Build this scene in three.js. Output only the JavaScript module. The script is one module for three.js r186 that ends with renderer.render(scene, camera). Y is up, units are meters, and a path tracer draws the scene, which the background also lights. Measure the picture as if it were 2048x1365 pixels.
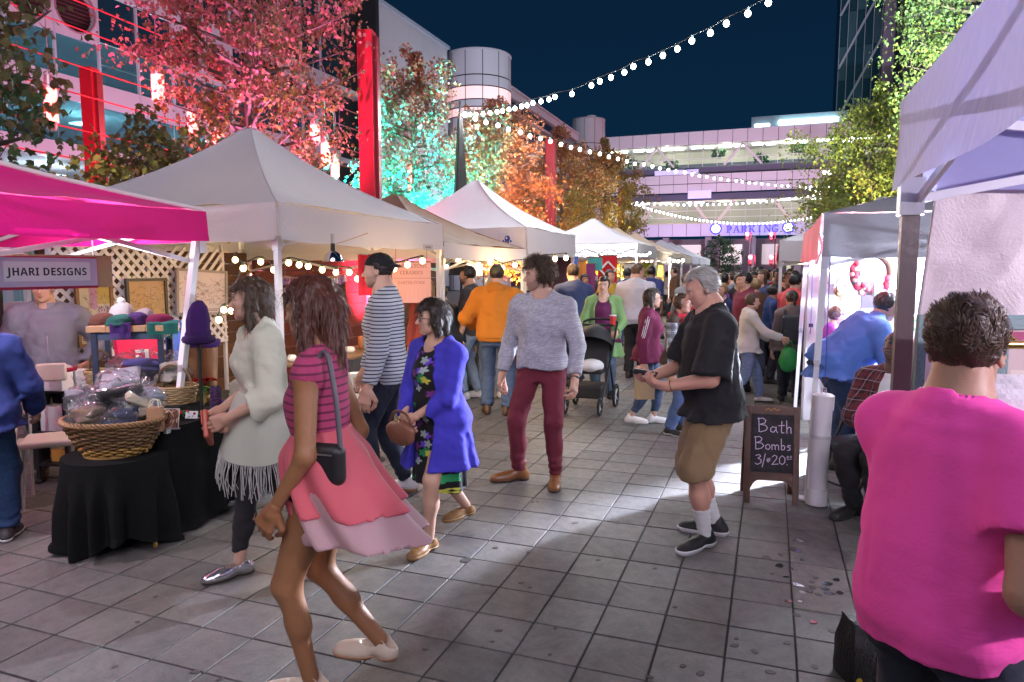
import * as THREE from 'three';
import { mergeGeometries } from 'three/addons/utils/BufferGeometryUtils.js';
import { ImprovedNoise } from 'three/addons/math/ImprovedNoise.js';
import { RoundedBoxGeometry } from 'three/addons/geometries/RoundedBoxGeometry.js';
import { FontLoader } from 'three/addons/loaders/FontLoader.js';
import { TextGeometry } from 'three/addons/geometries/TextGeometry.js';

// ---------------------------------------------------------------- camera, sky, light, exposure
const scene = new THREE.Scene();
const EYE = new THREE.Vector3(0, 1.72, 0), YAW = THREE.MathUtils.degToRad(20.24), PITCH = THREE.MathUtils.degToRad(5.8), FOC = 1400;
const camera = new THREE.PerspectiveCamera(THREE.MathUtils.radToDeg(2 * Math.atan(682.5 / FOC)), 1.5, 0.05, 600);
camera.rotation.order = 'YXZ';
camera.position.copy(EYE); camera.rotation.set(-PITCH, YAW, 0);
const renderer = new THREE.WebGLRenderer({ antialias: true });
renderer.toneMapping = THREE.LinearToneMapping;
renderer.toneMappingExposure = 1.85;
renderer.shadowMap.enabled = true;
{ // night sky: one smooth gradient, a little city glow low down all the way round
  const W = 64, H = 64, d = new Float32Array(W * H * 4);
  for (let y = 0; y < H; y++) {
    const e = (y + 0.5) / H * 2 - 1, t = Math.pow(Math.max(0, 1 - Math.max(0, e) * 1.9), 1.6);
    for (let x = 0; x < W; x++) d.set([0.0013 + 0.0004 * t, 0.0054 + 0.0070 * t, 0.0155 + 0.016 * t, 1], (y * W + x) * 4);
  }
  const t = new THREE.DataTexture(d, W, H, THREE.RGBAFormat, THREE.FloatType);
  t.mapping = THREE.EquirectangularReflectionMapping; t.magFilter = THREE.LinearFilter; t.needsUpdate = true;
  scene.background = t; scene.environment = t;
}
// the moon, high behind the camera and veiled, so that its shadows are soft
const moon = new THREE.DirectionalLight(new THREE.Color(0.93, 0.85, 1.0), 0.58);
moon.name = 'moon'; moon.position.set(14, 30, 22); moon.target.position.set(-4, 0, -10);
moon.castShadow = true; moon.shadow.radius = 75; moon.shadow.mapSize.set(2048, 2048);
Object.assign(moon.shadow.camera, { left: -60, right: 60, top: 60, bottom: -60, near: 1, far: 200 });
scene.add(moon, moon.target);

// ---------------------------------------------------------------- helpers
const V = (x, y, z) => new THREE.Vector3(x, y, z), rad = THREE.MathUtils.degToRad, { clamp, lerp, smoothstep } = THREE.MathUtils;
const FH = V(-Math.sin(YAW), 0, -Math.cos(YAW)), RT = V(Math.cos(YAW), 0, -Math.sin(YAW));
function at(px, py, d) { // a place seen at that point of the 2048-wide photograph, d metres ahead
  const u = (px - 1024) / FOC, v = (682.5 - py) / FOC, s = d / (Math.cos(PITCH) + v * Math.sin(PITCH));
  return V(0, EYE.y + (-Math.sin(PITCH) + v * Math.cos(PITCH)) * s, 0).addScaledVector(FH, d).addScaledVector(RT, u * s);
}
function onGround(px, py, y = 0) {
  const v = (682.5 - py) / FOC, up = (-Math.sin(PITCH) + v * Math.cos(PITCH)) / (Math.cos(PITCH) + v * Math.sin(PITCH));
  return at(px, py, (y - EYE.y) / up);
}
let seed = 12345;
function reseed(s) { seed = s >>> 0; }
function rnd(a = 1, b) { seed = (seed + 0x6d2b79f5) | 0; let t = Math.imul(seed ^ (seed >>> 15), 1 | seed); t = (t + Math.imul(t ^ (t >>> 7), 61 | t)) ^ t; const r = ((t ^ (t >>> 14)) >>> 0) / 4294967296; return b === undefined ? r * a : a + r * (b - a); }
const IN = new ImprovedNoise(), noise = (x, y, z) => IN.noise(x + 31.7, y + 17.3, z + 5.9);
const fbm = (x, y, z) => noise(x, y, z) * 0.6 + noise(x * 2.1, y * 2.1, z * 2.1) * 0.3 + noise(x * 4.3, y * 4.3, z * 4.3) * 0.15;
const pick = (a) => a[Math.floor(rnd(a.length))];

const used = new Map();
function numbered(name) { const n = used.get(name) ?? 0; used.set(name, n + 1); return n ? name + '_' + String(n).padStart(3, '0') : name; }
function thing(name, label, category, pos, turn = 0, group) {
  const o = new THREE.Group(); o.name = numbered(name); scene.add(o);
  if (pos) o.position.copy(pos.isVector3 ? pos : V(...pos)); o.rotation.y = turn;
  o.userData = { label, category }; if (group) o.userData.group = group;
  return o;
}
function part(name, geo, m, parent) {
  const g = Array.isArray(geo) ? merge(geo) : geo, o = new THREE.Mesh(g, m); o.name = name; o.castShadow = o.receiveShadow = true;
  if (parent) parent.add(o); else { o.name = numbered(name); scene.add(o); }
  return o;
}
function one(name, geo, m, label, category, group) { const o = part(name, geo, m); o.userData = { label, category }; if (group) o.userData.group = group; return o; }
function struct(name, geo, m) { const o = part(name, geo, m); o.userData.kind = 'structure'; return o; }
function merge(list) {
  const flat = list.map((g) => { const k = g.index ? g.toNonIndexed() : g; for (const n of Object.keys(k.attributes)) if (!['position', 'normal', 'uv', 'color'].includes(n)) k.deleteAttribute(n); return k; });
  const all = ['normal', 'uv', 'color'].filter((n) => flat.some((g) => g.attributes[n]));
  for (const g of flat) for (const n of all) if (!g.attributes[n]) {
    if (n === 'normal') g.computeVertexNormals();
    else g.setAttribute(n, new THREE.BufferAttribute(new Float32Array(g.attributes.position.count * (n === 'uv' ? 2 : 3)).fill(n === 'uv' ? 0 : 1), n === 'uv' ? 2 : 3));
  }
  return mergeGeometries(flat);
}
function box(w, h, d, x = 0, y = 0, z = 0, ry = 0) { const g = new THREE.BoxGeometry(w, h, d); if (ry) g.rotateY(ry); g.translate(x, y, z); return g; }
function rbox(w, h, d, r, x = 0, y = 0, z = 0, seg = 2) { const g = new RoundedBoxGeometry(w, h, d, seg, r); g.translate(x, y, z); return g; }
function cyl(r0, r1, h, x = 0, y = 0, z = 0, n = 16, open = false) { const g = new THREE.CylinderGeometry(r1, r0, h, n, 1, open); g.translate(x, y, z); return g; }
function ball(r, x = 0, y = 0, z = 0, sx = 1, sy = 1, sz = 1, n = 12) { const g = new THREE.SphereGeometry(r, n * 2, n); g.scale(sx, sy, sz); g.translate(x, y, z); return g; }
function lathe(pts, n = 32) { return new THREE.LatheGeometry(pts.map(([r, y]) => new THREE.Vector2(r, y)), n); }
function bar(a, b, w, h = w) { // a square bar from a to b
  const d = b.clone().sub(a), g = new THREE.BoxGeometry(w, h, d.length()), m = new THREE.Matrix4().lookAt(a, b, Math.abs(d.y) > 0.98 * d.length() ? V(1, 0, 0) : V(0, 1, 0));
  g.applyMatrix4(m); g.translate((a.x + b.x) / 2, (a.y + b.y) / 2, (a.z + b.z) / 2); return g;
}
function rod(a, b, r0, r1 = r0, n = 10) {
  const d = b.clone().sub(a), g = new THREE.CylinderGeometry(r1, r0, d.length(), n); g.applyQuaternion(new THREE.Quaternion().setFromUnitVectors(V(0, 1, 0), d.normalize()));
  g.translate((a.x + b.x) / 2, (a.y + b.y) / 2, (a.z + b.z) / 2); return g;
}
function tube(pts, r, seg = 24, n = 6, closed = false) { return new THREE.TubeGeometry(new THREE.CatmullRomCurve3(pts, closed), seg, r, n, closed); }
function tinted(g, c) { const n = g.attributes.position.count, a = new Float32Array(n * 3); for (let i = 0; i < n; i++) a.set(c, i * 3); g.setAttribute('color', new THREE.BufferAttribute(a, 3)); return g; }
function grid(nu, nv, f, two = false) { // a sheet: f(u, v) -> [x, y, z], uv in 0..1 unless f gives five values
  const p = [], uv = [], ix = [];
  for (let j = 0; j <= nv; j++) for (let i = 0; i <= nu; i++) { const q = f(i / nu, j / nv); p.push(q[0], q[1], q[2]); uv.push(q[3] ?? i / nu, q[4] ?? j / nv); }
  for (let j = 0; j < nv; j++) for (let i = 0; i < nu; i++) { const a = j * (nu + 1) + i, b = a + 1, c = a + nu + 1, d = c + 1; ix.push(a, b, d, a, d, c); }
  const g = new THREE.BufferGeometry(); g.setAttribute('position', new THREE.Float32BufferAttribute(p, 3)); g.setAttribute('uv', new THREE.Float32BufferAttribute(uv, 2)); g.setIndex(ix); g.computeVertexNormals(); return g;
}

// ---------------------------------------------------------------- textures and materials
const C = (c) => (Array.isArray(c) ? new THREE.Color().setRGB(...c) : new THREE.Color(c));
function dataTex(n, f, srgb = false) { // f(u, v) -> [r, g, b] or a number
  const d = new Uint8Array(n * n * 4);
  for (let y = 0; y < n; y++) for (let x = 0; x < n; x++) { const q = f(x / n, y / n), c = Array.isArray(q) ? q : [q, q, q]; d.set([clamp(c[0], 0, 1) * 255, clamp(c[1], 0, 1) * 255, clamp(c[2], 0, 1) * 255, 255], (y * n + x) * 4); }
  const t = new THREE.DataTexture(d, n, n); t.wrapS = t.wrapT = THREE.RepeatWrapping; t.magFilter = THREE.LinearFilter; t.minFilter = THREE.LinearMipmapLinearFilter; t.generateMipmaps = true; if (srgb) t.colorSpace = THREE.SRGBColorSpace; t.needsUpdate = true; return t;
}
function rep(t, x, y = x) { const c = t.clone(); c.repeat.set(x, y); c.needsUpdate = true; return c; }
const loop = (u, v, k, s = 0) => { // noise that tiles
  const a = u * 2 * Math.PI, b = v * 2 * Math.PI; return IN.noise(Math.cos(a) * k + s, Math.sin(a) * k + Math.cos(b) * k * 0.7, Math.sin(b) * k + s * 1.7);
};
const T = {};
T.cloud = dataTex(256, (u, v) => 0.5 + 0.35 * loop(u, v, 1.2) + 0.25 * loop(u, v, 3.1, 4) + 0.2 * loop(u, v, 7.3, 9));
T.grain = dataTex(256, (u, v) => { const k = Math.sin((u * 73.3 + v * 191.7) * 999.1) * 43758.5; return 0.5 + 0.3 * loop(u, v, 9, 2) + 0.35 * ((k - Math.floor(k)) - 0.5); });
T.weave = dataTex(128, (u, v) => 0.5 + 0.22 * Math.sin(u * Math.PI * 2 * 32) * Math.sin(v * Math.PI * 2 * 32) + 0.3 * loop(u, v, 2, 3));
T.knit = dataTex(128, (u, v) => { const x = (u * 12) % 1, y = (v * 12 + Math.abs(x - 0.5) * 0.9) % 1; return 0.25 + 0.75 * Math.sin(y * Math.PI) * Math.sqrt(Math.sin(Math.PI * ((x * 2) % 1)) + 0.02); });
T.crinkle = dataTex(256, (u, v) => 0.5 + 0.5 * (Math.abs(loop(u, v, 2.2, 1)) * -1 + 0.5) + 0.35 * (0.4 - Math.abs(loop(u, v, 5.1, 6))));
T.wood = dataTex(256, (u, v) => { const r = Math.sin((v * 9 + 1.4 * loop(u, v, 0.8, 2)) * 6.283) * 0.5 + 0.5; return [0.62 + 0.25 * r + 0.12 * loop(u, v * 1, 6, 8), 0.62 + 0.25 * r, 0.6 + 0.25 * r]; });
T.fleck = dataTex(256, (u, v) => 0.72 + 0.28 * loop(u, v, 5, 3) + 0.18 * loop(u, v, 14, 7));
const mats = new Map();
function mat(c, o = {}) { // cached standard material; o: r roughness, m metalness, bump [texture, metres], map, glow [colour, strength], see transmission, two
  const key = JSON.stringify([c, o.r, o.m, o.glow, o.see, o.coat, o.vc, o.sheen, o.bs, o.ior, o.thick]) + (o.bump ? o.bump.uuid : '') + (o.map ? o.map.uuid : '') + (o.rm ? o.rm.uuid : '');
  if (mats.has(key)) return mats.get(key);
  const phys = o.see || o.coat || o.sheen, M = new (phys ? THREE.MeshPhysicalMaterial : THREE.MeshStandardMaterial)({ color: C(c), roughness: o.r ?? 0.8, metalness: o.m ?? 0, side: THREE.DoubleSide });
  if (o.map) M.map = o.map; if (o.rm) M.roughnessMap = o.rm;
  if (o.bump) { M.bumpMap = o.bump; M.bumpScale = o.bs ?? 0.002; }
  if (o.glow) { M.emissive = C(o.glow[0]); M.emissiveIntensity = o.glow[1]; }
  if (o.see) { M.transmission = o.see; M.thickness = o.thick ?? 0; if (o.ior) M.ior = o.ior; }
  if (o.coat) { M.clearcoat = o.coat; M.clearcoatRoughness = 0.15; }
  if (o.sheen) { M.sheen = o.sheen; M.sheenColor = C(c).multiplyScalar(0.6).addScalar(0.15); M.sheenRoughness = 0.6; }
  if (o.vc) M.vertexColors = true;
  mats.set(key, M); return M;
}
const cloth = (c, o = {}) => mat(c, { r: 0.88, bump: o.tex ?? T.weaveFine, bs: 0.0012, sheen: 0.3, ...o });
T.weaveFine = rep(T.weave, 12);
T.knitFine = rep(T.knit, 9);
T.denimMap = rep(dataTex(128, (u, v) => { const k = 0.75 + 0.25 * Math.sin((u * 40 + v * 40) * 6.283) + 0.25 * loop(u, v, 3, 5); return k * 0.75; }), 6);
function canvasTex(w, h, draw) { const c = document.createElement('canvas'); c.width = w; c.height = h; const g = c.getContext('2d'); draw(g, w, h); const t = new THREE.CanvasTexture(c); t.colorSpace = THREE.SRGBColorSpace; t.anisotropy = 8; return t; }
const STEEL = mat([0.55, 0.55, 0.58], { r: 0.35, m: 0.9 }), WHITEPAINT = mat([0.72, 0.72, 0.75], { r: 0.42 }), BLACKPAINT = mat([0.012, 0.012, 0.014], { r: 0.5 }), BLACKCLOTH = cloth([0.012, 0.013, 0.014]);
const font = await new FontLoader().loadAsync('fonts/droid/droid_serif_bold.typeface.json');
const fontSans = await new FontLoader().loadAsync('fonts/droid/droid_sans_bold.typeface.json');
function lamp(color, intensity, pos, parent = scene, size = 1) { const l = new THREE.PointLight(C(color), intensity); l.name = 'bulb'; l.position.copy(pos); l.castShadow = true; l.shadow.radius = size; parent.add(l); return l; }
function spot(color, intensity, pos, to, angle, size = 2) { const l = new THREE.SpotLight(C(color), intensity, 0, angle, 0.7); l.name = 'uplight'; l.position.copy(pos); l.target.position.copy(to); l.castShadow = true; l.shadow.radius = size; scene.add(l, l.target); return l; }
// ---------------------------------------------------------------- people: signed distances meshed by surface nets
function mesher(f, lo, hi, cell) {
  const n = [0, 1, 2].map((i) => Math.max(2, Math.ceil((hi[i] - lo[i]) / cell) + 1)), [nx, ny, nz] = n, val = new Float32Array(nx * ny * nz), B = 8;
  for (let bz = 0; bz < nz; bz += B) for (let by = 0; by < ny; by += B) for (let bx = 0; bx < nx; bx += B) {
    const ex = Math.min(bx + B, nx), ey = Math.min(by + B, ny), ez = Math.min(bz + B, nz);
    const c = f(lo[0] + (bx + ex - 1) / 2 * cell, lo[1] + (by + ey - 1) / 2 * cell, lo[2] + (bz + ez - 1) / 2 * cell), far = Math.abs(c) > B * cell * 1.15;
    for (let z = bz; z < ez; z++) for (let y = by; y < ey; y++) for (let x = bx, i = (z * ny + y) * nx + bx; x < ex; x++, i++) val[i] = far ? c : f(lo[0] + x * cell, lo[1] + y * cell, lo[2] + z * cell);
  }
  const id = new Int32Array(nx * ny * nz).fill(-1), pos = [], ix = [], sy = nx, sz = nx * ny, off = [0, 1, sy, sy + 1, sz, sz + 1, sz + sy, sz + sy + 1];
  for (let z = 0; z < nz - 1; z++) for (let y = 0; y < ny - 1; y++) for (let x = 0; x < nx - 1; x++) {
    const i = z * sz + y * sy + x; let inside = 0; for (let k = 0; k < 8; k++) if (val[i + off[k]] < 0) inside++;
    if (!inside || inside === 8) continue;
    let px = 0, py = 0, pz = 0, m = 0;
    for (let k = 0; k < 8; k++) for (let a = 1; a < 8; a <<= 1) if (!(k & a)) {
      const v0 = val[i + off[k]], v1 = val[i + off[k | a]]; if ((v0 < 0) === (v1 < 0)) continue;
      const t = v0 / (v0 - v1); px += (k & 1) + (a === 1 ? t : 0); py += ((k >> 1) & 1) + (a === 2 ? t : 0); pz += (k >> 2) + (a === 4 ? t : 0); m++;
    }
    id[i] = pos.length / 3; pos.push(lo[0] + (x + px / m) * cell, lo[1] + (y + py / m) * cell, lo[2] + (z + pz / m) * cell);
  }
  const quad = (a, b, c, d, flip) => { if (a < 0 || b < 0 || c < 0 || d < 0) return; flip ? ix.push(a, c, b, a, d, c) : ix.push(a, b, c, a, c, d); };
  for (let z = 1; z < nz - 1; z++) for (let y = 1; y < ny - 1; y++) for (let x = 1; x < nx - 1; x++) {
    const i = z * sz + y * sy + x, s = val[i] < 0;
    if (s !== val[i + 1] < 0) quad(id[i - sy - sz], id[i - sz], id[i], id[i - sy], !s);
    if (s !== val[i + sy] < 0) quad(id[i - 1 - sz], id[i - 1], id[i], id[i - sz], !s);
    if (s !== val[i + sz] < 0) quad(id[i - 1 - sy], id[i - sy], id[i], id[i - 1], !s);
  }
  const g = new THREE.BufferGeometry(); g.setAttribute('position', new THREE.Float32BufferAttribute(pos, 3)); g.setIndex(ix);
  const uv = new Float32Array(pos.length / 3 * 2); for (let k = 0; k < pos.length / 3; k++) { uv[k * 2] = pos[k * 3] * 0.8 + pos[k * 3 + 2] * 0.6; uv[k * 2 + 1] = pos[k * 3 + 1]; }
  g.setAttribute('uv', new THREE.BufferAttribute(uv, 2)); g.computeVertexNormals(); return g;
}
const smin = (a, b, k) => { const h = Math.max(k - Math.abs(a - b), 0) / k; return Math.min(a, b) - h * h * k * 0.25; }, smax = (a, b, k) => -smin(-a, -b, k);
function cone(a, b, r1, r2) { // tapered capsule
  const ax = a.x, ay = a.y, az = a.z, bx = b.x - ax, by = b.y - ay, bz = b.z - az, q = 1 / (bx * bx + by * by + bz * bz + 1e-9), dr = r2 - r1;
  return (x, y, z) => { const px = x - ax, py = y - ay, pz = z - az; let h = (px * bx + py * by + pz * bz) * q; h = h < 0 ? 0 : h > 1 ? 1 : h; const ex = px - bx * h, ey = py - by * h, ez = pz - bz * h; return Math.sqrt(ex * ex + ey * ey + ez * ez) - r1 - dr * h; };
}
function ell(c, r) { const [a, b, d] = r, m = Math.min(a, b, d); return (x, y, z) => { const X = (x - c[0]) / a, Y = (y - c[1]) / b, Z = (z - c[2]) / d, k = Math.sqrt(X * X + Y * Y + Z * Z); const g = Math.sqrt((X / a) ** 2 + (Y / b) ** 2 + (Z / d) ** 2); return g < 1e-6 ? -m : k * (k - 1) / g; }; }
const union = (fs, k) => (x, y, z) => { let d = fs[0](x, y, z); for (let i = 1; i < fs.length; i++) d = smin(d, fs[i](x, y, z), k); return d; };
function ik(a, b, l1, l2, pole) { // the joint between a and b; b is pulled in if it is out of reach
  const d = b.clone().sub(a), L = Math.min(d.length(), (l1 + l2) * 0.999); d.normalize(); const end = a.clone().addScaledVector(d, L);
  const k = clamp((l1 * l1 + L * L - l2 * l2) / (2 * l1 * L), -1, 1), p = pole.clone().addScaledVector(d, -pole.dot(d)).normalize();
  return [a.clone().addScaledVector(d, l1 * k).addScaledVector(p, l1 * Math.sqrt(1 - k * k)), end];
}
const PROFILE = { // along the trunk from crotch to neck: place, half width, half depth before and behind, in heights
  m: [[0, 0.086, 0.062, 0.062], [0.13, 0.097, 0.066, 0.076], [0.4, 0.087, 0.066, 0.058], [0.66, 0.099, 0.076, 0.062], [0.82, 0.101, 0.066, 0.062], [0.92, 0.07, 0.05, 0.056], [1, 0.036, 0.034, 0.04]],
  f: [[0, 0.086, 0.06, 0.066], [0.13, 0.101, 0.064, 0.082], [0.42, 0.074, 0.058, 0.05], [0.66, 0.083, 0.082, 0.056], [0.82, 0.087, 0.06, 0.056], [0.92, 0.062, 0.045, 0.05], [1, 0.033, 0.03, 0.036]],
};
const SKIN = { light: [0.56, 0.33, 0.24], pale: [0.62, 0.40, 0.31], tan: [0.40, 0.22, 0.14], olive: [0.44, 0.26, 0.17], brown: [0.20, 0.10, 0.06], dark: [0.10, 0.05, 0.032], bronze: [0.30, 0.135, 0.06], ruddy: [0.58, 0.30, 0.22] };
const HAIRC = { black: [0.012, 0.010, 0.010], dark: [0.03, 0.02, 0.015], brown: [0.07, 0.042, 0.025], auburn: [0.09, 0.03, 0.02], grey: [0.36, 0.34, 0.32], blond: [0.28, 0.18, 0.09] };

function figure(s) { // s: h, sex, fat, wide, lean, bend, twist, head [yaw, pitch], feet, hands, top, bottom ...; returns a Group whose base is the ground, facing +z
  const h = s.h ?? 1.72, f = s.sex === 'f', near = s.near ?? 1, cell = [0.011, 0.014, 0.02, 0.028][near], wide = s.wide ?? 1, fat = s.fat ?? 0, root = new THREE.Group();
  reseed(Math.round(h * 1000) + (s.seed ?? 7) * 977);
  const sd = (s.seed ?? 7) * 3.71;
  // ---- joints
  const sit = s.sit, hipY = sit ?? (s.hip ?? 0.515) * h, hip = V(s.shift?.[0] ?? 0, hipY, s.shift?.[1] ?? 0);
  const lean = rad(s.lean ?? 2), side = rad(s.side ?? 0), ax = V(Math.sin(side), Math.cos(lean) * Math.cos(side), Math.sin(lean)).normalize(), turn = rad(s.twist ?? 0);
  const TL = 0.355 * h, base = hip.clone().addScaledVector(ax, -0.05 * h), neck = base.clone().addScaledVector(ax, TL);
  const latP = V(1, 0, 0), latC = V(Math.cos(turn), 0, -Math.sin(turn)); latC.addScaledVector(ax, -latC.dot(ax)).normalize();
  const fwdC = new THREE.Vector3().crossVectors(latC, ax).normalize();
  const sw = (f ? 0.094 : 0.108) * h * wide, shoulder = [1, -1].map((k) => neck.clone().addScaledVector(ax, -0.052 * h).addScaledVector(latC, k * sw));
  const hy = rad(s.head?.[0] ?? 0), hp = rad(s.head?.[1] ?? 0), hd = V(Math.sin(hy + turn) * Math.cos(hp), -Math.sin(hp), Math.cos(hy + turn) * Math.cos(hp));
  const HH = 0.132 * h, headC = neck.clone().addScaledVector(ax, 0.034 * h).add(V(0, (s.headUp ?? 0.050) * h, 0)).addScaledVector(hd, 0.021 * h).addScaledVector(V(hd.x, 0, hd.z), (s.crane ?? 0) * h);
  const headQ = new THREE.Quaternion().setFromRotationMatrix(new THREE.Matrix4().makeBasis(V(hd.z, 0, -hd.x).normalize(), new THREE.Vector3().crossVectors(hd, V(hd.z, 0, -hd.x).normalize()), hd));
  const feet = (s.feet ?? [[0.1, 0.02, 8], [-0.1, -0.02, -8]]).map(([x, z, y = 0, lift = 0, tip = 0]) => ({ at: V(x, 0.052 * h + lift, z), yaw: rad(y), tip: rad(tip) }));
  const hips = [1, -1].map((k) => hip.clone().addScaledVector(latP, k * 0.05 * h * (f ? 1.04 : 1)).add(V(0, -0.012 * h, 0)));
  const LEG = 0.238 * h, legs = feet.map((ft, i) => { const kneeDir = s.knee?.[i] ?? V(Math.sin(ft.yaw) * 0.6, 0, 1); const [k, e] = ik(hips[i], ft.at, LEG, 0.232 * h, kneeDir.isVector3 ? kneeDir : V(...kneeDir)); return { hip: hips[i], knee: k, ankle: e }; });
  const hands = s.hands ?? [{}, {}];
  const arms = [0, 1].map((i) => { // a hand's place is given from its shoulder, in heights, right side mirrored
    const q = hands[i] ?? {}, k = i ? -1 : 1, to = q.to ?? [0.05, -0.315, 0.03], pole = q.pole ?? [0.35, -0.1, -1];
    const t = shoulder[i].clone().addScaledVector(latC, to[0] * k * h).addScaledVector(V(0, 1, 0), to[1] * h).addScaledVector(fwdC, to[2] * h);
    const [e, w] = ik(shoulder[i], t, 0.172 * h, 0.148 * h, V(0, 0, 0).addScaledVector(latC, pole[0] * k).addScaledVector(V(0, 1, 0), pole[1]).addScaledVector(fwdC, pole[2]));
    return { s: shoulder[i], e, w, q };
  });
  // ---- trunk field: an ellipse that changes along the axis
  const prof = PROFILE[f ? 'f' : 'm'], bust = f ? 1 : 0;
  const trunk = (ease, t0 = 0, t1 = 1, hemFlare = 0, hang = 0) => (x, y, z) => {
    const px = x - base.x, py = y - base.y, pz = z - base.z, t = (px * ax.x + py * ax.y + pz * ax.z) / TL, tc = t < t0 ? t0 : t > t1 ? t1 : t;
    let i = 0; while (i < prof.length - 2 && prof[i + 1][0] < tc) i++;
    const A = prof[i], Bq = prof[i + 1]; let k = (tc - A[0]) / (Bq[0] - A[0]); k = k < 0 ? 0 : k > 1 ? 1 : k; k = k * k * (3 - 2 * k);
    const q = tc < 0.3 ? 0 : tc > 0.8 ? 1 : (tc - 0.3) / 0.5, cx = Math.cos(turn * q), sx = -Math.sin(turn * q), u = px * cx + pz * sx - (ax.x * cx + ax.z * sx) * t * TL, vx = pz - ax.z * t * TL, v = vx * cx - (px - ax.x * t * TL) * sx;
    const belly = fat * 0.05 * Math.exp(-((tc - 0.36) ** 2) / 0.03), fl = ease + hemFlare * Math.max(0, 0.45 - tc) * h + hang * h * Math.exp(-((tc - 0.42) ** 2) / 0.04);
    const a = (A[1] + (Bq[1] - A[1]) * k) * h * wide + belly * 0.5 * h + fl, b = ((v > 0 ? A[2] + (Bq[2] - A[2]) * k : A[3] + (Bq[3] - A[3]) * k) + (v > 0 ? belly : belly * 0.2)) * h * (0.5 + 0.5 * wide) + fl;
    const X = u / a, Z = v / b, r = Math.sqrt(X * X + Z * Z), g = Math.sqrt((X / a) ** 2 + (Z / b) ** 2); let d = g < 1e-6 ? -Math.min(a, b) : r * (r - 1) / g;
    const over = Math.max(t0 - t, t - t1) * TL; return over > 0 ? (d > 0 ? Math.sqrt(d * d + over * over) : over) : Math.max(d, over);
  };
  const muscles = (e) => [0, 1].map((i) => cone(neck.clone().addScaledVector(ax, 0.0 * h).addScaledVector(fwdC, -0.012 * h), arms[i].s.clone().addScaledVector(ax, 0.004 * h), 0.027 * h + e, 0.031 * h + e));
  const mus = (f ? 0.86 : 1) * (0.75 + 0.25 * wide) * (1 + fat * 0.12) * (s.thin ?? 1);
  const neckF = cone(neck.clone().addScaledVector(ax, -0.02 * h), headC.clone().addScaledVector(hd, -0.015 * h).add(V(0, -0.01 * h, 0)), (f ? 0.034 : 0.046) * h * (s.neckK ?? 1), (f ? 0.027 : 0.033) * h * (s.neckK ?? 1));
  const armSkin = arms.map((a) => union([cone(a.s, a.e, 0.0325 * h * mus, 0.026 * h * mus), cone(a.e, a.w, 0.0265 * h * mus, 0.0165 * h * mus)], 0.02));
  const legSkin = legs.map((l, i) => union([cone(l.hip, l.knee, 0.05 * h * (f ? 1.0 : 0.98), 0.033 * h), cone(l.knee.clone().lerp(l.ankle, 0.02), l.knee.clone().lerp(l.ankle, 0.45).addScaledVector(V(-Math.sin(feet[i].yaw), 0, -Math.cos(feet[i].yaw)), 0.008 * h), 0.031 * h, 0.031 * h * mus), cone(l.knee.clone().lerp(l.ankle, 0.4), l.ankle, 0.03 * h * mus, 0.0195 * h)], 0.03));
  const parts = [trunk(-0.004), ...muscles(-0.004), neckF, ...armSkin, ...legSkin], bodyF = union(parts, 0.022 * h);
  const all = [hip, neck, headC, ...arms.flatMap((a) => [a.s, a.e, a.w]), ...legs.flatMap((l) => [l.hip, l.knee, l.ankle])], bound = (pts, m) => [[0, 1, 2].map((i) => Math.min(...pts.map((p) => p.getComponent(i))) - m), [0, 1, 2].map((i) => Math.max(...pts.map((p) => p.getComponent(i))) + m)];
  const skin = SKIN[s.skin ?? 'light'], body = [];
  { const [lo, hi] = bound(all, 0.15 * h); body.push(tinted(mesher(bodyF, lo, hi, cell * 1.05), [1, 1, 1])); }
  // ---- head, in head heights, then hands
  const inHead = (g) => { g.applyMatrix4(new THREE.Matrix4().compose(headC, headQ, V(HH, HH, HH))); return g; };
  const cranium = ell([0, 0.11, -0.07], [0.325, 0.385, 0.415]), fw = f ? 0.93 : 1;
  const nosy = s.nose ?? 1;
  const faceBits = [ell([0, -0.16, 0.11], [0.25 * fw, 0.3, 0.26]), ell([0, -0.405, 0.25], [0.12 * fw, 0.09, 0.105]), ell([0.13, -0.30, 0.12], [0.12, 0.13, 0.17]), ell([-0.13, -0.30, 0.12], [0.12, 0.13, 0.17]), ell([0.15, -0.09, 0.235], [0.11, 0.1, 0.1]), ell([-0.15, -0.09, 0.235], [0.11, 0.1, 0.1]), ell([0, 0.085, 0.275], [0.24, 0.06, 0.085])];
  const nose = union([cone(V(0, 0.03, 0.345), V(0, -0.13, 0.40 + 0.055 * nosy), 0.03, 0.046), cone(V(0.055, -0.15, 0.37), V(-0.055, -0.15, 0.37), 0.036, 0.036)], 0.05);
  const lips = union([cone(V(0.075, -0.268, 0.335), V(0, -0.258, 0.375), 0.016, 0.026), cone(V(-0.075, -0.268, 0.335), V(0, -0.258, 0.375), 0.016, 0.026), cone(V(0.06, -0.288, 0.335), V(0, -0.296, 0.367), 0.016, 0.028), cone(V(-0.06, -0.288, 0.335), V(0, -0.296, 0.367), 0.016, 0.028)], 0.012);
  const ears = [1, -1].map((k) => { const c = ell([k * 0.335, -0.03, -0.03], [0.035, 0.125, 0.075]), q = ell([k * 0.362, -0.01, -0.015], [0.022, 0.075, 0.042]); return (x, y, z) => smax(c(x + 0.22 * k * (z + 0.03) * -1, y, z), -q(x, y, z), 0.02); });
  const sockets = union([ell([0.135, -0.005, 0.39], [0.08, 0.05, 0.085]), ell([-0.135, -0.005, 0.39], [0.08, 0.05, 0.085])], 0.01);
  const skull = union([cranium, ...faceBits], 0.1), headNeck = cone(V(0, -0.64, -0.2), V(0, -0.2, -0.12), 0.235 * fw, 0.22 * fw);
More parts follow.
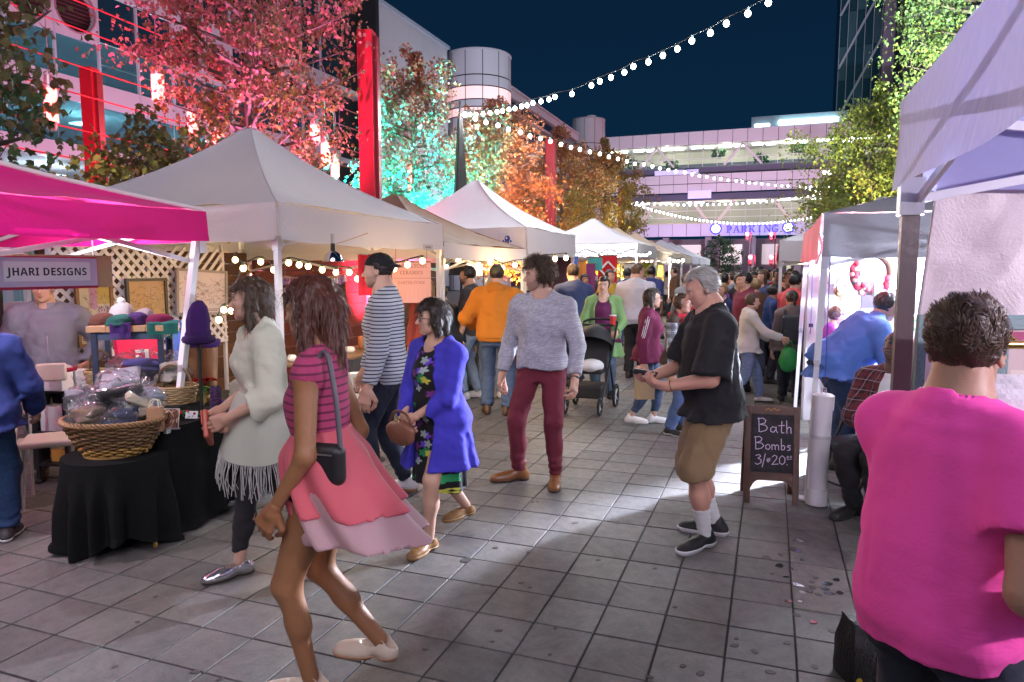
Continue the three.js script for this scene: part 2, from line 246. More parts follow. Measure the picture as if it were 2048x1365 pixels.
  const headF = (x, y, z) => { let d = smin(skull(x, y, z), nose(x, y, z), 0.035); d = smax(d, -sockets(x, y, z), 0.05); d = Math.min(d, lips(x, y, z)); d = smin(d, headNeck(x, y, z), 0.06); return smin(smin(d, ears[0](x, y, z), 0.02), ears[1](x, y, z), 0.02); };
  if (s.headless !== true) {
    const hg = mesher(headF, [-0.44, -0.72, -0.56], [0.44, 0.56, 0.58], [0.026, 0.032, 0.045, 0.07][near]), p = hg.attributes.position, col = new Float32Array(p.count * 3);
    const hc = HAIRC[s.hair?.color ?? 'dark'], stub = s.stubble ?? 0;
    for (let i = 0; i < p.count; i++) {
      const x = p.getX(i), y = p.getY(i), z = p.getZ(i); let c = [1, 1, 1];
      const lip = lips(x, y, z) < 0.012 ? 1 : 0, brow = smoothstep(0.1, 0.02, 0) && Math.abs(y - 0.105 + 0.12 * Math.abs(Math.abs(x) - 0.13)) < 0.026 && Math.abs(x) > 0.045 && Math.abs(x) < 0.225 && z > 0.24 ? 1 : 0;
      if (lip) c = f ? [0.9, 0.42, 0.45] : [0.85, 0.66, 0.64];
      if (brow) c = [0, 1, 2].map((k) => lerp(1, hc[k] / skin[k], 0.75));
      if (!lip && stub && z > -0.05 && y < -0.19 + 0.2 * Math.max(0, 0.3 - z) && y > -0.5) c = [0, 1, 2].map((k) => lerp(1, hc[k] / skin[k], stub * 0.6));
      const blush = Math.exp(-(((Math.abs(x) - 0.17) / 0.08) ** 2) - ((y + 0.1) / 0.09) ** 2) * (z > 0.15 ? 0.25 : 0) + Math.exp(-(((y + 0.14) / 0.06) ** 2)) * (z > 0.4 ? 0.3 : 0); c = [c[0] * (1 + blush * 0.08), c[1] * (1 - blush * 0.25), c[2] * (1 - blush * 0.2)];
      col.set(c, i * 3);
    }
    hg.setAttribute('color', new THREE.BufferAttribute(col, 3)); body.push(inHead(hg));
    if (near < 3) for (const k of [1, -1]) {
      const sk = [0.9 / Math.max(...skin), 0.86 / Math.max(...skin), 0.82 / Math.max(...skin)].map((v, i) => v * 0.62 * Math.max(...skin) / skin[i]);
      const e = ball(0.058, k * 0.135, -0.008, 0.30, 1, 1, 1, 8); body.push(inHead(tinted(e, sk)));
      const iris = ball(0.028, k * 0.135 + 0.004, -0.008, 0.338, 1, 1, 0.8, 6); body.push(inHead(tinted(iris, [0.03, 0.03, 0.03])));
      const lid = new THREE.SphereGeometry(0.064, 12, 6, 0, Math.PI * 2, 0, Math.PI * 0.40); lid.rotateX(0.35); lid.translate(k * 0.135, -0.01, 0.30); body.push(inHead(tinted(lid, [0.88, 0.8, 0.78])));
    }
  }
  const handAt = [];
  arms.forEach((a, i) => {
    const k = i ? -1 : 1, q = a.q, L = 0.104 * h * (f ? 0.93 : 1), fore = a.w.clone().sub(a.e).normalize();
    const dir = (q.dir ? V(0, 0, 0).addScaledVector(latC, q.dir[0] * k).addScaledVector(V(0, 1, 0), q.dir[1]).addScaledVector(fwdC, q.dir[2]) : fore.clone()).normalize();
    let palm = q.palm ? V(0, 0, 0).addScaledVector(latC, q.palm[0] * k).addScaledVector(V(0, 1, 0), q.palm[1]).addScaledVector(fwdC, q.palm[2]) : V(0, 0, 0).addScaledVector(latC, -k).addScaledVector(fwdC, -0.25);
    palm.addScaledVector(dir, -palm.dot(dir)).normalize();
    const thumbSide = new THREE.Vector3().crossVectors(dir, palm).multiplyScalar(k), curl = q.curl ?? 0.55; // across the palm towards the thumb
    const W = a.w, loc = (u, v, w) => W.clone().addScaledVector(thumbSide, u * L).addScaledVector(dir, v * L).addScaledVector(palm, w * L);
    handAt[i] = { palm: loc(0, 0.42, 0.16), dir, n: palm, side: thumbSide, L, at: loc };
    if (q.hidden) return;
    const fs = [cone(loc(0, -0.12, 0), loc(0, 0.1, 0), 0.16 * L, 0.165 * L)];
    for (const u of [-0.16, -0.055, 0.055, 0.15]) fs.push(cone(loc(u * 0.75, 0.08, 0), loc(u * 1.1, 0.45, 0), 0.105 * L, 0.085 * L));
    const palmF = union(fs, 0.07 * L), fingers = [];
    [[-0.19, 0.40, 0.34], [-0.066, 0.47, 0.45], [0.062, 0.48, 0.49], [0.185, 0.46, 0.44]].forEach(([u, v, len], n) => {
      let p = loc(u, v, 0), ang = 0; const r0 = 0.075 * L * (n === 0 ? 0.88 : 1), seg = [0.45, 0.32, 0.25];
      seg.forEach((q3, m) => { ang += curl * (m === 0 ? 0.75 : 1) * (1 + 0.12 * (1.5 - n)); const o = p.clone().addScaledVector(dir, Math.cos(ang) * len * q3 * L).addScaledVector(palm, Math.sin(ang) * len * q3 * L).addScaledVector(thumbSide, u * 0.1 * L * q3); fingers.push(cone(p, o, r0 * (1 - 0.12 * m), r0 * (0.88 - 0.12 * m))); p = o; });
    });
    const tb = loc(0.15, 0.1, 0.05), t1 = loc(0.36, 0.3, 0.12), t2 = loc(0.40 - 0.1 * curl, 0.5, 0.16 + 0.14 * curl), t3 = loc(0.38 - 0.2 * curl, 0.64, 0.2 + 0.2 * curl);
    const thumb = union([cone(tb, t1, 0.11 * L, 0.09 * L), cone(t1, t2, 0.085 * L, 0.075 * L), cone(t2, t3, 0.075 * L, 0.06 * L)], 0.03 * L);
    const F = (x, y, z) => { let d = fingers[0](x, y, z); for (let m = 1; m < fingers.length; m++) d = Math.min(d, fingers[m](x, y, z)); return smin(smin(d, palmF(x, y, z), 0.05 * L), thumb(x, y, z), 0.04 * L); };
    const pts = [W, loc(0, 0.5, 0)], [lo, hi] = bound(pts, 0.62 * L); body.push(tinted(mesher(F, lo, hi, [0.0035, 0.005, 0.008, 0.014][near]), [1, 0.95, 0.94]));
  });
  const B = part('body', body, mat(skin, { r: 0.52, vc: true, bump: near < 1 ? rep(T.grain, 6) : undefined, bs: 0.0006 }), root); if (s.bodyLabel) B.userData.label = s.bodyLabel;
  // ---- clothes
  const fold = (amt, fx = 7, fy = 4.5) => near > 2 ? () => 0 : (x, y, z) => amt * 1.35 * (noise(x * fx + sd, y * fy + (x + z) * 3, z * fx) + 0.75 * (0.35 - Math.abs(noise(x * 9 + y * 6 + sd, y * 9 - (x + z) * 5, z * 9))) + 0.35 * (0.3 - Math.abs(noise(x * 19 - y * 13, y * 15 + x * 14 + sd, z * 19))));
  const piece = (name, F, pts, m, c = cell, margin = 0.16) => { const [lo, hi] = bound(pts, margin * h); const g = mesher(F, lo, hi, c); return g.attributes.position.count ? part(name, g, m, root) : null; };
  const armPts = arms.flatMap((a) => [a.s, a.e, a.w]), trunkPts = [base, neck, ...shoulder];
  const topOf = (o) => {
    const e = o.ease ?? 0.012, t0 = o.hem ?? 0.02, w = fold(o.fold ?? 0.008), flare = o.flare ?? 0.03, sl = o.sleeve ?? 1, tr0 = trunk(e + 0.004, Math.max(t0, 0) - 0.25, 1, flare, o.hang ?? 0.004), hemAt = Math.max(t0, 0) * TL, tr = (x, y, z) => Math.max(tr0(x, y, z), hemAt - ((x - base.x) * ax.x + (y - base.y) * ax.y + (z - base.z) * ax.z) + 0.006 * Math.sin(x * 17 + z * 11 + sd)), list = [tr, ...muscles(e * 0.7)];
    const below = t0 < 0 ? trunkBelow(t0, e + 0.006, flare) : null;
    const sleeves = sl > 0 ? arms.map((a) => {
      const L1 = 0.172, L2 = 0.148, tot = sl * (L1 + L2), r0 = (o.sr ?? 0.037) * h * mus + e * 0.5, r1 = (o.er ?? 0.031) * h * mus + e * 0.5, r2 = (o.wr ?? 0.022) * h + e * 0.4, loose = o.cuff ?? 0;
      if (tot <= L1) { const q = tot / L1, end = a.s.clone().lerp(a.e, q), d = a.e.clone().sub(a.s).normalize(), c = cone(a.s, end.clone().addScaledVector(d, 0.03), r0, lerp(r0, r1, q) + loose); return (x, y, z) => Math.max(c(x, y, z), (x - end.x) * d.x + (y - end.y) * d.y + (z - end.z) * d.z); }
      const q = Math.min(1, (tot - L1) / L2), end = a.e.clone().lerp(a.w, q * 0.97), d = a.w.clone().sub(a.e).normalize(), c1 = cone(a.s, a.e, r0, r1), c2 = cone(a.e, end.clone().addScaledVector(d, 0.02), r1, lerp(r1, r2, q) + loose);
      return (x, y, z) => Math.max(smin(c1(x, y, z), c2(x, y, z), 0.02), (x - end.x) * d.x + (y - end.y) * d.y + (z - end.z) * d.z - 0.002);
    }) : [];
    const neckR = o.neckR ?? 0.043, V0 = o.vneck, core = union([...list], 0.03 * h), nc = neck.clone().addScaledVector(ax, 0.022 * h).addScaledVector(fwdC, (o.neckF ?? 0.016) * h), scoop = ell([nc.x, nc.y, nc.z], [neckR * h, (o.neckD ?? 0.045) * h, (neckR + 0.008) * h]);
    return (x, y, z) => {
      let d = core(x, y, z); if (below) d = smin(d, below(x, y, z), 0.02); for (const q of sleeves) d = smin(d, q(x, y, z), 0.025 * h); d += Math.min(w(x, y, z), 0.006);
      d = smax(d, -scoop(x, y, z), 0.008);
      if (o.open) { const px = x - neck.x, py = y - neck.y, pz = z - neck.z, u = px * latC.x + pz * latC.z, v = px * fwdC.x + pz * fwdC.z, t = (py) / h; d = Math.max(d, v > -0.005 * h - 0 ? (o.open * h * (1 - 0.5 * smoothstep(t, -0.12, 0.02)) - Math.abs(u)) : -1); }
      return d;
    };
  };
  const trunkBelow = (t0, e, flare) => { // hems longer than the trunk: down round the thighs
    const a0 = base.clone().addScaledVector(ax, 0.1 * TL), L = -t0 * TL; return (x, y, z) => { const dy = a0.y - y, k = clamp(dy / (L + 0.1 * TL), 0, 1), cx = a0.x + (s.swing?.[0] ?? 0) * k * k, cz = a0.z + (s.swing?.[1] ?? 0) * k * k, a = (f ? 0.1 : 0.098) * h * wide + e + flare * k * h, b = 0.075 * h + e + flare * k * h; const X = (x - cx) / a, Z = (z - cz) / b, r = Math.sqrt(X * X + Z * Z) || 1e-6, ang = Math.atan2(Z, X); let d = (r - 1) * Math.min(a, b) + (s.pleat ?? 0.012) * k * Math.cos(ang * 9 + Math.sin(ang * 3 + sd) * 1.5); return Math.max(d, dy - L - 0.1 * TL + 0.012 * Math.sin(ang * 2 + sd), -dy - 0.02); };
  };
  const out = { root, neck, hip, headC, headQ, HH, arms, legs, feet, hands: handAt, ax, latC, fwdC, h, inHead, piece, trunk, topOf, bound, cell, base, TL, shoulder, near };
  for (const o of s.wear ?? []) {
    if (o.top) { const extra = o.hem < 0 ? [base.clone().addScaledVector(ax, o.hem * TL).add(V(s.swing?.[0] ?? 0, 0, s.swing?.[1] ?? 0))] : []; const m = piece(o.top, topOf(o), [...trunkPts, ...armPts, ...extra], o.mat, o.cell ?? cell, 0.15 + (o.flare ?? 0.03)); if (o.label && m) m.userData.label = o.label; }
    if (o.legs) {
      const e = o.ease ?? 0.012, w = fold(o.fold ?? 0.011, 9, 7), len = o.len ?? 1, wt = o.waist ?? 0.3, pelvis = trunk(e, -0.05, wt), wide2 = o.cut ?? 0.03;
      const fs = legs.map((l, i) => {
        const r0 = 0.053 * h + e, r1 = (o.kr ?? 0.036) * h + e, r2 = (o.ar ?? wide2) * h + e;
        if (len <= 0.55) { const end = l.hip.clone().lerp(l.knee, Math.min(1, len * 2)), en2 = len > 0.5 ? l.knee.clone().lerp(l.ankle, (len - 0.5) * 2) : end, d = en2.clone().sub(l.hip).normalize(), c = cone(l.hip, en2.clone().addScaledVector(d, 0.03), r0, (o.kr ?? 0.05) * h + e); return (x, y, z) => Math.max(c(x, y, z), (x - en2.x) * d.x + (y - en2.y) * d.y + (z - en2.z) * d.z); }
        const q = (len - 0.5) * 2, end = l.knee.clone().lerp(l.ankle, q), d = l.ankle.clone().sub(l.knee).normalize(), c1 = cone(l.hip, l.knee, r0, r1), c2 = cone(l.knee, end.clone().addScaledVector(d, 0.02), r1, r2);
        const calf = cone(l.knee.clone().lerp(l.ankle, 0.1), l.knee.clone().lerp(l.ankle, 0.5).addScaledVector(V(-Math.sin(feet[i].yaw), 0, -Math.cos(feet[i].yaw)), 0.006 * h), r1 * 0.92, r1 * 0.86);
        return (x, y, z) => { const b = (y - l.ankle.y) / h; const ring = near > 2 ? 0 : (o.ring ?? 0.004) * Math.exp(-b * b * 180) * Math.sin(b * 190 + 4 * noise(x * 8, y * 3, z * 8 + sd)); return Math.max(smin(smin(c1(x, y, z), c2(x, y, z), 0.03), calf(x, y, z), 0.03) + ring, (x - end.x) * d.x + (y - end.y) * d.y + (z - end.z) * d.z); };
      });
      const F = (x, y, z) => smin(smin(pelvis(x, y, z), fs[0](x, y, z), 0.035), fs[1](x, y, z), 0.035) + w(x, y, z);
      const F2 = (x, y, z) => { const both = Math.min(fs[0](x, y, z), fs[1](x, y, z)); return smin(pelvis(x, y, z), both, 0.04) + w(x, y, z); };
      const m = piece(o.legs, F2, [base, hip.clone().addScaledVector(ax, 0.02), ...legs.flatMap((l) => [l.hip, l.knee, l.ankle])], o.mat, o.cell ?? cell, 0.15); if (o.label && m) m.userData.label = o.label;
    }
    if (o.skirt) { // a cone of cloth from the waist, with folds, swinging with the stride
      const wt = hip.clone().addScaledVector(ax, (o.waist ?? 0.05) * h), L = o.len * h, sw2 = o.swing ?? [0, 0], fl = o.flare ?? 0.05, nf = o.n ?? 9, amp = o.amp ?? 0.012;
      const F = (x, y, z) => { const dy = wt.y - y, k = clamp(dy / L, 0, 1.1), cx = wt.x + sw2[0] * k * k, cz = wt.z + sw2[1] * k * k, a = (lerp(0.08, 0.105, smoothstep(k, 0, 0.35)) + fl * k) * h, b = (lerp(0.062, 0.085, smoothstep(k, 0, 0.35)) + fl * k) * h, X = (x - cx) / a, Z = (z - cz) / b, r = Math.sqrt(X * X + Z * Z) || 1e-6, ang = Math.atan2(Z, X), d = (r - 1) * Math.min(a, b) * 0.8 + amp * k * Math.cos(ang * nf + 1.7 * Math.sin(ang * 2 + sd) + k); return Math.max(d, dy - L * (1 + 0.05 * Math.sin(ang * 2 + sd)), -dy, o.from ? o.from * h - dy : -1); };
      const pts = [wt, wt.clone().add(V(sw2[0] * 1.1, -L * 1.05, sw2[1] * 1.1))], m = piece(o.skirt, F, pts, o.mat, o.cell ?? cell, 0.14 + fl); if (o.label && m) m.userData.label = o.label;
    }
  }
  // ---- shoes
  if (s.shoe !== false) feet.forEach((ft, i) => {
    const sc = h * (f ? 0.96 : 1.02), q = new THREE.Quaternion().setFromEuler(new THREE.Euler(ft.tip, ft.yaw, 0, 'YXZ')), ank = legs[i].ankle, m4 = new THREE.Matrix4().compose(ank.clone(), q, V(sc, sc, sc)), o = s.shoe ?? {};
    const A = 0.052, up = union([ell([0, 0.022 - A, -0.022], [0.021, 0.026, 0.027]), ell([0, 0.016 - A, 0.066], [0.0275, 0.022, 0.05]), ell([0, 0.014 - A, 0.098], [0.023, o.point ? 0.012 : 0.018, 0.03]), cone(V(0, 0.03 - A, -0.012), V(0, (o.high ?? 0.05) - A, -0.012), 0.022, o.high > 0.06 ? 0.024 : 0.021), cone(V(0, 0.036 - A, -0.005), V(0, 0.02 - A, 0.065), 0.021, 0.02)], 0.014);
    const cut = o.low ? (x, y, z) => Math.max(up(x, y, z), -ell([0, 0.05 - A, 0.0], [0.02, 0.03, 0.055])(x, y, z)) : up, st = o.sole ?? 0.012;
    const upF = (x, y, z) => Math.max(cut(x, y, z), st - 0.003 - A - y), soleF = (x, y, z) => Math.max(up(x, y + 0.001, z) - 0.0028, y - (st - A), -A - y);
    const cc = [0.0032, 0.0042, 0.006, 0.009][near], lo = [-0.045, -A - 0.006, -0.06], hi = [0.045, 0.04, 0.145];
    const soleTip = mesher((x, y, z) => soleF(x, y, z), lo, hi, cc), upper = mesher(upF, lo, hi, cc);
    const sh = part('shoe', upper.applyMatrix4(m4), o.mat ?? mat([0.03, 0.03, 0.03], { r: 0.5 }), root); part('sole', soleTip.applyMatrix4(m4), o.soleMat ?? mat([0.03, 0.025, 0.02], { r: 0.7 }), sh);
    if (near < 2 && o.laces !== false && !o.low) { const ls = []; for (let j = 0; j < 5; j++) { const z = 0.012 + j * 0.012, y = 0.048 - A - j * 0.0045; ls.push(tube([V(-0.013, y - 0.004, z), V(0, y + 0.003, z), V(0.013, y - 0.004, z)], 0.0014, 6, 4)); } part('lace', merge(ls).applyMatrix4(m4), o.laceMat ?? mat([0.5, 0.5, 0.5]), sh); }
    if (o.sock) { const d = legs[i].knee.clone().sub(ank).normalize(), top = ank.clone().addScaledVector(d, o.sock * h), c = cone(ank.clone().addScaledVector(d, -0.01), top, 0.0225 * h, 0.029 * h); const F = (x, y, z) => Math.max(c(x, y, z) + 0.0015 * Math.sin((y - ank.y) * 160), (x - top.x) * d.x + (y - top.y) * d.y + (z - top.z) * d.z); const [l2, h2] = bound([ank, top], 0.06); part('sock', mesher(F, l2, h2, cell * 0.6), o.sockMat ?? cloth([0.75, 0.75, 0.76]), root); }
  });
  // ---- hair, hats
  if (s.hair) {
    const o = s.hair, th = o.thick ?? 0.05, rough = o.rough ?? 0.03, fr = o.freq ?? 9, col = HAIRC[o.color ?? 'dark'];
    const hl = o.line ?? 0.24, nape = o.nape ?? -0.28, cr = ell([0, 0.12, -0.07], [0.335 + th, 0.39 + th * (o.topK ?? 1), 0.42 + th]);
    const extra = (o.locks ?? []).map((l) => cone(V(...l[0]), V(...l[1]), l[2], l[3]));
    const F = (x, y, z) => {
      let d = cr(x, y, z);
      d = smax(d, smin(hl + 0.5 * Math.max(0, Math.abs(x) - 0.12) * (o.temple ?? 0.6) - y, z - (o.ear ?? 0.05), 0.1), 0.05); d = smax(d, nape - y + 0.2 * (z + 0.3), 0.05);
      if (o.fade) d += o.fade * smoothstep(-y, -0.18, 0.25) * 0.9;
      for (const q of extra) d = smin(d, q(x, y, z), 0.07);
      return d + rough * (noise(x * fr + sd, y * fr * 0.7, z * fr) + 0.5 * noise(x * fr * 2.3, y * fr * 1.6 + sd, z * fr * 2.3)) + (near > 2 ? 0 : (o.strand ?? 0.012) * noise(Math.atan2(x, z + 0.1) * 17 + y * 3, y * 3, sd));
    };
    const b = o.box ?? 0.25, hg = mesher(F, [-0.55 - b * 0.4, (o.low ?? -0.55), -0.72 - b * 0.3], [0.55 + b * 0.4, 0.75, 0.55], [0.026, 0.03, 0.04, 0.06][near]);
    const list = [tinted(hg, [1, 1, 1])];
    if (o.strands && near < 2) { // fine locks growing from the surface
      const p = hg.attributes.position, nn = hg.attributes.normal, pts = [], ix = [], cols = [];
      for (let i = 0; i < o.strands; i++) {
        const k = Math.floor(rnd(p.count)), q = V(p.getX(k), p.getY(k), p.getZ(k)), n = V(nn.getX(k), nn.getY(k), nn.getZ(k)), up = clamp(q.y * 1.6 + 0.2, 0, 1), L = (o.sl ?? 0.1) * rnd(0.5, 1.2) * (o.fade ? lerp(0.18, 1, up) : 1);
        const flow = V(...(o.flow ?? [0, -1, 0])).addScaledVector(V(noise(q.x * 5 + sd, q.y * 5, q.z * 5), noise(q.x * 5, q.y * 5 + sd, q.z * 5), noise(q.x * 5, q.y * 5, q.z * 5 + 9)), o.curl ?? 0.9); flow.addScaledVector(n, -flow.dot(n)).normalize();
        const sideV = new THREE.Vector3().crossVectors(flow, n).normalize().multiplyScalar((o.sw ?? 0.006) * rnd(0.6, 1.3)), g = rnd(0.55, 1.75), b0 = pts.length / 3;
        for (let m = 0; m < 4; m++) { const t = m / 3, c = q.clone().addScaledVector(flow, L * t).addScaledVector(n, (o.lift ?? 0.35) * L * Math.sin(t * 2.4) - 0.006), w = (1 - t * 0.8); pts.push(c.x - sideV.x * w, c.y - sideV.y * w, c.z - sideV.z * w, c.x + sideV.x * w, c.y + sideV.y * w, c.z + sideV.z * w); cols.push(g, g, g, g, g, g); if (m < 3) { const e = b0 + m * 2; ix.push(e, e + 1, e + 3, e, e + 3, e + 2); } }
      }
      const g = new THREE.BufferGeometry(); g.setAttribute('position', new THREE.Float32BufferAttribute(pts, 3)); g.setAttribute('color', new THREE.Float32BufferAttribute(cols, 3)); g.setIndex(ix); g.computeVertexNormals(); list.push(g);
    }
    part('hair', list.map(inHead), mat(col, { r: 0.42, vc: true, sheen: 0.2 }), root);
  }
  if (s.cap) { const o = s.cap, cr = ell([0, 0.13, -0.07], [0.365, 0.40, 0.45]), k = o.back ? -1 : 1, F = (x, y, z) => Math.max(cr(x, y, z), 0.13 - y + (o.tilt ?? 0.12) * z); const g = [inHead(mesher(F, [-0.5, -0.2, -0.65], [0.5, 0.65, 0.55], 0.03))];
    if (o.brim !== false) { const bG = grid(10, 5, (u, v) => { const a = (u - 0.5) * 2.2; return [Math.sin(a) * (0.34 + 0.02 * v), 0.15 + o.by * 0 - 0.10 * v * v + 0.03 * Math.cos(a * 1.5), k * (Math.cos(a) * (0.36 + 0.3 * v) + 0.02) - 0.07]; }); g.push(inHead(bG)); }
    part('cap', g, o.mat, root); }
  if (s.glasses) { const gl = []; for (const k of [1, -1]) { const pts = []; for (let i = 0; i < 12; i++) { const a = i / 12 * Math.PI * 2; pts.push(V(k * 0.14 + Math.cos(a) * 0.095, -0.005 + Math.sin(a) * 0.075, 0.405 - 0.03 * Math.abs(Math.cos(a)))); } gl.push(inHead(tube(pts, 0.011, 24, 5, true)), inHead(tube([V(k * 0.235, 0.01, 0.39), V(k * 0.33, 0.02, 0.2), V(k * 0.345, 0.02, -0.05)], 0.01, 10, 5))); } gl.push(inHead(tube([V(0.045, 0.01, 0.405), V(0, 0.025, 0.43), V(-0.045, 0.01, 0.405)], 0.01, 6, 5))); part('glasses', gl, mat([0.25, 0.22, 0.2], { r: 0.25, m: 0.8 }), root); }
  return out;
}
function person(s) { // a figure stood in the place: s.pos, s.face (degrees, 0 looks back along the street), s.label
  const F = figure(s), o = F.root; o.name = numbered('person'); scene.add(o); o.position.copy(s.pos); o.rotation.y = rad(s.face ?? 0); o.userData = { label: s.label, category: 'person' }; if (s.group) o.userData.group = s.group;
  o.updateMatrixWorld(true); F.world = (v) => o.localToWorld(v.clone()); return F;
}
// ---------------------------------------------------------------- ground: a paving of square concrete tiles
T.concrete = dataTex(512, (u, v) => { const k = Math.sin((u * 173.3 + v * 391.7) * 999.1) * 43758.5, s = k - Math.floor(k), q = 0.80 + 0.16 * loop(u, v, 1.6, 2) + 0.12 * loop(u, v, 5.2, 8) + 0.08 * loop(u, v, 14, 5) + 0.10 * (s - 0.5) - (loop(u, v, 9, 12) > 0.42 ? 0.10 : 0); return [q, q * 0.99, q * 0.985]; });
T.concRough = dataTex(256, (u, v) => 0.68 + 0.14 * loop(u, v, 2.3, 6) + 0.14 * loop(u, v, 11, 3));
const TS = 0.299, TX0 = -1.63, TZ0 = -2.81;
const ground = struct('ground', (() => { const g = new THREE.PlaneGeometry(400, 400, 1, 1); g.rotateX(-Math.PI / 2); g.translate(0, -0.008, -120); return g; })(), mat([0.05, 0.048, 0.045], { r: 0.9 }));
{
  reseed(11);
  const toneM = [[0.165, 0.156, 0.152], [0.196, 0.186, 0.18], [0.135, 0.128, 0.125], [0.176, 0.165, 0.158], [0.152, 0.146, 0.147]].map((c) => mat(c, { r: 0.85, map: T.concrete, rm: T.concRough, bump: T.grain, bs: 0.0008 }));
  const variants = Array.from({ length: 10 }, () => { const g = rbox(TS - 0.010, 0.04, TS - 0.010, 0.003, 0, -0.02, 0, 1), uv = g.attributes.uv, p = g.attributes.position, ou = rnd(), ov = rnd(), sw = rnd() < 0.5; for (let i = 0; i < uv.count; i++) { const a = p.getX(i) * 1.6 + ou, b = p.getZ(i) * 1.6 + ov; uv.setXY(i, sw ? b : a, sw ? a : b); } return g; });
  const cells = [];
  for (let i = -70; i < 60; i++) for (let j = -8; j < 62; j++) {
    const x = TX0 + (i + 0.5) * TS, z = TZ0 - (j + 0.5) * TS, d = x * FH.x + z * FH.z, r = x * RT.x + z * RT.z; if (d < 0.6 || Math.abs(r) > d * 0.80 + 0.6) continue;
    const yy = 682.5 + FOC * 1.72 / d; cells.push({ x, z, d, seen: yy < 1365 + 60 + 140 && Math.abs(r) < d * 0.74 + 0.1 });
  }
  cells.sort((a, b) => (b.seen - a.seen) || a.d - b.d);
  const rest = []; let n = 0;
  for (const c of cells) {
    const tilt = [rnd(-0.003, 0.003), rnd(-0.003, 0.003)], y = rnd(-0.0012, 0.0012);
    if (c.seen && n < 300) { n++; const o = part('tile', pick(variants), pick(toneM), ground); o.position.set(c.x, y, c.z); o.rotation.set(tilt[0], Math.floor(rnd(4)) * Math.PI / 2, tilt[1]); }
    else rest.push([c, tilt, y]);
  }
  const inst = new THREE.InstancedMesh(variants[0], mat([0.17, 0.161, 0.156], { r: 0.85, map: T.concrete, rm: T.concRough, bump: T.grain, bs: 0.0008 }), rest.length), M = new THREE.Object3D();
  rest.forEach(([c, tilt, y], i) => { M.position.set(c.x, y, c.z); M.rotation.set(tilt[0], Math.floor(rnd(4)) * Math.PI / 2, tilt[1]); M.updateMatrix(); inst.setMatrixAt(i, M.matrix); const k = rnd(0.85, 1.12); inst.setColorAt(i, new THREE.Color(k, k * 0.99, k * 0.98)); });
  inst.name = 'tile'; inst.userData.kind = 'stuff'; inst.receiveShadow = true; ground.add(inst);
  struct('pavement', (() => { const g = new THREE.PlaneGeometry(90, 110); g.rotateX(-Math.PI / 2); g.translate(0, -0.004, -76.5); const uv = g.attributes.uv; for (let i = 0; i < uv.count; i++) uv.setXY(i, uv.getX(i) * 60, uv.getY(i) * 74); return g; })(), mat([0.17, 0.161, 0.156], { r: 0.8, map: T.concrete }));
  // small dark spots trodden into the paving, dead leaves, and drops of spilled water
  const spots = [], M4 = new THREE.Matrix4();
  const blob = (x, z, r, h, n = 9) => { const g = new THREE.CylinderGeometry(r * 0.9, r, h, n); const p = g.attributes.position, a = rnd(9); for (let i = 0; i < p.count; i++) { const X = p.getX(i), Z = p.getZ(i), k = 1 + 0.45 * noise(X / r * 0.9 + a, Z / r * 0.9, a); p.setX(i, X * k); p.setZ(i, Z * k * 0.75); } g.rotateY(rnd(6)); g.translate(x, h / 2 + 0.001, z); return g; };
  for (const [px, py, r] of [[934, 1121, 22], [1065, 1005, 9], [1075, 1004, 8], [1150, 1047, 12], [1196, 1121, 9], [992, 1096, 9], [1058, 1105, 12], [880, 1025, 0], [1043, 1167, 10], [1061, 1176, 8], [967, 1172, 8], [1030, 1138, 6], [998, 1262, 12], [985, 1285, 9], [1110, 1257, 10], [1236, 1046, 14], [910, 1012, 9], [1365, 1333, 12], [1402, 1349, 15], [1510, 1304, 14], [1470, 1292, 14], [1473, 1278, 10], [1540, 1345, 16], [1535, 1117, 18], [1560, 1110, 10], [1575, 1287, 13], [1630, 1335, 13], [1665, 1263, 12], [1593, 1231, 13], [1625, 1176, 14], [1545, 1148, 9], [1300, 1355, 12], [1310, 1138, 9], [310, 1195, 8], [275, 1245, 8], [415, 1155, 9], [390, 1345, 14], [440, 1360, 10], [760, 1085, 8], [700, 905, 8], [1010, 920, 10], [965, 880, 8], [1060, 880, 8], [1225, 850, 7], [1170, 905, 9], [1150, 920, 9], [880, 860, 6], [1190, 945, 8], [1350, 1215, 10], [1100, 1310, 9], [850, 1300, 9], [620, 1330, 10], [230, 1335, 9]]) { if (!r) continue; const q = onGround(px, py); spots.push(blob(q.x, q.z, r * 0.62 * q.distanceTo(EYE) / FOC, 0.0016)); }
  const s = part('stain', spots, mat([0.06, 0.053, 0.05], { r: 0.6 })); s.name = 'trodden_gum'; s.userData.kind = 'stuff';
  const drops = []; for (const [px, py, r] of [[1595, 1082, 7], [1602, 1084, 6], [1590, 1101, 12], [1605, 1121, 6], [1560, 1133, 9], [1588, 1139, 7], [1573, 1155, 5], [1596, 1171, 12], [1655, 1169, 10], [1651, 1179, 8], [1673, 1161, 8], [1632, 1157, 5], [1624, 1165, 6], [1620, 1183, 9], [1636, 1190, 7], [1660, 1188, 9], [1680, 1187, 8], [1605, 1187, 7], [1629, 1246, 8], [1577, 1204, 7], [1600, 1204, 6]]) { const q = onGround(px, py); drops.push(blob(q.x, q.z, r * q.distanceTo(EYE) / FOC, 0.0022, 12)); }
  const w = part('spilled_water', drops, mat([0.06, 0.06, 0.062], { r: 0.04, coat: 1 })); w.userData.kind = 'stuff';
}

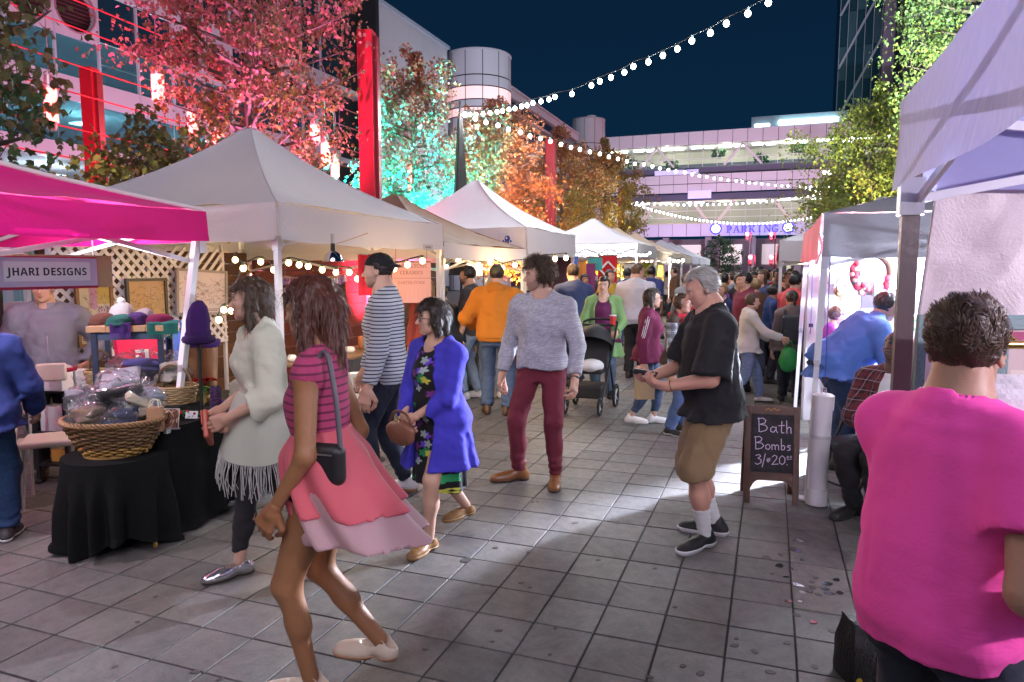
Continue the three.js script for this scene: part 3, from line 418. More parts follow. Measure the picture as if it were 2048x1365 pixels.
// ---------------------------------------------------------------- buildings
const WALLPINK = mat([0.50, 0.42, 0.48], { r: 0.55, bump: T.grain, bs: 0.001 }), WALLGREY = mat([0.50, 0.50, 0.54], { r: 0.5 }), SEAM = mat([0.04, 0.04, 0.05], { r: 0.8 }), TEAL = mat([0.35, 0.62, 0.66], { see: 0.92, r: 0.06 }), CLEAR = mat([0.86, 0.93, 0.95], { see: 1, r: 0.03 }), DARKGLASS = mat([0.010, 0.035, 0.05], { r: 0.12, coat: 0.6 }), MULL = mat([0.42, 0.40, 0.46], { r: 0.45 });
const glowM = (c, k) => mat([0.8, 0.8, 0.8], { glow: [c, k] });
{ // the long hall on the far side of the trees, its street face at x = -25
  const H = thing('convention_hall', 'long pale hall with round vents and teal glazing behind the red-lit trees', 'building', [-25, 0, 0]);
  const bay = 1.83, z0 = -17.4, zk = (k) => z0 - k * bay;
  const pane = (y0, y1, za, zb, m = TEAL, x = -0.12) => part('window', box(0.03, y1 - y0, Math.abs(zb - za) - 0.05, x, (y0 + y1) / 2, (za + zb) / 2), m, H);
  const wall = (y0, y1, za, zb, m = WALLPINK, th = 0.35, x = 0.0) => part('wall_panel', box(th, y1 - y0 - 0.02, Math.abs(zb - za) - 0.02, x - th / 2, (y0 + y1) / 2, (za + zb) / 2), m, H);
  for (let k = -5; k < 11; k++) {
    const a = zk(k), b = zk(k + 1), vent = ((k % 4) + 4) % 4 < 2;
    wall(0, 0.6, a, b); pane(0.6, 3.2, a, b, CLEAR); pane(3.25, 5.85, a, b, CLEAR); wall(5.9, 6.5, a, b); pane(6.5, 8.1, a, b); wall(8.1, 9.0, a, b);
    if (vent) {
      pane(9.0, 10.45, a, b);
      const sh = new THREE.Shape(); sh.moveTo(-bay / 2 + 0.01, -1.05); sh.lineTo(bay / 2 - 0.01, -1.05); sh.lineTo(bay / 2 - 0.01, 1.05); sh.lineTo(-bay / 2 + 0.01, 1.05); const hole = new THREE.Path(); hole.absarc(0, 0, 0.82, 0, Math.PI * 2, true); sh.holes.push(hole);
      const g = new THREE.ExtrudeGeometry(sh, { depth: 0.35, bevelEnabled: false, curveSegments: 24 }); g.rotateY(Math.PI / 2); g.translate(-0.35, 11.5, (a + b) / 2); part('wall_panel', g, WALLPINK, H);
      const v = part('vent', (() => { const c = new THREE.CylinderGeometry(0.83, 0.83, 0.04, 40); c.rotateZ(Math.PI / 2); c.translate(-0.28, 11.5, (a + b) / 2); return c; })(), mat([0.05, 0.012, 0.016], { r: 0.8 }), H);
      for (let i = -5; i <= 5; i++) { const w = Math.sqrt(0.82 ** 2 - (i * 0.15) ** 2) * 2; part('louvre', box(0.05, 0.03, w, -0.22, 11.5 + i * 0.15, (a + b) / 2), mat([0.07, 0.02, 0.024], { r: 0.7 }), v); }
      part('vent_ring', (() => { const c = new THREE.TorusGeometry(0.82, 0.04, 8, 40); c.rotateY(Math.PI / 2); c.translate(0.0, 11.5, (a + b) / 2); return c; })(), mat([0.3, 0.12, 0.16], { r: 0.5 }), H);
    } else { pane(9.0, 9.75, a, b); pane(9.8, 10.6, a, b); pane(10.65, 12.5, a, b, DARKGLASS); }
    wall(12.56, 13.25, a, b); pane(13.3, 16.5, a, b, DARKGLASS); pane(16.6, 20.2, a, b, DARKGLASS);
    part('mullion', box(0.12, 11.9, 0.07, -0.04, 14.26 - 0.0, a), MULL, H);
    if (k % 2 === 0) { part('column', cyl(0.16, 0.16, 8.1, -0.75, 4.05, a, 14), mat([0.66, 0.64, 0.68], { r: 0.4 }), H); part('brace', [rod(V(-0.3, 6.5, a), V(-0.3, 8.1, b), 0.06), rod(V(-0.3, 3.4, b), V(-0.3, 5.8, a), 0.05)], mat([0.5, 0.48, 0.52], { r: 0.4 }), H); }
  }
  part('floor_slab', [box(9, 0.3, 36, -4.8, 6.2, zk(3)), box(9, 0.3, 36, -4.8, 8.55, zk(3)), box(9, 0.3, 36, -4.8, 12.9, zk(3))], mat([0.55, 0.55, 0.57]), H); part('back_wall', box(0.3, 20, 36, -9, 10, zk(3)), mat([0.20, 0.28, 0.31], { r: 0.7 }), H);
  for (const [y, k, c] of [[5.7, -1, 0], [5.7, 2, 0], [5.7, 5, 0], [5.7, 8, 0], [8.2, 0, 0], [8.2, 3, 0], [12.5, 0, 1], [12.5, 2.5, 1], [12.5, 5, 1], [8.2, 7, 0]]) { part('ceiling_light', box(1.4, 0.06, 0.5, -3.2, y - 0.12, zk(k)), glowM([0.85, 0.95, 1], 5), H); lamp(c ? [0.6, 0.9, 1] : [0.85, 0.93, 1], c ? 12 : 9, V(-3.2, y - 0.5, zk(k)), H, 8); }
  // recess, then the panelled wing
  part('dark_recess', [box(0.4, 20.5, 4.2, -1.2, 10.25, -39.6), box(1.6, 20.6, 0.4, -0.6, 10.3, -41.75)], mat([0.012, 0.014, 0.018], { r: 0.6 }), H);
  for (let i = 0; i < 5; i++) for (let j = 0; j < 7; j++) wall(0.4 + j * 2.7, 0.4 + (j + 1) * 2.7, -42 - i * 2.15, -42 - (i + 1) * 2.15, WALLGREY, 0.3, 0.02);
  part('backing', box(0.3, 19.2, 10.8, -0.5, 9.6, -47.4), SEAM, H); part('parapet', box(0.6, 0.25, 11, -0.1, 19.43, -47.4), mat([0.35, 0.4, 0.48], { r: 0.5 }), H);
  // the glazed wing beyond the round tower
  part('cornice', [box(0.8, 0.8, 34, 0.0, 19.1, -75.2), box(0.6, 0.2, 34, 0.2, 19.63, -75.2)], mat([0.66, 0.66, 0.72], { r: 0.45 }), H); part('ledge', box(0.7, 0.4, 34, 0.1, 13.6, -75.2), mat([0.62, 0.62, 0.68], { r: 0.45 }), H); part('ledge', box(0.9, 0.25, 34, 0.3, 17.2, -75.2), mat([0.5, 0.52, 0.58]), H); part('backing', box(0.3, 19, 34, -0.6, 9.5, -75.2), SEAM, H);
  for (let i = 0; i < 17; i++) for (const [a, b] of [[14.0, 17.0], [17.35, 18.65], [9.0, 13.1], [4, 8.8]]) pane(a, b, -58.4 - i * 2, -60.4 - i * 2, mat([0.02, 0.06, 0.085], { r: 0.1, coat: 0.5 }), 0.05);
  part('soffit_light', box(0.3, 0.12, 4, 0.5, 13.1, -68), glowM([0.8, 0.95, 1], 5), H); part('soffit_light', box(0.3, 0.12, 5, 0.5, 8.9, -72), glowM([0.9, 0.97, 1], 4), H);
}
function roundTower(name, label, x, z, r, rows, n, lit) {
  const o = thing(name, label, 'tower', [x, 0, z], 0);
  part('core', cyl(r - 0.12, r - 0.12, rows.at(-1) - 0.1, 0, rows.at(-1) / 2, 0, 40), SEAM, o);
  for (let j = 0; j < rows.length - 1; j++) for (let i = 0; i < n; i++) { const g = new THREE.CylinderGeometry(r, r, rows[j + 1] - rows[j] - 0.09, 6, 1, true, (i / n) * 2 * Math.PI + 0.012, 2 * Math.PI / n - 0.024); g.translate(0, (rows[j] + rows[j + 1]) / 2, 0); lit.includes(j) ? part('window', g, glowM([1.0, 0.50, 0.48], 0.42), o) : part('panel', g, mat([0.60, 0.60, 0.67], { r: 0.42 }), o); }
  part('roof', [cyl(r + 0.05, r + 0.05, 0.12, 0, rows.at(-1), 0, 40), cyl(r * 0.3, r * 0.3, 0.6, 0.4, rows.at(-1) + 0.3, 0, 12)], mat([0.5, 0.5, 0.56]), o);
  return o;
}
roundTower('round_tower', 'pale round stair tower with two pink-lit window bands', -23.4, -55.4, 2.7, [0, 3.4, 6.8, 10, 12.2, 14.0, 14.7, 15.3, 16.35, 17.2, 19.2], 12, [5, 7]);
roundTower('round_tower', 'small far round tower beyond the glazed wing of the hall', -24.6, -97.5, 2.3, [0, 5, 10, 15, 19, 22.4], 10, []);
{ // the parking building that spans the end of the street
  const Z = -110, P = thing('parking_building', 'white panelled parking building spanning the end of the street with lit glazed decks', 'building', [0, 0, Z]), x0 = -27, x1 = 36, pw = 2.1, n = Math.round((x1 - x0) / pw), wm = mat([0.68, 0.66, 0.69], { r: 0.42 });
  const row = (y0, y1, m) => { for (let i = 0; i < n; i++) part('panel', box(pw - 0.07, y1 - y0 - 0.06, 0.25, x0 + (i + 0.5) * pw, (y0 + y1) / 2, 0), m, P); };
  row(20.4, 22.3, wm); row(14.65, 16.0, wm); row(13.3, 14.6, wm); row(6.75, 8.7, mat([0.62, 0.60, 0.74], { r: 0.42 }));
  part('backing', [box(x1 - x0, 1.85, 0.2, (x0 + x1) / 2, 21.35, -0.25), box(x1 - x0, 2.65, 0.2, (x0 + x1) / 2, 14.65, -0.25), box(x1 - x0, 1.9, 0.2, (x0 + x1) / 2, 7.72, -0.25)], SEAM, P);
  part('floor_slab', [box(x1 - x0, 0.9, 7, (x0 + x1) / 2, 16.6, -3.8), box(x1 - x0, 0.9, 7, (x0 + x1) / 2, 12.7, -3.9), box(x1 - x0, 0.4, 7, (x0 + x1) / 2, 20.75, -3.9), box(x1 - x0, 0.5, 7, (x0 + x1) / 2, 8.4, -3.95)], mat([0.10, 0.10, 0.15], { r: 0.6 }), P);
  part('ceiling', [box(x1 - x0, 0.1, 6.6, (x0 + x1) / 2, 20.45, -3.8), box(x1 - x0, 0.1, 6.6, (x0 + x1) / 2, 12.15, -3.8)], mat([0.72, 0.66, 0.54]), P); part('back_wall', [box(x1 - x0, 2, 0.3, (x0 + x1) / 2, 19.4, -7.2), box(x1 - x0, 4, 0.3, (x0 + x1) / 2, 10.5, -7.2)], mat([0.60, 0.54, 0.44]), P); part('back_wall', box(x1 - x0, 1.6, 0.3, (x0 + x1) / 2, 17.7, -7.0), mat([0.10, 0.11, 0.15]), P);
  for (let i = 0; i < n; i++) { part('window', box(pw - 0.12, 3.1, 0.03, x0 + (i + 0.5) * pw, 18.75, -0.1), CLEAR, P); part('window', box(pw - 0.12, 3.1, 0.03, x0 + (i + 0.5) * pw, 10.4, -0.1), CLEAR, P); part('mullion', [box(0.09, 3.3, 0.12, x0 + i * pw, 18.75, -0.1), box(0.09, 3.4, 0.12, x0 + i * pw, 10.4, -0.1)], mat([0.5, 0.48, 0.52]), P); }
  part('rail', [box(x1 - x0, 0.08, 0.1, (x0 + x1) / 2, 18.3, -0.02), box(x1 - x0, 0.08, 0.1, (x0 + x1) / 2, 9.6, -0.02), box(x1 - x0, 0.08, 0.1, (x0 + x1) / 2, 10.6, -0.02)], mat([0.7, 0.68, 0.7]), P);
  for (const x of [-17, -4.5, 8, 20]) part('brace', [bar(V(x, 20.2, 0.1), V(x - 2.6, 17.2, 0.1), 0.3), bar(V(x, 20.2, 0.1), V(x + 2.6, 17.2, 0.1), 0.3)], mat([0.68, 0.65, 0.66]), P);
  for (const x of [-20, -8.5, 3, 15]) part('brace', [bar(V(x - 3, 12, 0.1), V(x - 0.6, 8.8, 0.1), 0.4), bar(V(x + 3, 12, 0.1), V(x + 0.6, 8.8, 0.1), 0.4)], mat([0.68, 0.62, 0.55]), P);
  for (let i = 0; i < 14; i++) { const x = x0 + 2.5 + i * 4.4; part('ceiling_light', [box(1.5, 0.12, 0.6, x, 20.2, -2.0), box(1.3, 0.12, 0.6, x + 1.8, 20.2, -2.4)], glowM([0.95, 1, 1], 7), P); if (i % 2) part('ceiling_light', box(2.6, 0.12, 0.5, x, 12.0, -2.2), glowM([0.95, 1, 0.95], 6), P); if (i % 2 === 0) { lamp([1, 0.94, 0.82], 24, V(x, 19.6, -2.6), P, 10); lamp([1, 0.9, 0.78], 20, V(x, 11.4, -2.6), P, 10); } }
  reseed(5); for (const [x, y] of [[-21, 18.3], [-15, 17.8], [-8, 19.2], [-2, 18.2], [12, 19.3], [3, 19.2], [6, 10]]) { const g = []; for (let i = 0; i < 70; i++) { const q = new THREE.ConeGeometry(0.12, 0.7, 4); q.rotateX(rnd(-1.3, 1.3)); q.rotateZ(rnd(-1.3, 1.3)); q.translate(x + rnd(-0.9, 0.9), y + rnd(-0.6, 0.7), -1.6 + rnd(-0.5, 0.5)); g.push(q); } part('hanging_plant', g, mat([0.05, 0.16, 0.05], { r: 0.8 }), P); }
  part('screen', box(3.4, 1.2, 0.1, -10.5, 13, 0.2), glowM([0.1, 0.12, 0.8], 0.5), P); part('screen', box(6.5, 0.7, 0.1, -14, 16.4, 0.1), glowM([0.15, 0.2, 0.8], 0.35), P);
  // ground floor under the span
  for (let i = 0; i < 8; i++) part('pillar', box(0.9, 6.7, 0.9, -22 + i * 6.4, 3.35, -2), mat([0.34, 0.32, 0.34]), P); part('ground_floor_wall', box(x1 - x0, 6.7, 0.3, (x0 + x1) / 2, 3.35, -9), mat([0.30, 0.24, 0.26]), P); for (let i = 0; i < 7; i++) part('ground_floor_window', box(3.4, 3.2, 0.1, -19 + i * 6.4, 4.2, -8.75), glowM([0.9, 0.7, 0.7], 0.28 + 0.12 * (i % 3)), P);
  // the blue letters
  const letters = 'PARKING', wid = 1.06; [...letters].forEach((c, i) => { const g = new TextGeometry(c, { font, size: 1.02, depth: 0.18, curveSegments: 4 }); g.computeBoundingBox(); g.translate(-(g.boundingBox.max.x + g.boundingBox.min.x) / 2, 0, 0); const q = at(1455 + i * 15.3, 458, 104), o = part('letter', g, mat([0.05, 0.05, 0.5], { glow: [[0.07, 0.05, 0.85], 1.1], r: 0.4 }), P); o.position.set((1455 + i * 15.3 - 1542) * 104.5 * 0.938 / FOC, 7.2, 0.16); });
  for (const px of [1428, 1572]) { const x = (px - 1542) * 104.5 * 0.938 / FOC, d = new THREE.CylinderGeometry(0.62, 0.62, 0.12, 24); d.rotateX(Math.PI / 2); d.translate(x, 7.85, 0.22); part('sign_disc', d, glowM([0.9, 0.9, 1], 2.2), P); const t = new THREE.TorusGeometry(0.72, 0.13, 8, 28); t.translate(x, 7.85, 0.22); part('sign_ring', t, mat([0.05, 0.05, 0.5], { glow: [[0.06, 0.05, 0.75], 0.8] }), P); }
  part('roof_light', rbox(8.0, 0.7, 0.4, 0.2, 4.2, 22.95, -1), glowM([0.7, 0.95, 1], 5), P); part('roof_light', rbox(2.2, 0.5, 0.4, 0.2, -2.0, 22.75, -1), glowM([0.75, 0.9, 1], 2), P); part('roof_house', box(13, 1.8, 3, 3.0, 23.2, -3), mat([0.24, 0.34, 0.4], { r: 0.5 }), P);
}
{ // the glass tower and the block beside it, right of the street's end
  const G = thing('glass_tower', 'tall glass tower with pale slanting fins beside the parking building', 'tower', [8.3, 0, -118]);
  part('core', box(5.6, 70, 8, 2.8, 35, -4.1), mat([0.008, 0.04, 0.055], { r: 0.25 }), G);
  for (let i = 0; i < 5; i++) for (let j = 0; j < 14; j++) part('window', box(1.02, 4.86, 0.06, 0.56 + i * 1.12, 2.5 + j * 4.95, 0), mat((i + j * 2) % 3 ? [0.015, 0.065, 0.085] : [0.05, 0.13, 0.15], { r: 0.12, coat: 0.6 }), G);
  for (let i = 0; i <= 5; i++) part('mullion', box(0.09, 69.5, 0.22, i * 1.12, 34.8, 0.08), mat([0.30, 0.42, 0.46], { r: 0.35 }), G);
  for (let j = 0; j < 9; j++) part('fin', bar(V(0, 1 + j * 7.6, 0.3), V(5.6, 12.5 + j * 7.6, 0.3), 0.14, 0.3), mat([0.36, 0.48, 0.52], { r: 0.35 }), G);
  part('pilaster', box(1.5, 66, 1.5, 6.5, 33, 0), mat([0.36, 0.35, 0.46], { r: 0.5 }), G);
  const B = thing('office_block', 'dark office block with pale floor bands behind the green tree', 'building', [17.5, 0, -112]);
  part('core', box(27, 52, 10, 12, 26, -5.6), mat([0.02, 0.022, 0.03], { r: 0.4 }), B);
  for (let j = 0; j < 11; j++) { part('floor_band', box(27, 0.75, 0.6, 12, 4 + j * 4.6, -0.1), mat([0.30, 0.30, 0.38], { r: 0.5 }), B); for (let i = 0; i < 9; i++) part('window', box(2.85, 3.7, 0.08, i * 3, 6.3 + j * 4.6, -0.3), mat(j % 3 ? [0.06, 0.05, 0.06] : [0.04, 0.09, 0.11], { r: 0.15, coat: 0.4 }), B); }
}
// ---------------------------------------------------------------- red pylons, wires and lanterns
const REDPAINT = mat([0.42, 0.012, 0.03], { r: 0.38, bump: T.grain, bs: 0.0006 });
for (const [px, x, h, label] of [[207, -13.8, 6.0, 'short-looking red square pylon in front of the hall, behind the pink canopy'], [745, -7.0, 6.0, 'tall red square pylon rising behind the brown canopy'], [1100, -7.0, 6.0, 'red pylon among the orange trees behind the second white canopy'], [1240, -7.6, 6.0, 'farthest red pylon at the end of the row of trees']]) {
  const d = x * FOC / ((px - 1542) * 0.938), z = -(d + x * 0.346) / 0.938, o = thing('pylon', label, 'pylon', [x, 0, z], 0.25, 'red pylons'); part('post', rbox(0.28, h, 0.28, 0.012, 0, h / 2, 0), REDPAINT, o); part('fin', box(0.07, h - 0.1, 0.18, 0.175, h / 2 - 0.05, -0.02), mat([0.18, 0.006, 0.018], { r: 0.4 }), o); part('base_plate', rbox(0.7, 0.06, 0.7, 0.01, 0, 0.03, 0), mat([0.1, 0.1, 0.1], { r: 0.5 }), o);
}
for (let k = 0; k < 7; k++) { const y = 2.9 + k * 0.62, pts = []; for (let i = 0; i <= 8; i++) { const t = i / 8; pts.push(V(-12.9 + 0.25 * (k % 2), y + 0.5 - 0.9 * Math.sin(t * Math.PI) * 0.35, -4 - 34 * t)); } one('wire', tube(pts, 0.016, 40, 5), mat([0.5, 0.03, 0.06], { r: 0.5 }), ['lowest', 'second', 'third', 'middle', 'fifth', 'sixth', 'topmost'][k] + ' of the seven red wires strung along the front of the hall', 'wire', 'red wires in front of the hall'); }
const lanterns = [[97, 150, 262, 12.5, 'nearest red lantern, at the dark tree on the left'], [313, 128, 215, 13, 'red lantern beside the left branches of the big pink tree'], [383, 205, 285, 15, 'red lantern half hidden in the pink tree, under the second one'], [430, 250, 305, 18, 'small red lantern just left of the first white canopy peak'], [629, 238, 292, 15, 'upper red lantern right of the first white canopy peak'], [650, 270, 338, 17, 'bright red lantern, middle of the three left of the tall pylon'], [669, 305, 362, 18.5, 'red lantern lowest of the three left of the tall pylon'], [823, 310, 395, 19, 'red lantern seen through the teal tree'], [1009, 372, 400, 27, 'tiny red lantern among the orange trees'], [1036, 385, 403, 29, 'farthest tiny red lantern among the orange trees']];
lanterns.forEach(([px, y0, y1, d, label], i) => {
  const a = at(px, y0, d), b = at(px, y1, d), L = a.y - b.y, r = 0.105, o = thing('lantern', label, 'lantern', [a.x, b.y, a.z], 0, 'red hanging lanterns');
  part('shade', [cyl(r, r, L * 0.58, 0, L * 0.46, 0, 20), cyl(r * 1.04, r * 1.04, 0.02, 0, L * 0.17, 0, 20)], mat([0.8, 0.1, 0.1], { glow: [[1, 0.16, 0.13], 3.4] }), o);
  part('cap', cyl(r * 0.95, r * 0.7, L * 0.25, 0, L * 0.875, 0, 20), STEEL, o); part('base', cyl(r * 0.6, r * 0.9, L * 0.16, 0, L * 0.08, 0, 20), STEEL, o); part('cord', rod(V(0, L, 0), V(0, L + 1.2, 0), 0.008), mat([0.2, 0.2, 0.22]), o);
  lamp([1, 0.12, 0.2], i < 8 ? 7 : 5, V(a.x, b.y + L * 0.45, a.z + 0.3), scene, 6);
});

// ---------------------------------------------------------------- trees
const leafShape = (() => { const s = [[0, 0], [0.32, 0.18], [0.5, 0.55], [0.2, 0.6], [0, 1.0], [-0.2, 0.6], [-0.5, 0.55], [-0.32, 0.18]]; return s; })();
const LEAFM = [0, 1].map((i) => { const m = new THREE.MeshPhysicalMaterial({ color: 0xffffff, vertexColors: true, roughness: i ? 0.35 : 0.75, transmission: 0.35, thickness: 0, side: THREE.DoubleSide }); return m; });
const BARK = mat([0.10, 0.075, 0.065], { r: 0.9, bump: rep(T.crinkle, 3), bs: 0.006 });
function tree(o) { // pos, height, bare (first branch), rx, rz, n leaves, size, tints (low..high), label
  reseed(o.seed); const t = thing('tree', o.label, 'tree', o.pos, 0, o.group), H = o.height, limbs = [], pads = [];
  const trunkPts = [V(0, -0.05, 0), V(rnd(-0.05, 0.05), H * 0.3, rnd(-0.05, 0.05)), V(rnd(-0.1, 0.1), H * 0.6, rnd(-0.1, 0.1)), V(rnd(-0.15, 0.15), H * 0.95, rnd(-0.15, 0.15))], curve = new THREE.CatmullRomCurve3(trunkPts);
  const taper = (pts, r0, r1, n = 7) => { const c = new THREE.CatmullRomCurve3(pts), g = new THREE.TubeGeometry(c, 10, 1, n), p = g.attributes.position; for (let i = 0; i <= 10; i++) { const q = c.getPointAt(i / 10), r = lerp(r0, r1, i / 10); for (let k = 0; k <= n; k++) { const j = i * (n + 1) + k; p.setXYZ(j, q.x + (p.getX(j) - q.x) * r, q.y + (p.getY(j) - q.y) * r, q.z + (p.getZ(j) - q.z) * r); } } g.computeVertexNormals(); return g; };
  part('trunk', taper(trunkPts, H * 0.017 + 0.03, 0.02, 9), BARK, t);
  const nb = o.branches ?? 26;
  for (let i = 0; i < nb; i++) {
    const k = lerp(o.bare, 0.97, (i + rnd(0.7)) / nb), q = curve.getPointAt(k), a = i * 2.4 + rnd(0.8), prof = Math.pow(Math.sin(Math.PI * clamp(lerp(0.12, 0.97, (k - o.bare) / (1 - o.bare)), 0, 1)), o.pow ?? 0.7), L = prof * rnd(0.7, 1.1);
    const e = q.clone().add(V(Math.cos(a) * o.rx * L, o.rise * rnd(0.5, 1.2) * L, Math.sin(a) * (o.rz ?? o.rx) * L)), mid = q.clone().lerp(e, 0.5).add(V(rnd(-0.1, 0.1), rnd(-0.15, 0.05), rnd(-0.1, 0.1)));
    limbs.push(taper([q, mid, e], 0.02 + H * 0.003, 0.006, 5)); pads.push([e, 0.30 + 0.25 * L], [mid.clone().lerp(e, 0.5), 0.34 + 0.22 * L], [mid, 0.28]);
    for (let m = 0; m < 3; m++) { const s0 = mid.clone().lerp(e, rnd()), s1 = s0.clone().add(V(rnd(-0.5, 0.5), rnd(-0.1, 0.55), rnd(-0.5, 0.5)).multiplyScalar(o.twig ?? 0.9)); limbs.push(taper([s0, s0.clone().lerp(s1, 0.5).add(V(0, 0.04, 0)), s1], 0.008, 0.003, 4)); pads.push([s1, 0.25]); }
  }
  for (let m = 0; m < 6; m++) { const s = curve.getPointAt(1).add(V(rnd(-0.25, 0.25), rnd(0.1, 0.6), rnd(-0.25, 0.25))); limbs.push(taper([curve.getPointAt(0.95), curve.getPointAt(1), s], 0.01, 0.003, 4)); pads.push([s, 0.16]); }
  part('branches', limbs, BARK, t).name = 'limb';
  const pos = [], col = [], ix = [], q = new THREE.Quaternion(), e = new THREE.Euler(), v = new THREE.Vector3();
  for (let i = 0; i < o.n; i++) {
    const [c, r] = pads[Math.floor(rnd(pads.length))], p = V(rnd(-1, 1), rnd(-1, 1), rnd(-1, 1)); if (p.lengthSq() > 1) { i--; continue; } p.multiplyScalar(r * (o.pad ?? 1)).add(c); if (noise(p.x * 1.7 + o.seed, p.y * 1.7, p.z * 1.7) < (o.gap ?? -0.12)) continue;
    const s = o.size * rnd(0.6, 1.25), w = o.narrow ?? 1, k = clamp((p.y / H - o.bare) / (1 - o.bare), 0, 1); e.set(rnd(-1.2, 1.2), rnd(6.28), rnd(-1.0, 1.0) + 2.6); q.setFromEuler(e);
    const tints = o.tints, m = clamp(k + rnd(-0.35, 0.35) + 0.4 * noise(p.x, p.y, p.z + o.seed), 0, 0.999) * (tints.length - 1), A = tints[Math.floor(m)], B = tints[Math.min(tints.length - 1, Math.floor(m) + 1)], f = m - Math.floor(m), g = rnd(0.6, 1.3), b0 = pos.length / 3;
    for (const [lx, ly] of leafShape) { v.set(lx * s * w, ly * s, Math.abs(lx) * s * 0.25).applyQuaternion(q); pos.push(p.x + v.x, p.y + v.y, p.z + v.z); for (let h2 = 0; h2 < 3; h2++) col.push(lerp(A[h2], B[h2], f) * g); }
    ix.push(b0, b0 + 1, b0 + 7, b0 + 1, b0 + 2, b0 + 3, b0 + 7, b0 + 5, b0 + 6, b0 + 1, b0 + 3, b0 + 4, b0 + 7, b0 + 4, b0 + 5, b0 + 1, b0 + 4, b0 + 7);
  }
  const g = new THREE.BufferGeometry(); g.setAttribute('position', new THREE.Float32BufferAttribute(pos, 3)); g.setAttribute('color', new THREE.Float32BufferAttribute(col, 3)); g.setIndex(ix); g.computeVertexNormals();
  const cr = part('crown', g, LEAFM[o.shiny ? 1 : 0], t); cr.userData.kind = 'stuff'; return t;
}
const RUST = [0.30, 0.10, 0.05], OLIVE = [0.14, 0.14, 0.04], GREEN = [0.05, 0.11, 0.03], GOLD = [0.36, 0.24, 0.04], PINK = [0.36, 0.09, 0.10], LIME = [0.22, 0.26, 0.05], BRONZE = [0.22, 0.12, 0.06], ORANGE = [0.42, 0.16, 0.04];
const rowTree = (px, x) => { const d = x * FOC / ((px - 1542) * 0.938); return V(x, 0, -(d + x * 0.346) / 0.938); };
tree({ seed: 3, pos: rowTree(-30, -7.3), height: 6.6, bare: 0.42, rx: 0.85, rise: 0.35, n: 4600, size: 0.10, tints: [GREEN, OLIVE, BRONZE, OLIVE, GREEN], label: 'dark green and bronze tree behind the pink canopy, in front of the round vents', group: 'street trees' });
tree({ seed: 8, pos: rowTree(520, -8.6), height: 8.0, bare: 0.36, rx: 1.95, rise: 0.8, n: 32000, branches: 46, gap: -0.03, size: 0.078, tints: [GOLD, OLIVE, BRONZE, [0.36, 0.13, 0.08], BRONZE, [0.46, 0.13, 0.16], [0.34, 0.10, 0.12], [0.46, 0.14, 0.18]], label: 'large pink-lit tree with thin leaves behind the first white canopy', group: 'street trees' });
tree({ seed: 14, pos: rowTree(330, -8.2), height: 3.6, bare: 0.4, rx: 1.2, rise: 0.3, n: 6000, size: 0.10, tints: [LIME, GOLD, OLIVE, BRONZE, OLIVE], label: 'low yellow-green tree between the short red pylon and the first white canopy', group: 'street trees' });
tree({ seed: 21, pos: rowTree(836, -8.2), height: 6.7, bare: 0.3, rx: 1.2, rise: 0.6, n: 24000, branches: 44, gap: -0.1, size: 0.08, shiny: 1, tints: [[0.10, 0.36, 0.24], [0.12, 0.42, 0.36], [0.22, 0.36, 0.32], [0.34, 0.20, 0.18], RUST, RUST], label: 'tree lit teal and green right of the tall red pylon', group: 'street trees' });
tree({ seed: 25, pos: rowTree(1000, -7.0), height: 6.0, bare: 0.3, rx: 1.3, rise: 0.6, gap: -0.2, pad: 1.15, n: 24000, branches: 34, size: 0.085, tints: [GOLD, ORANGE, RUST, ORANGE, [0.36, 0.12, 0.07]], label: 'red-orange tree just right of the black furled banner', group: 'street trees' });
tree({ seed: 31, pos: rowTree(1120, -7.0), height: 6.3, bare: 0.26, rx: 1.5, rise: 0.6, gap: -0.2, pad: 1.15, n: 24000, branches: 34, size: 0.09, tints: [LIME, GOLD, GOLD, ORANGE, RUST], label: 'orange and gold tree by the third red pylon', group: 'street trees' });
tree({ seed: 36, pos: rowTree(1210, -7.2), height: 7.4, bare: 0.2, rx: 1.9, rise: 0.6, gap: -0.2, pad: 1.15, n: 22000, branches: 34, size: 0.105, tints: [LIME, GOLD, GOLD, OLIVE, ORANGE], label: 'last olive and gold tree of the left row, before the parking building', group: 'street trees' });
tree({ seed: 41, pos: V(3.5, 0, -14.6), height: 9.2, bare: 0.3, rx: 1.75, rise: 0.6, n: 40000, branches: 60, size: 0.075, narrow: 0.62, gap: -0.12, pad: 1.15, tints: [[0.07, 0.13, 0.02], LIME, [0.10, 0.19, 0.05], [0.13, 0.22, 0.09], [0.09, 0.17, 0.06]], label: 'tall pale green small-leaved tree above the right-hand canopies' });
tree({ seed: 44, pos: V(2.5, 0, -21.5), height: 6.3, bare: 0.22, rx: 1.9, rise: 0.6, n: 30000, branches: 44, pad: 1.2, gap: -0.25, size: 0.09, narrow: 0.7, tints: [GOLD, [0.2, 0.2, 0.03], LIME, [0.10, 0.17, 0.04], LIME], label: 'rounded yellow-green tree over the grey canopy, middle of the right-hand trees' });
tree({ seed: 47, pos: V(2.9, 0, -30), height: 5.9, bare: 0.2, rx: 2.1, rise: 0.5, n: 20000, branches: 40, pad: 1.2, gap: -0.25, size: 0.11, narrow: 0.7, tints: [[0.07, 0.12, 0.03], LIME, LIME, GOLD], label: 'farthest rounded green tree on the right, by the string lights' });
tree({ seed: 52, pos: at(1440, 540, 62).setY(0), height: 4.4, bare: 0.08, rx: 1.7, rise: 0.7, n: 6000, branches: 30, pow: 0.5, size: 0.16, tints: [[0.05, 0.10, 0.05], [0.08, 0.14, 0.08]], label: 'small dark green tree standing in the street before the parking sign' });
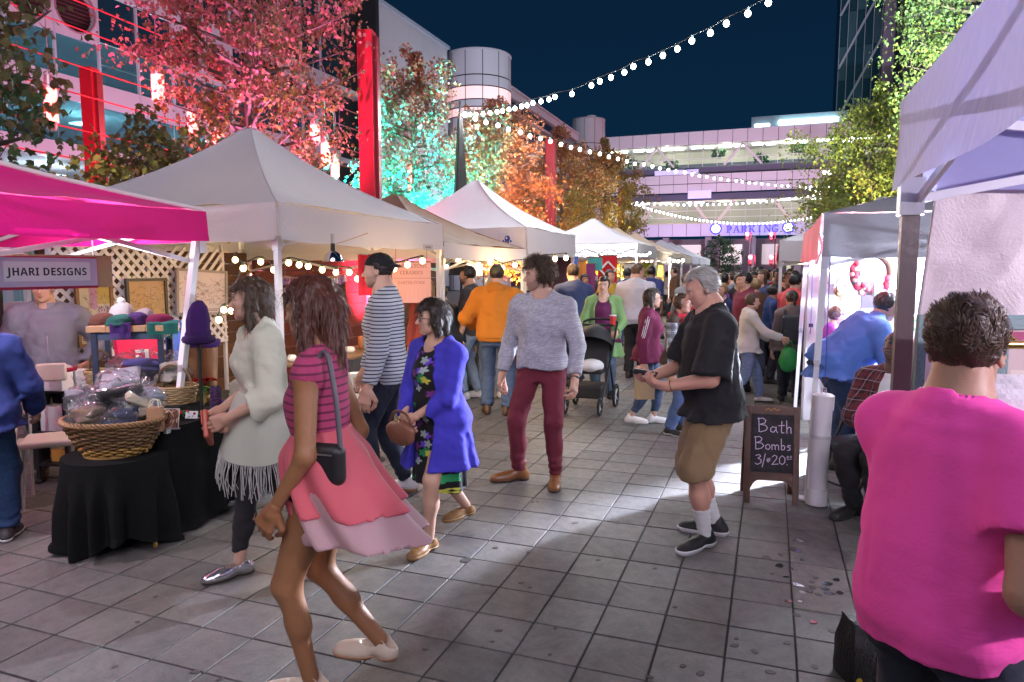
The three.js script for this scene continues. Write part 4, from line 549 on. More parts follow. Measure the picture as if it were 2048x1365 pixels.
// coloured uplights at the feet of the trees
let fi = 0; const flN = ['magenta floodlight under the large pink tree', 'teal floodlight under the teal tree', 'red floodlight under the red-orange tree', 'amber floodlight under the orange and gold tree', 'yellow floodlight under the low yellow-green tree', 'red floodlight at the foot of the tall pylon', 'red floodlight at the foot of the pylon before the hall', 'amber floodlight under the last tree of the left row', 'pale green floodlight on a thin pole near the tall small-leaved tree', 'yellow floodlight under the rounded yellow-green tree', 'green floodlight left of the teal tree', 'lime floodlight under the farthest tree on the right'];
for (const [tx, tz, c, I, hy] of [[rowTree(520, -8.6).x, rowTree(520, -8.6).z, [1, 0.22, 0.56], 400, 5.6], [rowTree(836, -8.2).x, rowTree(836, -8.2).z, [0.03, 1, 0.85], 1700, 3.9], [rowTree(1000, -7).x, rowTree(1000, -7).z, [1, 0.34, 0.10], 420, 4.4], [rowTree(1120, -7).x, rowTree(1120, -7).z, [1, 0.60, 0.16], 420, 4.4], [rowTree(330, -8.2).x, rowTree(330, -8.2).z, [1, 0.85, 0.35], 45, 4], [rowTree(745, -7).x, rowTree(745, -7).z, [1, 0.08, 0.22], 150, 4], [-13.8 - 0.6, rowTree(207, -13.8).z - 0.6, [1, 0.06, 0.16], 130, 4], [rowTree(1210, -7.2).x, rowTree(1210, -7.2).z, [1, 0.74, 0.26], 480, 4.6], [3.0, -14.5, [0.82, 1, 0.72], 480, 6], [2.5, -21.5, [1, 0.9, 0.4], 300, 4.2], [rowTree(836, -8.2).x - 1.6, rowTree(836, -8.2).z + 0.2, [0.05, 1, 0.5], 800, 3.2], [2.9, -30, [0.9, 1, 0.5], 900, 4]]) {
  const hi = tx > 2.9 && tz > -20, p = hi ? V(2.6, 3.4, -9.9) : tx > 0 ? V(tx - 1.0, 0.3, tz + 4.2) : V(tx + 0.9, 0.3, tz + 1.0); const o = thing('floodlight', flN[fi++], 'floodlight', [p.x, p.y - 0.3, p.z], 0, 'floodlights under the trees'); if (hi) part('pole', cyl(0.035, 0.03, 3.22, 0, -1.58, 0, 10), BLACKPAINT, o); part('housing', rbox(0.22, 0.16, 0.16, 0.02, 0, 0.14, 0), BLACKPAINT, o); part('lens', box(0.16, 0.01, 0.1, 0, 0.226, 0), glowM(c, 3), o);
  spot(c, I, V(p.x, p.y + 0.02, p.z), V(tx, hy, tz), 0.62, 4);
}

for (const [x, label] of [[-18, 'left lilac floodlight before the parking building'], [-6, 'middle lilac floodlight before the parking building'], [6, 'right lilac floodlight before the parking building']]) { const o = thing('floodlight', label, 'floodlight', [x, 0, -92], 0, 'floodlights before the parking building'); part('housing', rbox(0.6, 0.4, 0.4, 0.04, 0, 0.3, 0), BLACKPAINT, o); part('lens', box(0.45, 0.01, 0.28, 0, 0.506, 0), glowM([0.75, 0.6, 1], 6), o); spot([0.80, 0.66, 1], 620, V(x, 0.55, -92), V(x, 13, -110), 0.75, 10); }

for (const [z, label] of [[-16, 'near lavender floodlight at the foot of the long hall'], [-24, 'middle lavender floodlight at the foot of the long hall'], [-50, 'far lavender floodlight at the foot of the panelled wing']]) { const o = thing('floodlight', label, 'floodlight', [-17, 0, z], 0, 'floodlights before the hall'); part('housing', rbox(0.4, 0.3, 0.3, 0.03, 0, 0.22, 0), BLACKPAINT, o); part('lens', box(0.3, 0.01, 0.2, 0, 0.376, 0), glowM([1, 0.7, 0.9], 5), o); spot(z < -40 ? [0.8, 0.8, 1] : [1, 0.50, 0.78], z < -40 ? 420 : 230, V(-17, 0.42, z), V(-25, z < -40 ? 14 : 9.5, z - 1.5), 0.85, 8); }
// ---------------------------------------------------------------- canopies
const fabric = (c, see = 0.24) => mat(c, { r: 0.85, see, bump: rep(T.crinkle, 1.3), bs: 0.004 });
const FWHITE = fabric([0.66, 0.65, 0.71], 0.18), FPINK = fabric([0.80, 0.004, 0.24], 0.07), FBROWN = fabric([0.30, 0.185, 0.125], 0.12), FTAN = fabric([0.58, 0.47, 0.36], 0.2), FGREY = fabric([0.26, 0.26, 0.29], 0.05), FCORAL = fabric([0.75, 0.10, 0.15], 0.15), FLILAC = fabric([0.66, 0.66, 0.78], 0.22);
const canopies = [];
function canopy(o) { // x: street edge, dir: which way the stall lies from it, z: near edge
  const w = o.w ?? 3.05, dp = o.d ?? 3.05, cx = o.x + o.dir * w / 2, cz = o.z - dp / 2, t = thing('canopy', o.label, 'canopy', [cx, 0, cz], 0, o.group), hw = w / 2, hd = dp / 2, E = o.eave, Pk = o.peak, sd = rnd(99);
  const sides = [[0, 1], [1, 0], [0, -1], [-1, 0]], names = ['near', 'right', 'far', 'left'], n = o.n ?? 20, cloths = o.cloths ?? [];
  sides.forEach(([sx, sz], i) => {
    const edge = (u) => [sx ? sx * hw : -u * hw * sz * -1, sz ? sz * hd : u * hd * sx * -1];
    const roof = grid(n, n, (uu, v) => { const u = uu * 2 - 1, k = Math.min(v, 0.985), [ex, ez] = edge(u), x = ex * (1 - k), z = ez * (1 - k), g = 0.70 * k + 0.30 * k * k * k - (v > 0.94 ? 0.02 * (v - 0.94) / 0.06 : 0), y = E + (Pk - E) * g - (o.sag ?? 0.07) * (1 - u * u) * Math.sin(Math.PI * Math.pow(k, 0.8)) + 0.020 * noise(x * 2.3 + sd, z * 2.3, 1) * (1 - k) + 0.016 * (0.3 - Math.abs(noise(x * 3.2 + sd, z * 3.2 + u * 2, 5))) * (1 - k) + 0.010 * Math.sin((1 - Math.abs(u)) * 22 + v * 14 + sd) * Math.exp(-(1 - Math.abs(u)) * 5) * (1 - v) + 0.010 * Math.sin((u * 3 + v * 6 + sd)) * Math.max(0, 0.25 - v) * 2; return [x, y, z, x * 0.5, z * 0.5 + y]; });
    part('roof_panel', roof, cloths[i]?.[0] ?? o.cloth, t);
    const val = grid(26, 6, (uu, v) => { const u = uu * 2 - 1, [ex, ez] = edge(u), out = 0.012 + 0.02 * v * (0.5 + noise(u * 3 + sd, v, i)) + 0.010 * Math.sin(u * 9 + sd) * v, y = E + 0.004 - o.drop * v * (1 + 0.012 * Math.sin(u * 12 + sd)) - 0.02 * (1 - u * u); return [ex + sx * out, y, ez + sz * out, u * hw * 0.6, y]; });
    part('valance', val, cloths[i]?.[1] ?? o.valance ?? o.cloth, t);
    part(o.trim ? 'trim' : 'seam', [tube(Array.from({ length: 9 }, (_, k) => { const q = k / 8 * 0.98, X = sx ? sx * hw : -hw, Z = sz ? sz * hd : -hd; const cxx = (sx + (sz ? -sz : 0)), gx = [1, 1, -1, -1][i] * hw * (1 - q), gz = [1, -1, -1, 1][i] * hd * (1 - q), g = 0.70 * q + 0.30 * q * q * q; return V(gx, E + (Pk - E) * g + (o.trim ? 0.012 : 0.003), gz); }), o.trim ? 0.018 : 0.008, 16, 6)], o.trim ? mat([0.75, 0.7, 0.72], { r: 0.8 }) : o.cloth, t);
  });
  const legM = o.legM ?? WHITEPAINT, sl = o.slant ?? 0.0, lw = o.leg ?? 0.036;
  for (const [a, b] of [[1, 1], [1, -1], [-1, 1], [-1, -1]]) { if (o.skipLeg?.(a, b)) continue;
    const top = V(a * (hw - 0.03), E - 0.05, b * (hd - 0.03)), knee = top.clone().lerp(V(a * (hw - 0.03 + sl), 0, b * (hd - 0.03 + (o.slantZ ?? 0))), 0.5), foot = V(a * (hw - 0.03 + sl), 0.012, b * (hd - 0.03 + (o.slantZ ?? 0)));
    const L = part('leg', [bar(top, knee, lw * 1.25), bar(knee, foot, lw)], legM, t); const gm = mat([0.5, 0.5, 0.53], { r: 0.4, m: 0.5 }); part('foot', box(0.11, 0.01, 0.11, foot.x, 0.006, foot.z), gm, L); part('joint', box(0.035, 0.05, 0.05, knee.x, knee.y, knee.z), gm, L); part('bracket', box(lw * 1.7, 0.12, lw * 1.7, top.x, E - o.drop - 0.02, top.z), gm, L);
  }
  const tb = []; for (const [sx, sz] of sides) { for (const s of [-1, 1]) { const P0 = (u, y) => V(sx ? sx * (hw - 0.05) : u * hw, y, sz ? sz * (hd - 0.05) : u * hd), ya = E - 0.06, yb = E - (o.truss ?? 0.34); tb.push(bar(P0(s * 0.97, ya), P0(0.02 * s, yb), 0.014, 0.028), bar(P0(s * 0.97, yb - 0.02), P0(0.02 * s, ya), 0.014, 0.028)); } }
  tb.push(rod(V(0, Pk - 0.55, 0), V(0, Pk - 0.06, 0), 0.022)); for (const [a, b] of [[1, 1], [1, -1], [-1, 1], [-1, -1]]) tb.push(bar(V(a * hw * 0.96, E - 0.08, b * hd * 0.96), V(0, Pk - 0.5, 0), 0.02));
  part('truss', tb, mat([0.62, 0.62, 0.65], { r: 0.4 }), t);
  canopies.push(t); return t;
}
reseed(77);
const LEFT = -3.8, ROW = 'canopies of the left row';
canopy({ label: 'hot pink canopy with white trimmed ridges over the knitwear stall', x: LEFT, dir: -1, z: -0.93, eave: 2.13, drop: 0.21, peak: 2.72, cloth: FPINK, trim: true, slant: 0.0, slantZ: -0.42, sag: 0.05 });
canopy({ label: 'large white canopy with a tall peak, next after the pink one', x: LEFT, dir: -1, z: -4.76, eave: 2.27, drop: 0.31, peak: 3.28, cloth: FWHITE });
canopy({ label: 'brown canopy with a white valance between two white canopies', x: LEFT, dir: -1, z: -7.86, eave: 2.06, drop: 0.20, peak: 2.88, cloth: FBROWN, valance: FWHITE });
canopy({ label: 'white canopy with a blue emblem on its valance, behind the brown one', x: LEFT, dir: -1, z: -10.96, eave: 2.42, drop: 0.44, peak: 3.46, cloth: FWHITE });
canopy({ label: 'white canopy hung with tiny fairy lights along its eave', x: -3.2, dir: -1, z: -17.9, eave: 2.40, drop: 0.34, peak: 3.18, cloth: FWHITE });
[['first cream canopy beyond the fairy-lit one', FTAN], ['second cream canopy beyond the fairy-lit one', FTAN], ['small sand-coloured canopy between the cream ones and the last white ones', FTAN], ['lilac-lit white canopy, third from the far end of the left row', FLILAC], ['white canopy, second from the far end of the left row', FWHITE], ['farthest white canopy of the left row', FWHITE]].forEach(([label, c], i) => canopy({ label, x: -3.2, dir: -1, z: -21.1 - i * 3.25, eave: 2.3, drop: 0.3, peak: 3.1 - (i === 2 ? 0.15 : 0), cloth: c, n: 10, group: ROW }));
canopy({ label: 'big near canopy on the right edge with lilac cloth and brown leg', x: 0.395, dir: 1, z: 0.36, eave: 2.27, drop: 0.29, peak: 3.2, cloth: fabric([0.42, 0.42, 0.72], 0.5), legM: mat([0.10, 0.075, 0.075], { r: 0.35, bump: T.grain, bs: 0.0008 }), leg: 0.042, truss: 0.30, skipLeg: (a, b) => b > 0 });
canopy({ label: 'grey canopy with a coral side valance over the white-lit stall', x: 0.34, dir: 1, z: -5.55, eave: 2.12, drop: 0.31, peak: 2.72, cloth: FGREY, cloths: [null, null, null, [FCORAL, FCORAL]], slant: 0.06 });
canopy({ label: 'pale canopy with a coral edge just beyond the grey one', x: 0.1, dir: 1, z: -11.2, eave: 2.15, drop: 0.3, peak: 2.9, cloth: FWHITE, cloths: [null, null, null, [FCORAL, FCORAL]], n: 10 });
canopy({ label: 'far pale canopy on the right with a yellow valance', x: 0.4, dir: 1, z: -19, eave: 2.25, drop: 0.3, peak: 3.0, cloth: FWHITE, cloths: [[FWHITE, fabric([0.6, 0.5, 0.05])], null, null, null], n: 10 });
canopy({ label: 'farthest canopy of the right row, white', x: 0.6, dir: 1, z: -27, eave: 2.25, drop: 0.3, peak: 3.0, cloth: FWHITE, n: 8 });
// small print on the cloth
function decal(tex, w, h, pos, ry, label, name = 'emblem', parent = null, o = {}) { const m = new THREE.MeshStandardMaterial({ map: tex, roughness: o.r ?? 0.8, side: THREE.DoubleSide, transparent: !!o.clear, alphaTest: o.clear ? 0.4 : 0 }); const p = part(name, box(w, h, 0.004), m, parent); p.position.copy(pos); p.rotation.y = ry; return p; }
{ // blue emblem on the second white canopy, and the maker's word on the first one, each sewn on as a patch
  const t = canvasTex(128, 128, (g) => { g.fillStyle = '#c9c6d2'; g.fillRect(0, 0, 128, 128); g.fillStyle = '#2a3a8c'; g.beginPath(); g.arc(64, 46, 24, 0, 7); g.fill(); g.fillStyle = '#c9c6d2'; g.beginPath(); g.arc(57, 42, 9, 0, 7); g.fill(); g.fillStyle = '#2a3a8c'; g.fillRect(34, 98, 60, 9); for (const [x, y] of [[30, 66], [50, 74], [72, 76], [94, 68]]) { g.beginPath(); g.arc(x, y, 9, 0, 7); g.fill(); } });
  const c = canopies[3], d1 = decal(t, 0.26, 0.26, V(1.43, 2.18, 1.583), 0, '', 'patch', c); d1.position.set(1.22, 2.2, 1.575);
  const e = canvasTex(256, 64, (g) => { g.fillStyle = '#bdb7bd'; g.fillRect(0, 0, 256, 64); g.fillStyle = '#2b2830'; g.font = 'bold 40px sans-serif'; g.textAlign = 'center'; g.fillText('embark', 128, 46); });
  const p = decal(e, 0.24, 0.06, V(1.575, 2.02, -1.2), Math.PI / 2, '', 'patch', canopies[1]); p.position.set(1.57, 1.985, -1.08);
}
// ---------------------------------------------------------------- string lights
const BULBG = new THREE.SphereGeometry(1, 10, 8), CAPG = new THREE.CylinderGeometry(0.5, 0.55, 1, 8);
function strand(label, pts, r, o = {}) { // bulbs hang where the cable passes each of the points
  const t = thing('string_lights', label, 'string lights', null, 0, 'strands of bulbs over the market'), M = glowM(o.color ?? [0.93, 1, 0.96], o.glow ?? 7), capM = mat([0.05, 0.07, 0.07], { r: 0.6 });
  part('cable', tube(pts.map((p) => p.clone().add(V(0, r * 1.9, 0))), 0.008, pts.length * 4, 5), mat([0.04, 0.05, 0.05], { r: 0.7 }), t);
  pts.forEach((p, i) => { if (o.ends && (i < o.ends[0] || i > o.ends[1])) return; const b = part('bulb', BULBG, M, t); b.scale.set(r, r * 1.1, r); b.position.copy(p); const c = part('socket', CAPG, capM, t); c.scale.set(r, r * 1.1, r); c.position.copy(p).add(V(0, r * 1.5, 0)); if (i % (o.every ?? 3) === 1) lamp(o.light ?? [0.92, 0.96, 1], o.cd ?? 1.6, p, t, r / 0.02); });
  return t;
}
const inv = (d0, d1, k) => 1 / lerp(1 / d0, 1 / d1, k);
function strandPx(label, list, d0, d1, r, o) { const x0 = list[0][0], x1 = list.at(-1)[0]; return strand(label, list.map(([x, y]) => at(x, y, inv(d0, d1, (x - x0) / (x1 - x0)))), r, o); }
strandPx('nearest strand of round bulbs, climbing across the night sky from the black banner', [[928, 229], [940, 229], [952, 229], [966, 228], [980, 226], [994, 224], [1005, 222], [1018, 219], [1030, 217], [1043, 213], [1054, 211], [1066, 206], [1082, 203], [1098, 199], [1110, 194], [1144, 188], [1183, 171], [1200, 163], [1222, 155], [1249, 145], [1267, 133], [1297, 124], [1326, 111], [1355, 98], [1384, 82], [1421, 66], [1453, 47], [1496, 27], [1537, 5], [1585, -22], [1640, -54], [1702, -92], [1775, -140]], 16, 8.2, 0.041, { glow: 9, cd: 3.2 });
strandPx('second strand of bulbs, dipping from the black banner past the orange trees to the right', [[930, 230], [951, 237], [972, 245], [996, 251], [1017, 259], [1041, 265], [1060, 272], [1081, 277], [1101, 283], [1122, 289], [1142, 295], [1160, 299], [1180, 304], [1200, 308], [1218, 314], [1236, 318], [1254, 323], [1270, 328], [1288, 329], [1305, 333], [1320, 337], [1337, 340], [1352, 343], [1370, 345], [1385, 349], [1399, 352], [1414, 354], [1429, 357], [1442, 358], [1457, 361], [1473, 362], [1485, 364], [1499, 366], [1511, 367], [1524, 368], [1537, 369], [1551, 371], [1564, 372], [1576, 372], [1600, 373], [1611, 374], [1622, 374], [1634, 375], [1645, 374], [1658, 374], [1671, 375], [1680, 375], [1690, 375], [1701, 375], [1709, 375], [1719, 375], [1730, 376]], 16, 50, 0.05, { glow: 6, cd: 4 });
const sagged = (x0, y0, x1, y1, sag, n) => Array.from({ length: n }, (_, i) => { const t = i / (n - 1); return [lerp(x0, x1, t), lerp(y0, y1, t) + sag * 4 * t * (1 - t)]; });
strandPx('third strand, nearly level before the middle deck of the parking building', sagged(1262, 405, 1722, 374, 17, 40), 40, 52, 0.065, { glow: 5, cd: 4, every: 4 });
strandPx('fourth strand, sagging lowest in front of the blue parking letters', sagged(1264, 407, 1622, 436, 24, 46), 40, 54, 0.065, { glow: 5, cd: 4, every: 4 });
strandPx('fifth strand, short and faint above the far right canopies', sagged(1600, 372, 1728, 377, 12, 13), 34, 44, 0.055, { glow: 5, cd: 3, every: 4 });
strand('overhead strand above the near paving', Array.from({ length: 19 }, (_, i) => V(-5.2 + i * 0.55, 5.0 - 0.5 * Math.sin(i / 18 * Math.PI), 0.2 + 0.05 * i)), 0.048, { cd: 2.2, light: [1, 0.93, 0.97] });
strand('overhead strand behind the place of the photographer', Array.from({ length: 19 }, (_, i) => V(-5.2 + i * 0.55, 5.1 - 0.5 * Math.sin(i / 18 * Math.PI), 4.2 + 0.05 * i)), 0.048, { cd: 2.2, light: [1, 0.93, 0.97] });
{ // poles that carry the strands
  const q = at(921, 385, 16), o = thing('furled_banner', 'black furled banner on a thin pole between the teal and the orange trees', 'banner', [q.x, 0, q.z]);
  part('pole', cyl(0.03, 0.025, 5.45, 0, 2.72, 0, 10), BLACKPAINT, o); const top = at(921, 236, 16).y;
  part('cloth', (() => { const g = grid(28, 20, (u, v) => { const a = u * Math.PI * 2, y = lerp(1.6, top, v), r = lerp(0.3, 0.05, Math.pow(v, 0.8)) * (1 + 0.16 * Math.sin(a * 4 + v * 2)); return [Math.cos(a) * r, y, Math.sin(a) * r]; }); return g; })(), mat([0.006, 0.007, 0.007], { r: 0.8 }), o); part('base', cyl(0.3, 0.26, 0.08, 0, 0.04, 0, 24), BLACKPAINT, o);
  const b = at(1262, 470, 40), p = thing('pole', 'thin black pole carrying the far strands, beside the last left tree', 'pole', [b.x, 0, b.z]); part('post', cyl(0.05, 0.04, at(1262, 400, 40).y, 0, at(1262, 400, 40).y / 2, 0, 10), BLACKPAINT, p); part('base_plate', cyl(0.2, 0.2, 0.05, 0, 0.025, 0, 16), BLACKPAINT, p);
}
for (const [px, py, d, label] of [[1657, 345, 50, 'lower street lamp with a bright white head beside the right-hand trees'], [1698, 279, 38, 'higher street lamp with a long white head in front of the office block']]) {
  const q = at(px, py, d), o = thing('street_lamp', label, 'street lamp', [q.x + 1.2, 0, q.z], 0); part('pole', cyl(0.09, 0.06, q.y + 0.1, 0, (q.y + 0.1) / 2, 0, 12), mat([0.1, 0.1, 0.11], { r: 0.5 }), o); part('arm', rod(V(0, q.y + 0.05, 0), V(-0.9, q.y + 0.12, 0), 0.04), mat([0.1, 0.1, 0.11], { r: 0.5 }), o);
  const hd = part('head', rbox(1.0, 0.12, 0.34, 0.05, -1.2, q.y + 0.16, 0), mat([0.1, 0.1, 0.11], { r: 0.5 }), o); part('lens', ball(0.2, -1.2, q.y + 0.0, 0, 1.9, 0.75, 1.0), glowM([0.85, 1, 1], 16), o); lamp([0.85, 0.97, 1], 60, V(q.x, q.y - 0.25, q.z), scene, 10);
}
// traffic signals at the end of the street
for (const [px, py, d, label] of [[1495, 468, 92, 'upper left red traffic signal below the parking sign'], [1543, 468, 92, 'upper right red traffic signal below the parking sign'], [1501, 514, 80, 'lower left red traffic signal at the far end of the street'], [1543, 514, 80, 'lower right red traffic signal at the far end of the street']]) {
  const q = at(px, py, d), o = thing('traffic_signal', label, 'traffic signal', [q.x, 0, q.z]); part('pole', rod(V(0.5, 0, -0.2), V(0.5, q.y + 0.2, -0.2), 0.07), BLACKPAINT, o); part('housing', rbox(0.42, 1.25, 0.3, 0.04, 0, q.y - 0.38, -0.16), mat([0.03, 0.03, 0.03], { r: 0.5 }), o);
  part('arm', rod(V(0.5, q.y, -0.2), V(0, q.y, -0.2), 0.05), BLACKPAINT, o); part('red_lens', ball(0.2, 0, q.y, 0.02, 1, 1, 0.5), glowM([1, 0.10, 0.14], 9), o); for (const k of [1, 2]) part('dark_lens', ball(0.15, 0, q.y - 0.38 * k, 0.0, 1, 1, 0.4), mat([0.02, 0.04, 0.03], { r: 0.2 }), o); lamp([1, 0.06, 0.12], 70, V(q.x, q.y, q.z + 0.4), scene, 8);
}

for (const [x, y, z, ry, c, I, label] of [[-4.35, 1.98, -2.3, 0.2, [0.95, 0.92, 1], 3.4, 'white strip light under the pink canopy'], [2.1, 2.1, -1.5, 0.1, [0.95, 0.84, 0.98], 8, 'strip light under the near right canopy'], [-4.6, 1.98, -3.6, 1.5, [0.95, 0.92, 1], 0.9, 'second white strip light at the far side of the pink canopy']]) { const o = thing('strip_light', label, 'light', [x, y, z], ry); part('tube', (() => { const q = new THREE.CylinderGeometry(0.016, 0.016, 0.8, 12); q.rotateZ(Math.PI / 2); return q; })(), glowM(c, 10), o); part('housing', box(0.84, 0.02, 0.05, 0, 0.03, 0), WHITEPAINT, o); lamp(c, I, V(x, y - 0.06, z), scene, 2); }
// ---------------------------------------------------------------- the knitwear stall on the left
function atX(px, py, X) { return at(px, py, X * FOC / ((px - 1542) * 0.938)); } // a place seen there on the plane x = X
function atY(px, py, Y) { return onGround(px, py, Y); }
const drapeM = new THREE.MeshPhysicalMaterial({ color: C([0.006, 0.0065, 0.007]), roughness: 0.9, specularIntensity: 0.35, bumpMap: T.weaveFine, bumpScale: 0.001, side: THREE.DoubleSide });
function drape(w, d, y, o) { // a cloth over a table top: a rounded outline, folds that open towards the floor
  const N = 160, out = (a) => { const c = Math.cos(a), s = Math.sin(a), p = o.round ? 2 : 9, k = Math.pow(Math.pow(Math.abs(c), p) + Math.pow(Math.abs(s), p), -1 / p); return [c * k * w / 2, s * k * d / 2]; };
  const top = grid(N, 6, (u, v) => { const [x, z] = out(u * 2 * Math.PI), k = Math.max(0.001, 1 - v); return [x * k, y + 0.002 * noise(x * 4 * k, z * 4 * k, 3), z * k, x * k, z * k]; });
  const skirt = grid(N, 24, (u, v) => { const a = u * 2 * Math.PI, [x, z] = out(a), nrm = Math.hypot(x, z), hem = y - (o.hem ?? 0.03) + 0.05 * Math.sin(a * 3 + o.seed) * (o.uneven ?? 1) , Y = y - Math.pow(v, 0.9) * hem, fo = (o.n ?? 17), f = Math.cos(a * fo + 1.6 * Math.sin(a * 3 + o.seed)) * (o.amp ?? 0.028) * smoothstep(v, 0.02, 0.6) * (0.5 + v) + 0.035 * v * (o.flare ?? 1) + 0.012 * Math.sin(v * 3) + (v > 0.93 ? 0.02 * Math.max(0, Math.sin(a * 5 + o.seed)) : 0); const k = 1 + f / nrm; return [x * k, Math.max(0.006, Y), z * k, a * nrm, Y]; });
  return [top, skirt];
}
function legsFor(w, d, h, t, m, r = 0.022) { for (const a of [-1, 1]) for (const b of [-1, 1]) part('leg', cyl(r, r * 0.8, h, a * (w / 2 - 0.06), h / 2, b * (d / 2 - 0.06), 10), m, t); }
{
  // round table in a black cloth, with the big wicker basket
  const q = at(232, 905, 4.3), rt = thing('round_table', 'small round table with turned yellow wooden legs under the black cloth and basket', 'table', [q.x, 0, q.z], 0.3), y = q.y - 0.004;
  part('tabletop', cyl(0.27, 0.27, 0.025, 0, y - 0.02, 0, 32), mat([0.35, 0.2, 0.07], { r: 0.6 }), rt); for (let i = 0; i < 3; i++) { const a = i * 2.1 + 0.25; part('leg', rod(V(Math.cos(a) * 0.2, y - 0.03, Math.sin(a) * 0.2), V(Math.cos(a) * 0.27, 0, Math.sin(a) * 0.27), 0.018, 0.014), mat([0.45, 0.26, 0.06], { r: 0.5 }), rt); }
  const c = one('tablecloth', drape(0.60, 0.60, y, { round: true, n: 13, amp: 0.034, seed: 2, hem: 0.055, flare: 0.55 }), drapeM, 'black cloth falling in deep folds round the small round table', 'tablecloth'); c.position.set(q.x, 0, q.z); c.rotation.y = 0.3;
  const bk = thing('basket', 'wide brown wicker basket heaped with plastic-wrapped knitwear on the round table', 'basket', [q.x + 0.0, y + 0.002, q.z], 0.2), rows = 15, prof = (k) => lerp(0.175, 0.285, Math.pow(k, 0.8)), bh = 0.20;
  for (let j = 0; j < rows; j++) { const k = j / (rows - 1), R = prof(k), pts = []; for (let i = 0; i < 60; i++) { const a = i / 60 * Math.PI * 2, s = (j % 2 ? 1 : -1) * Math.cos(i / 60 * Math.PI * 2 * 15) * 0.010; pts.push(V(Math.cos(a) * (R + s) * 1.05, 0.012 + k * bh + 0.004 * Math.sin(a * 5 + j), Math.sin(a) * (R + s) * 0.86)); } part('woven_row', tube(pts, 0.0085, 150, 5, true), mat(j < 4 ? [0.42, 0.24, 0.06] : pick([[0.16, 0.085, 0.035], [0.20, 0.11, 0.045], [0.12, 0.065, 0.03]]), { r: 0.5 }), bk); }
  const st = []; for (let i = 0; i < 30; i++) { const a = i / 30 * Math.PI * 2; st.push(tube([0, 0.5, 1.05].map((k) => V(Math.cos(a) * prof(k) * 1.05, 0.005 + k * bh, Math.sin(a) * prof(k) * 0.86)), 0.006, 8, 5)); } part('stakes', st, mat([0.14, 0.075, 0.03], { r: 0.55 }), bk).name = 'stake_ring';
  const rim = []; for (let s = 0; s < 3; s++) { const pts = []; for (let i = 0; i < 90; i++) { const a = i / 90 * Math.PI * 2, b = a * 22 + s * 2.1; pts.push(V(Math.cos(a) * (0.290 + 0.010 * Math.cos(b)) * 1.05, bh + 0.018 + 0.012 * Math.sin(b), Math.sin(a) * (0.290 + 0.010 * Math.cos(b)) * 0.86)); } rim.push(tube(pts, 0.0085, 220, 5, true)); } part('rim', rim, mat([0.24, 0.13, 0.055], { r: 0.5 }), bk);
  part('base', cyl(0.18, 0.18, 0.01, 0, 0.006, 0, 30), mat([0.3, 0.17, 0.05], { r: 0.6 }), bk);
}
const PLASTIC = mat([0.96, 0.96, 0.98], { see: 0.97, r: 0.07 });
reseed(303);
function wrapped(px, py, d, w, h, c, label, X) { // a knitted thing in a crumpled clear bag
  const q = X ? atX(px, py, X) : at(px, py, d), o = thing('plastic_bag', label, 'bag', q, rnd(6), 'knitwear in clear plastic bags'), sd = rnd(90);
  const crush = (g, a, f, k) => { const p = g.attributes.position; for (let i = 0; i < p.count; i++) { const x = p.getX(i), y = p.getY(i), z = p.getZ(i), n = 1 + a * noise(x * f + sd, y * f, z * f) + a * k * (0.4 - Math.abs(noise(x * f * 2.2, y * f * 2.2 + sd, z * f * 2.2))); p.setXYZ(i, x * n, y * n, z * n); } g.computeVertexNormals(); return g; };
  const inner = crush(merge([0, 1, 2].map((k) => { const b = new RoundedBoxGeometry(w * rnd(0.6, 0.85), h * 0.3, w * rnd(0.4, 0.55), 5, h * 0.13); b.rotateY(rnd(-0.5, 0.5)); b.rotateZ(rnd(-0.5, 0.5)); b.translate(rnd(-0.1, 0.1) * w, (k - 1) * h * 0.22, rnd(-0.05, 0.05)); return b; })), 0.3, 9 / Math.max(w, 0.1) * 0.25, 0.8); part('knitwear', inner, mat(c, { r: 0.95, bump: T.knitFine, bs: 0.004 }), o);
  const outer = crush(ball(0.5, 0, 0, 0, w * 1.04, h * 1.04, w * 0.74, 16), 0.5, 9 / Math.max(w, 0.1) * 0.25, 1.6); part('wrap', outer, PLASTIC, o);
  part('tied_neck', crush(grid(14, 6, (u, v) => { const a = u * 6.283, r = lerp(0.012, 0.05, v); return [Math.cos(a) * r + w * 0.3, h * 0.42 + v * 0.07, Math.sin(a) * r]; }), 0.3, 30, 1), PLASTIC, o); return o;
}
wrapped(178, 835, 4.22, 0.30, 0.16, [0.30, 0.20, 0.12], 'clear bag with tan knitwear at the left end of the wide basket');
wrapped(238, 838, 4.2, 0.22, 0.13, [0.03, 0.04, 0.12], 'clear bag with navy knitwear at the front right of the wide basket');
wrapped(225, 795, 4.4, 0.30, 0.16, [0.02, 0.02, 0.025], 'clear bag with black knitwear on top of the heap in the wide basket');
wrapped(272, 812, 4.35, 0.22, 0.16, [0.66, 0.60, 0.46], 'clear bag with cream and pink knitwear at the right of the wide basket');
wrapped(160, 800, 4.45, 0.2, 0.16, [0.5, 0.5, 0.56], 'clear bag with grey knitwear standing at the back left of the wide basket');
wrapped(300, 800, 4.45, 0.18, 0.15, [0.35, 0.4, 0.5], 'clear bag with pale blue knitwear against the paper gift bag');
wrapped(240, 765, 4.7, 0.32, 0.15, [0.6, 0.6, 0.68], 'clear bag with white and blue knitwear behind the wide basket');
wrapped(255, 738, 4.95, 0.24, 0.17, [0.30, 0.05, 0.08], 'clear bag with dark red knitwear nearest the legs of the tall stand');
wrapped(300, 735, 5.0, 0.30, 0.16, [0.16, 0.14, 0.45], 'clear bag with purple-blue knitwear leaning in the second basket');
wrapped(345, 742, 5.0, 0.26, 0.18, [0.62, 0.58, 0.52], 'clear bag with white knitwear at the foot of the brown boots');
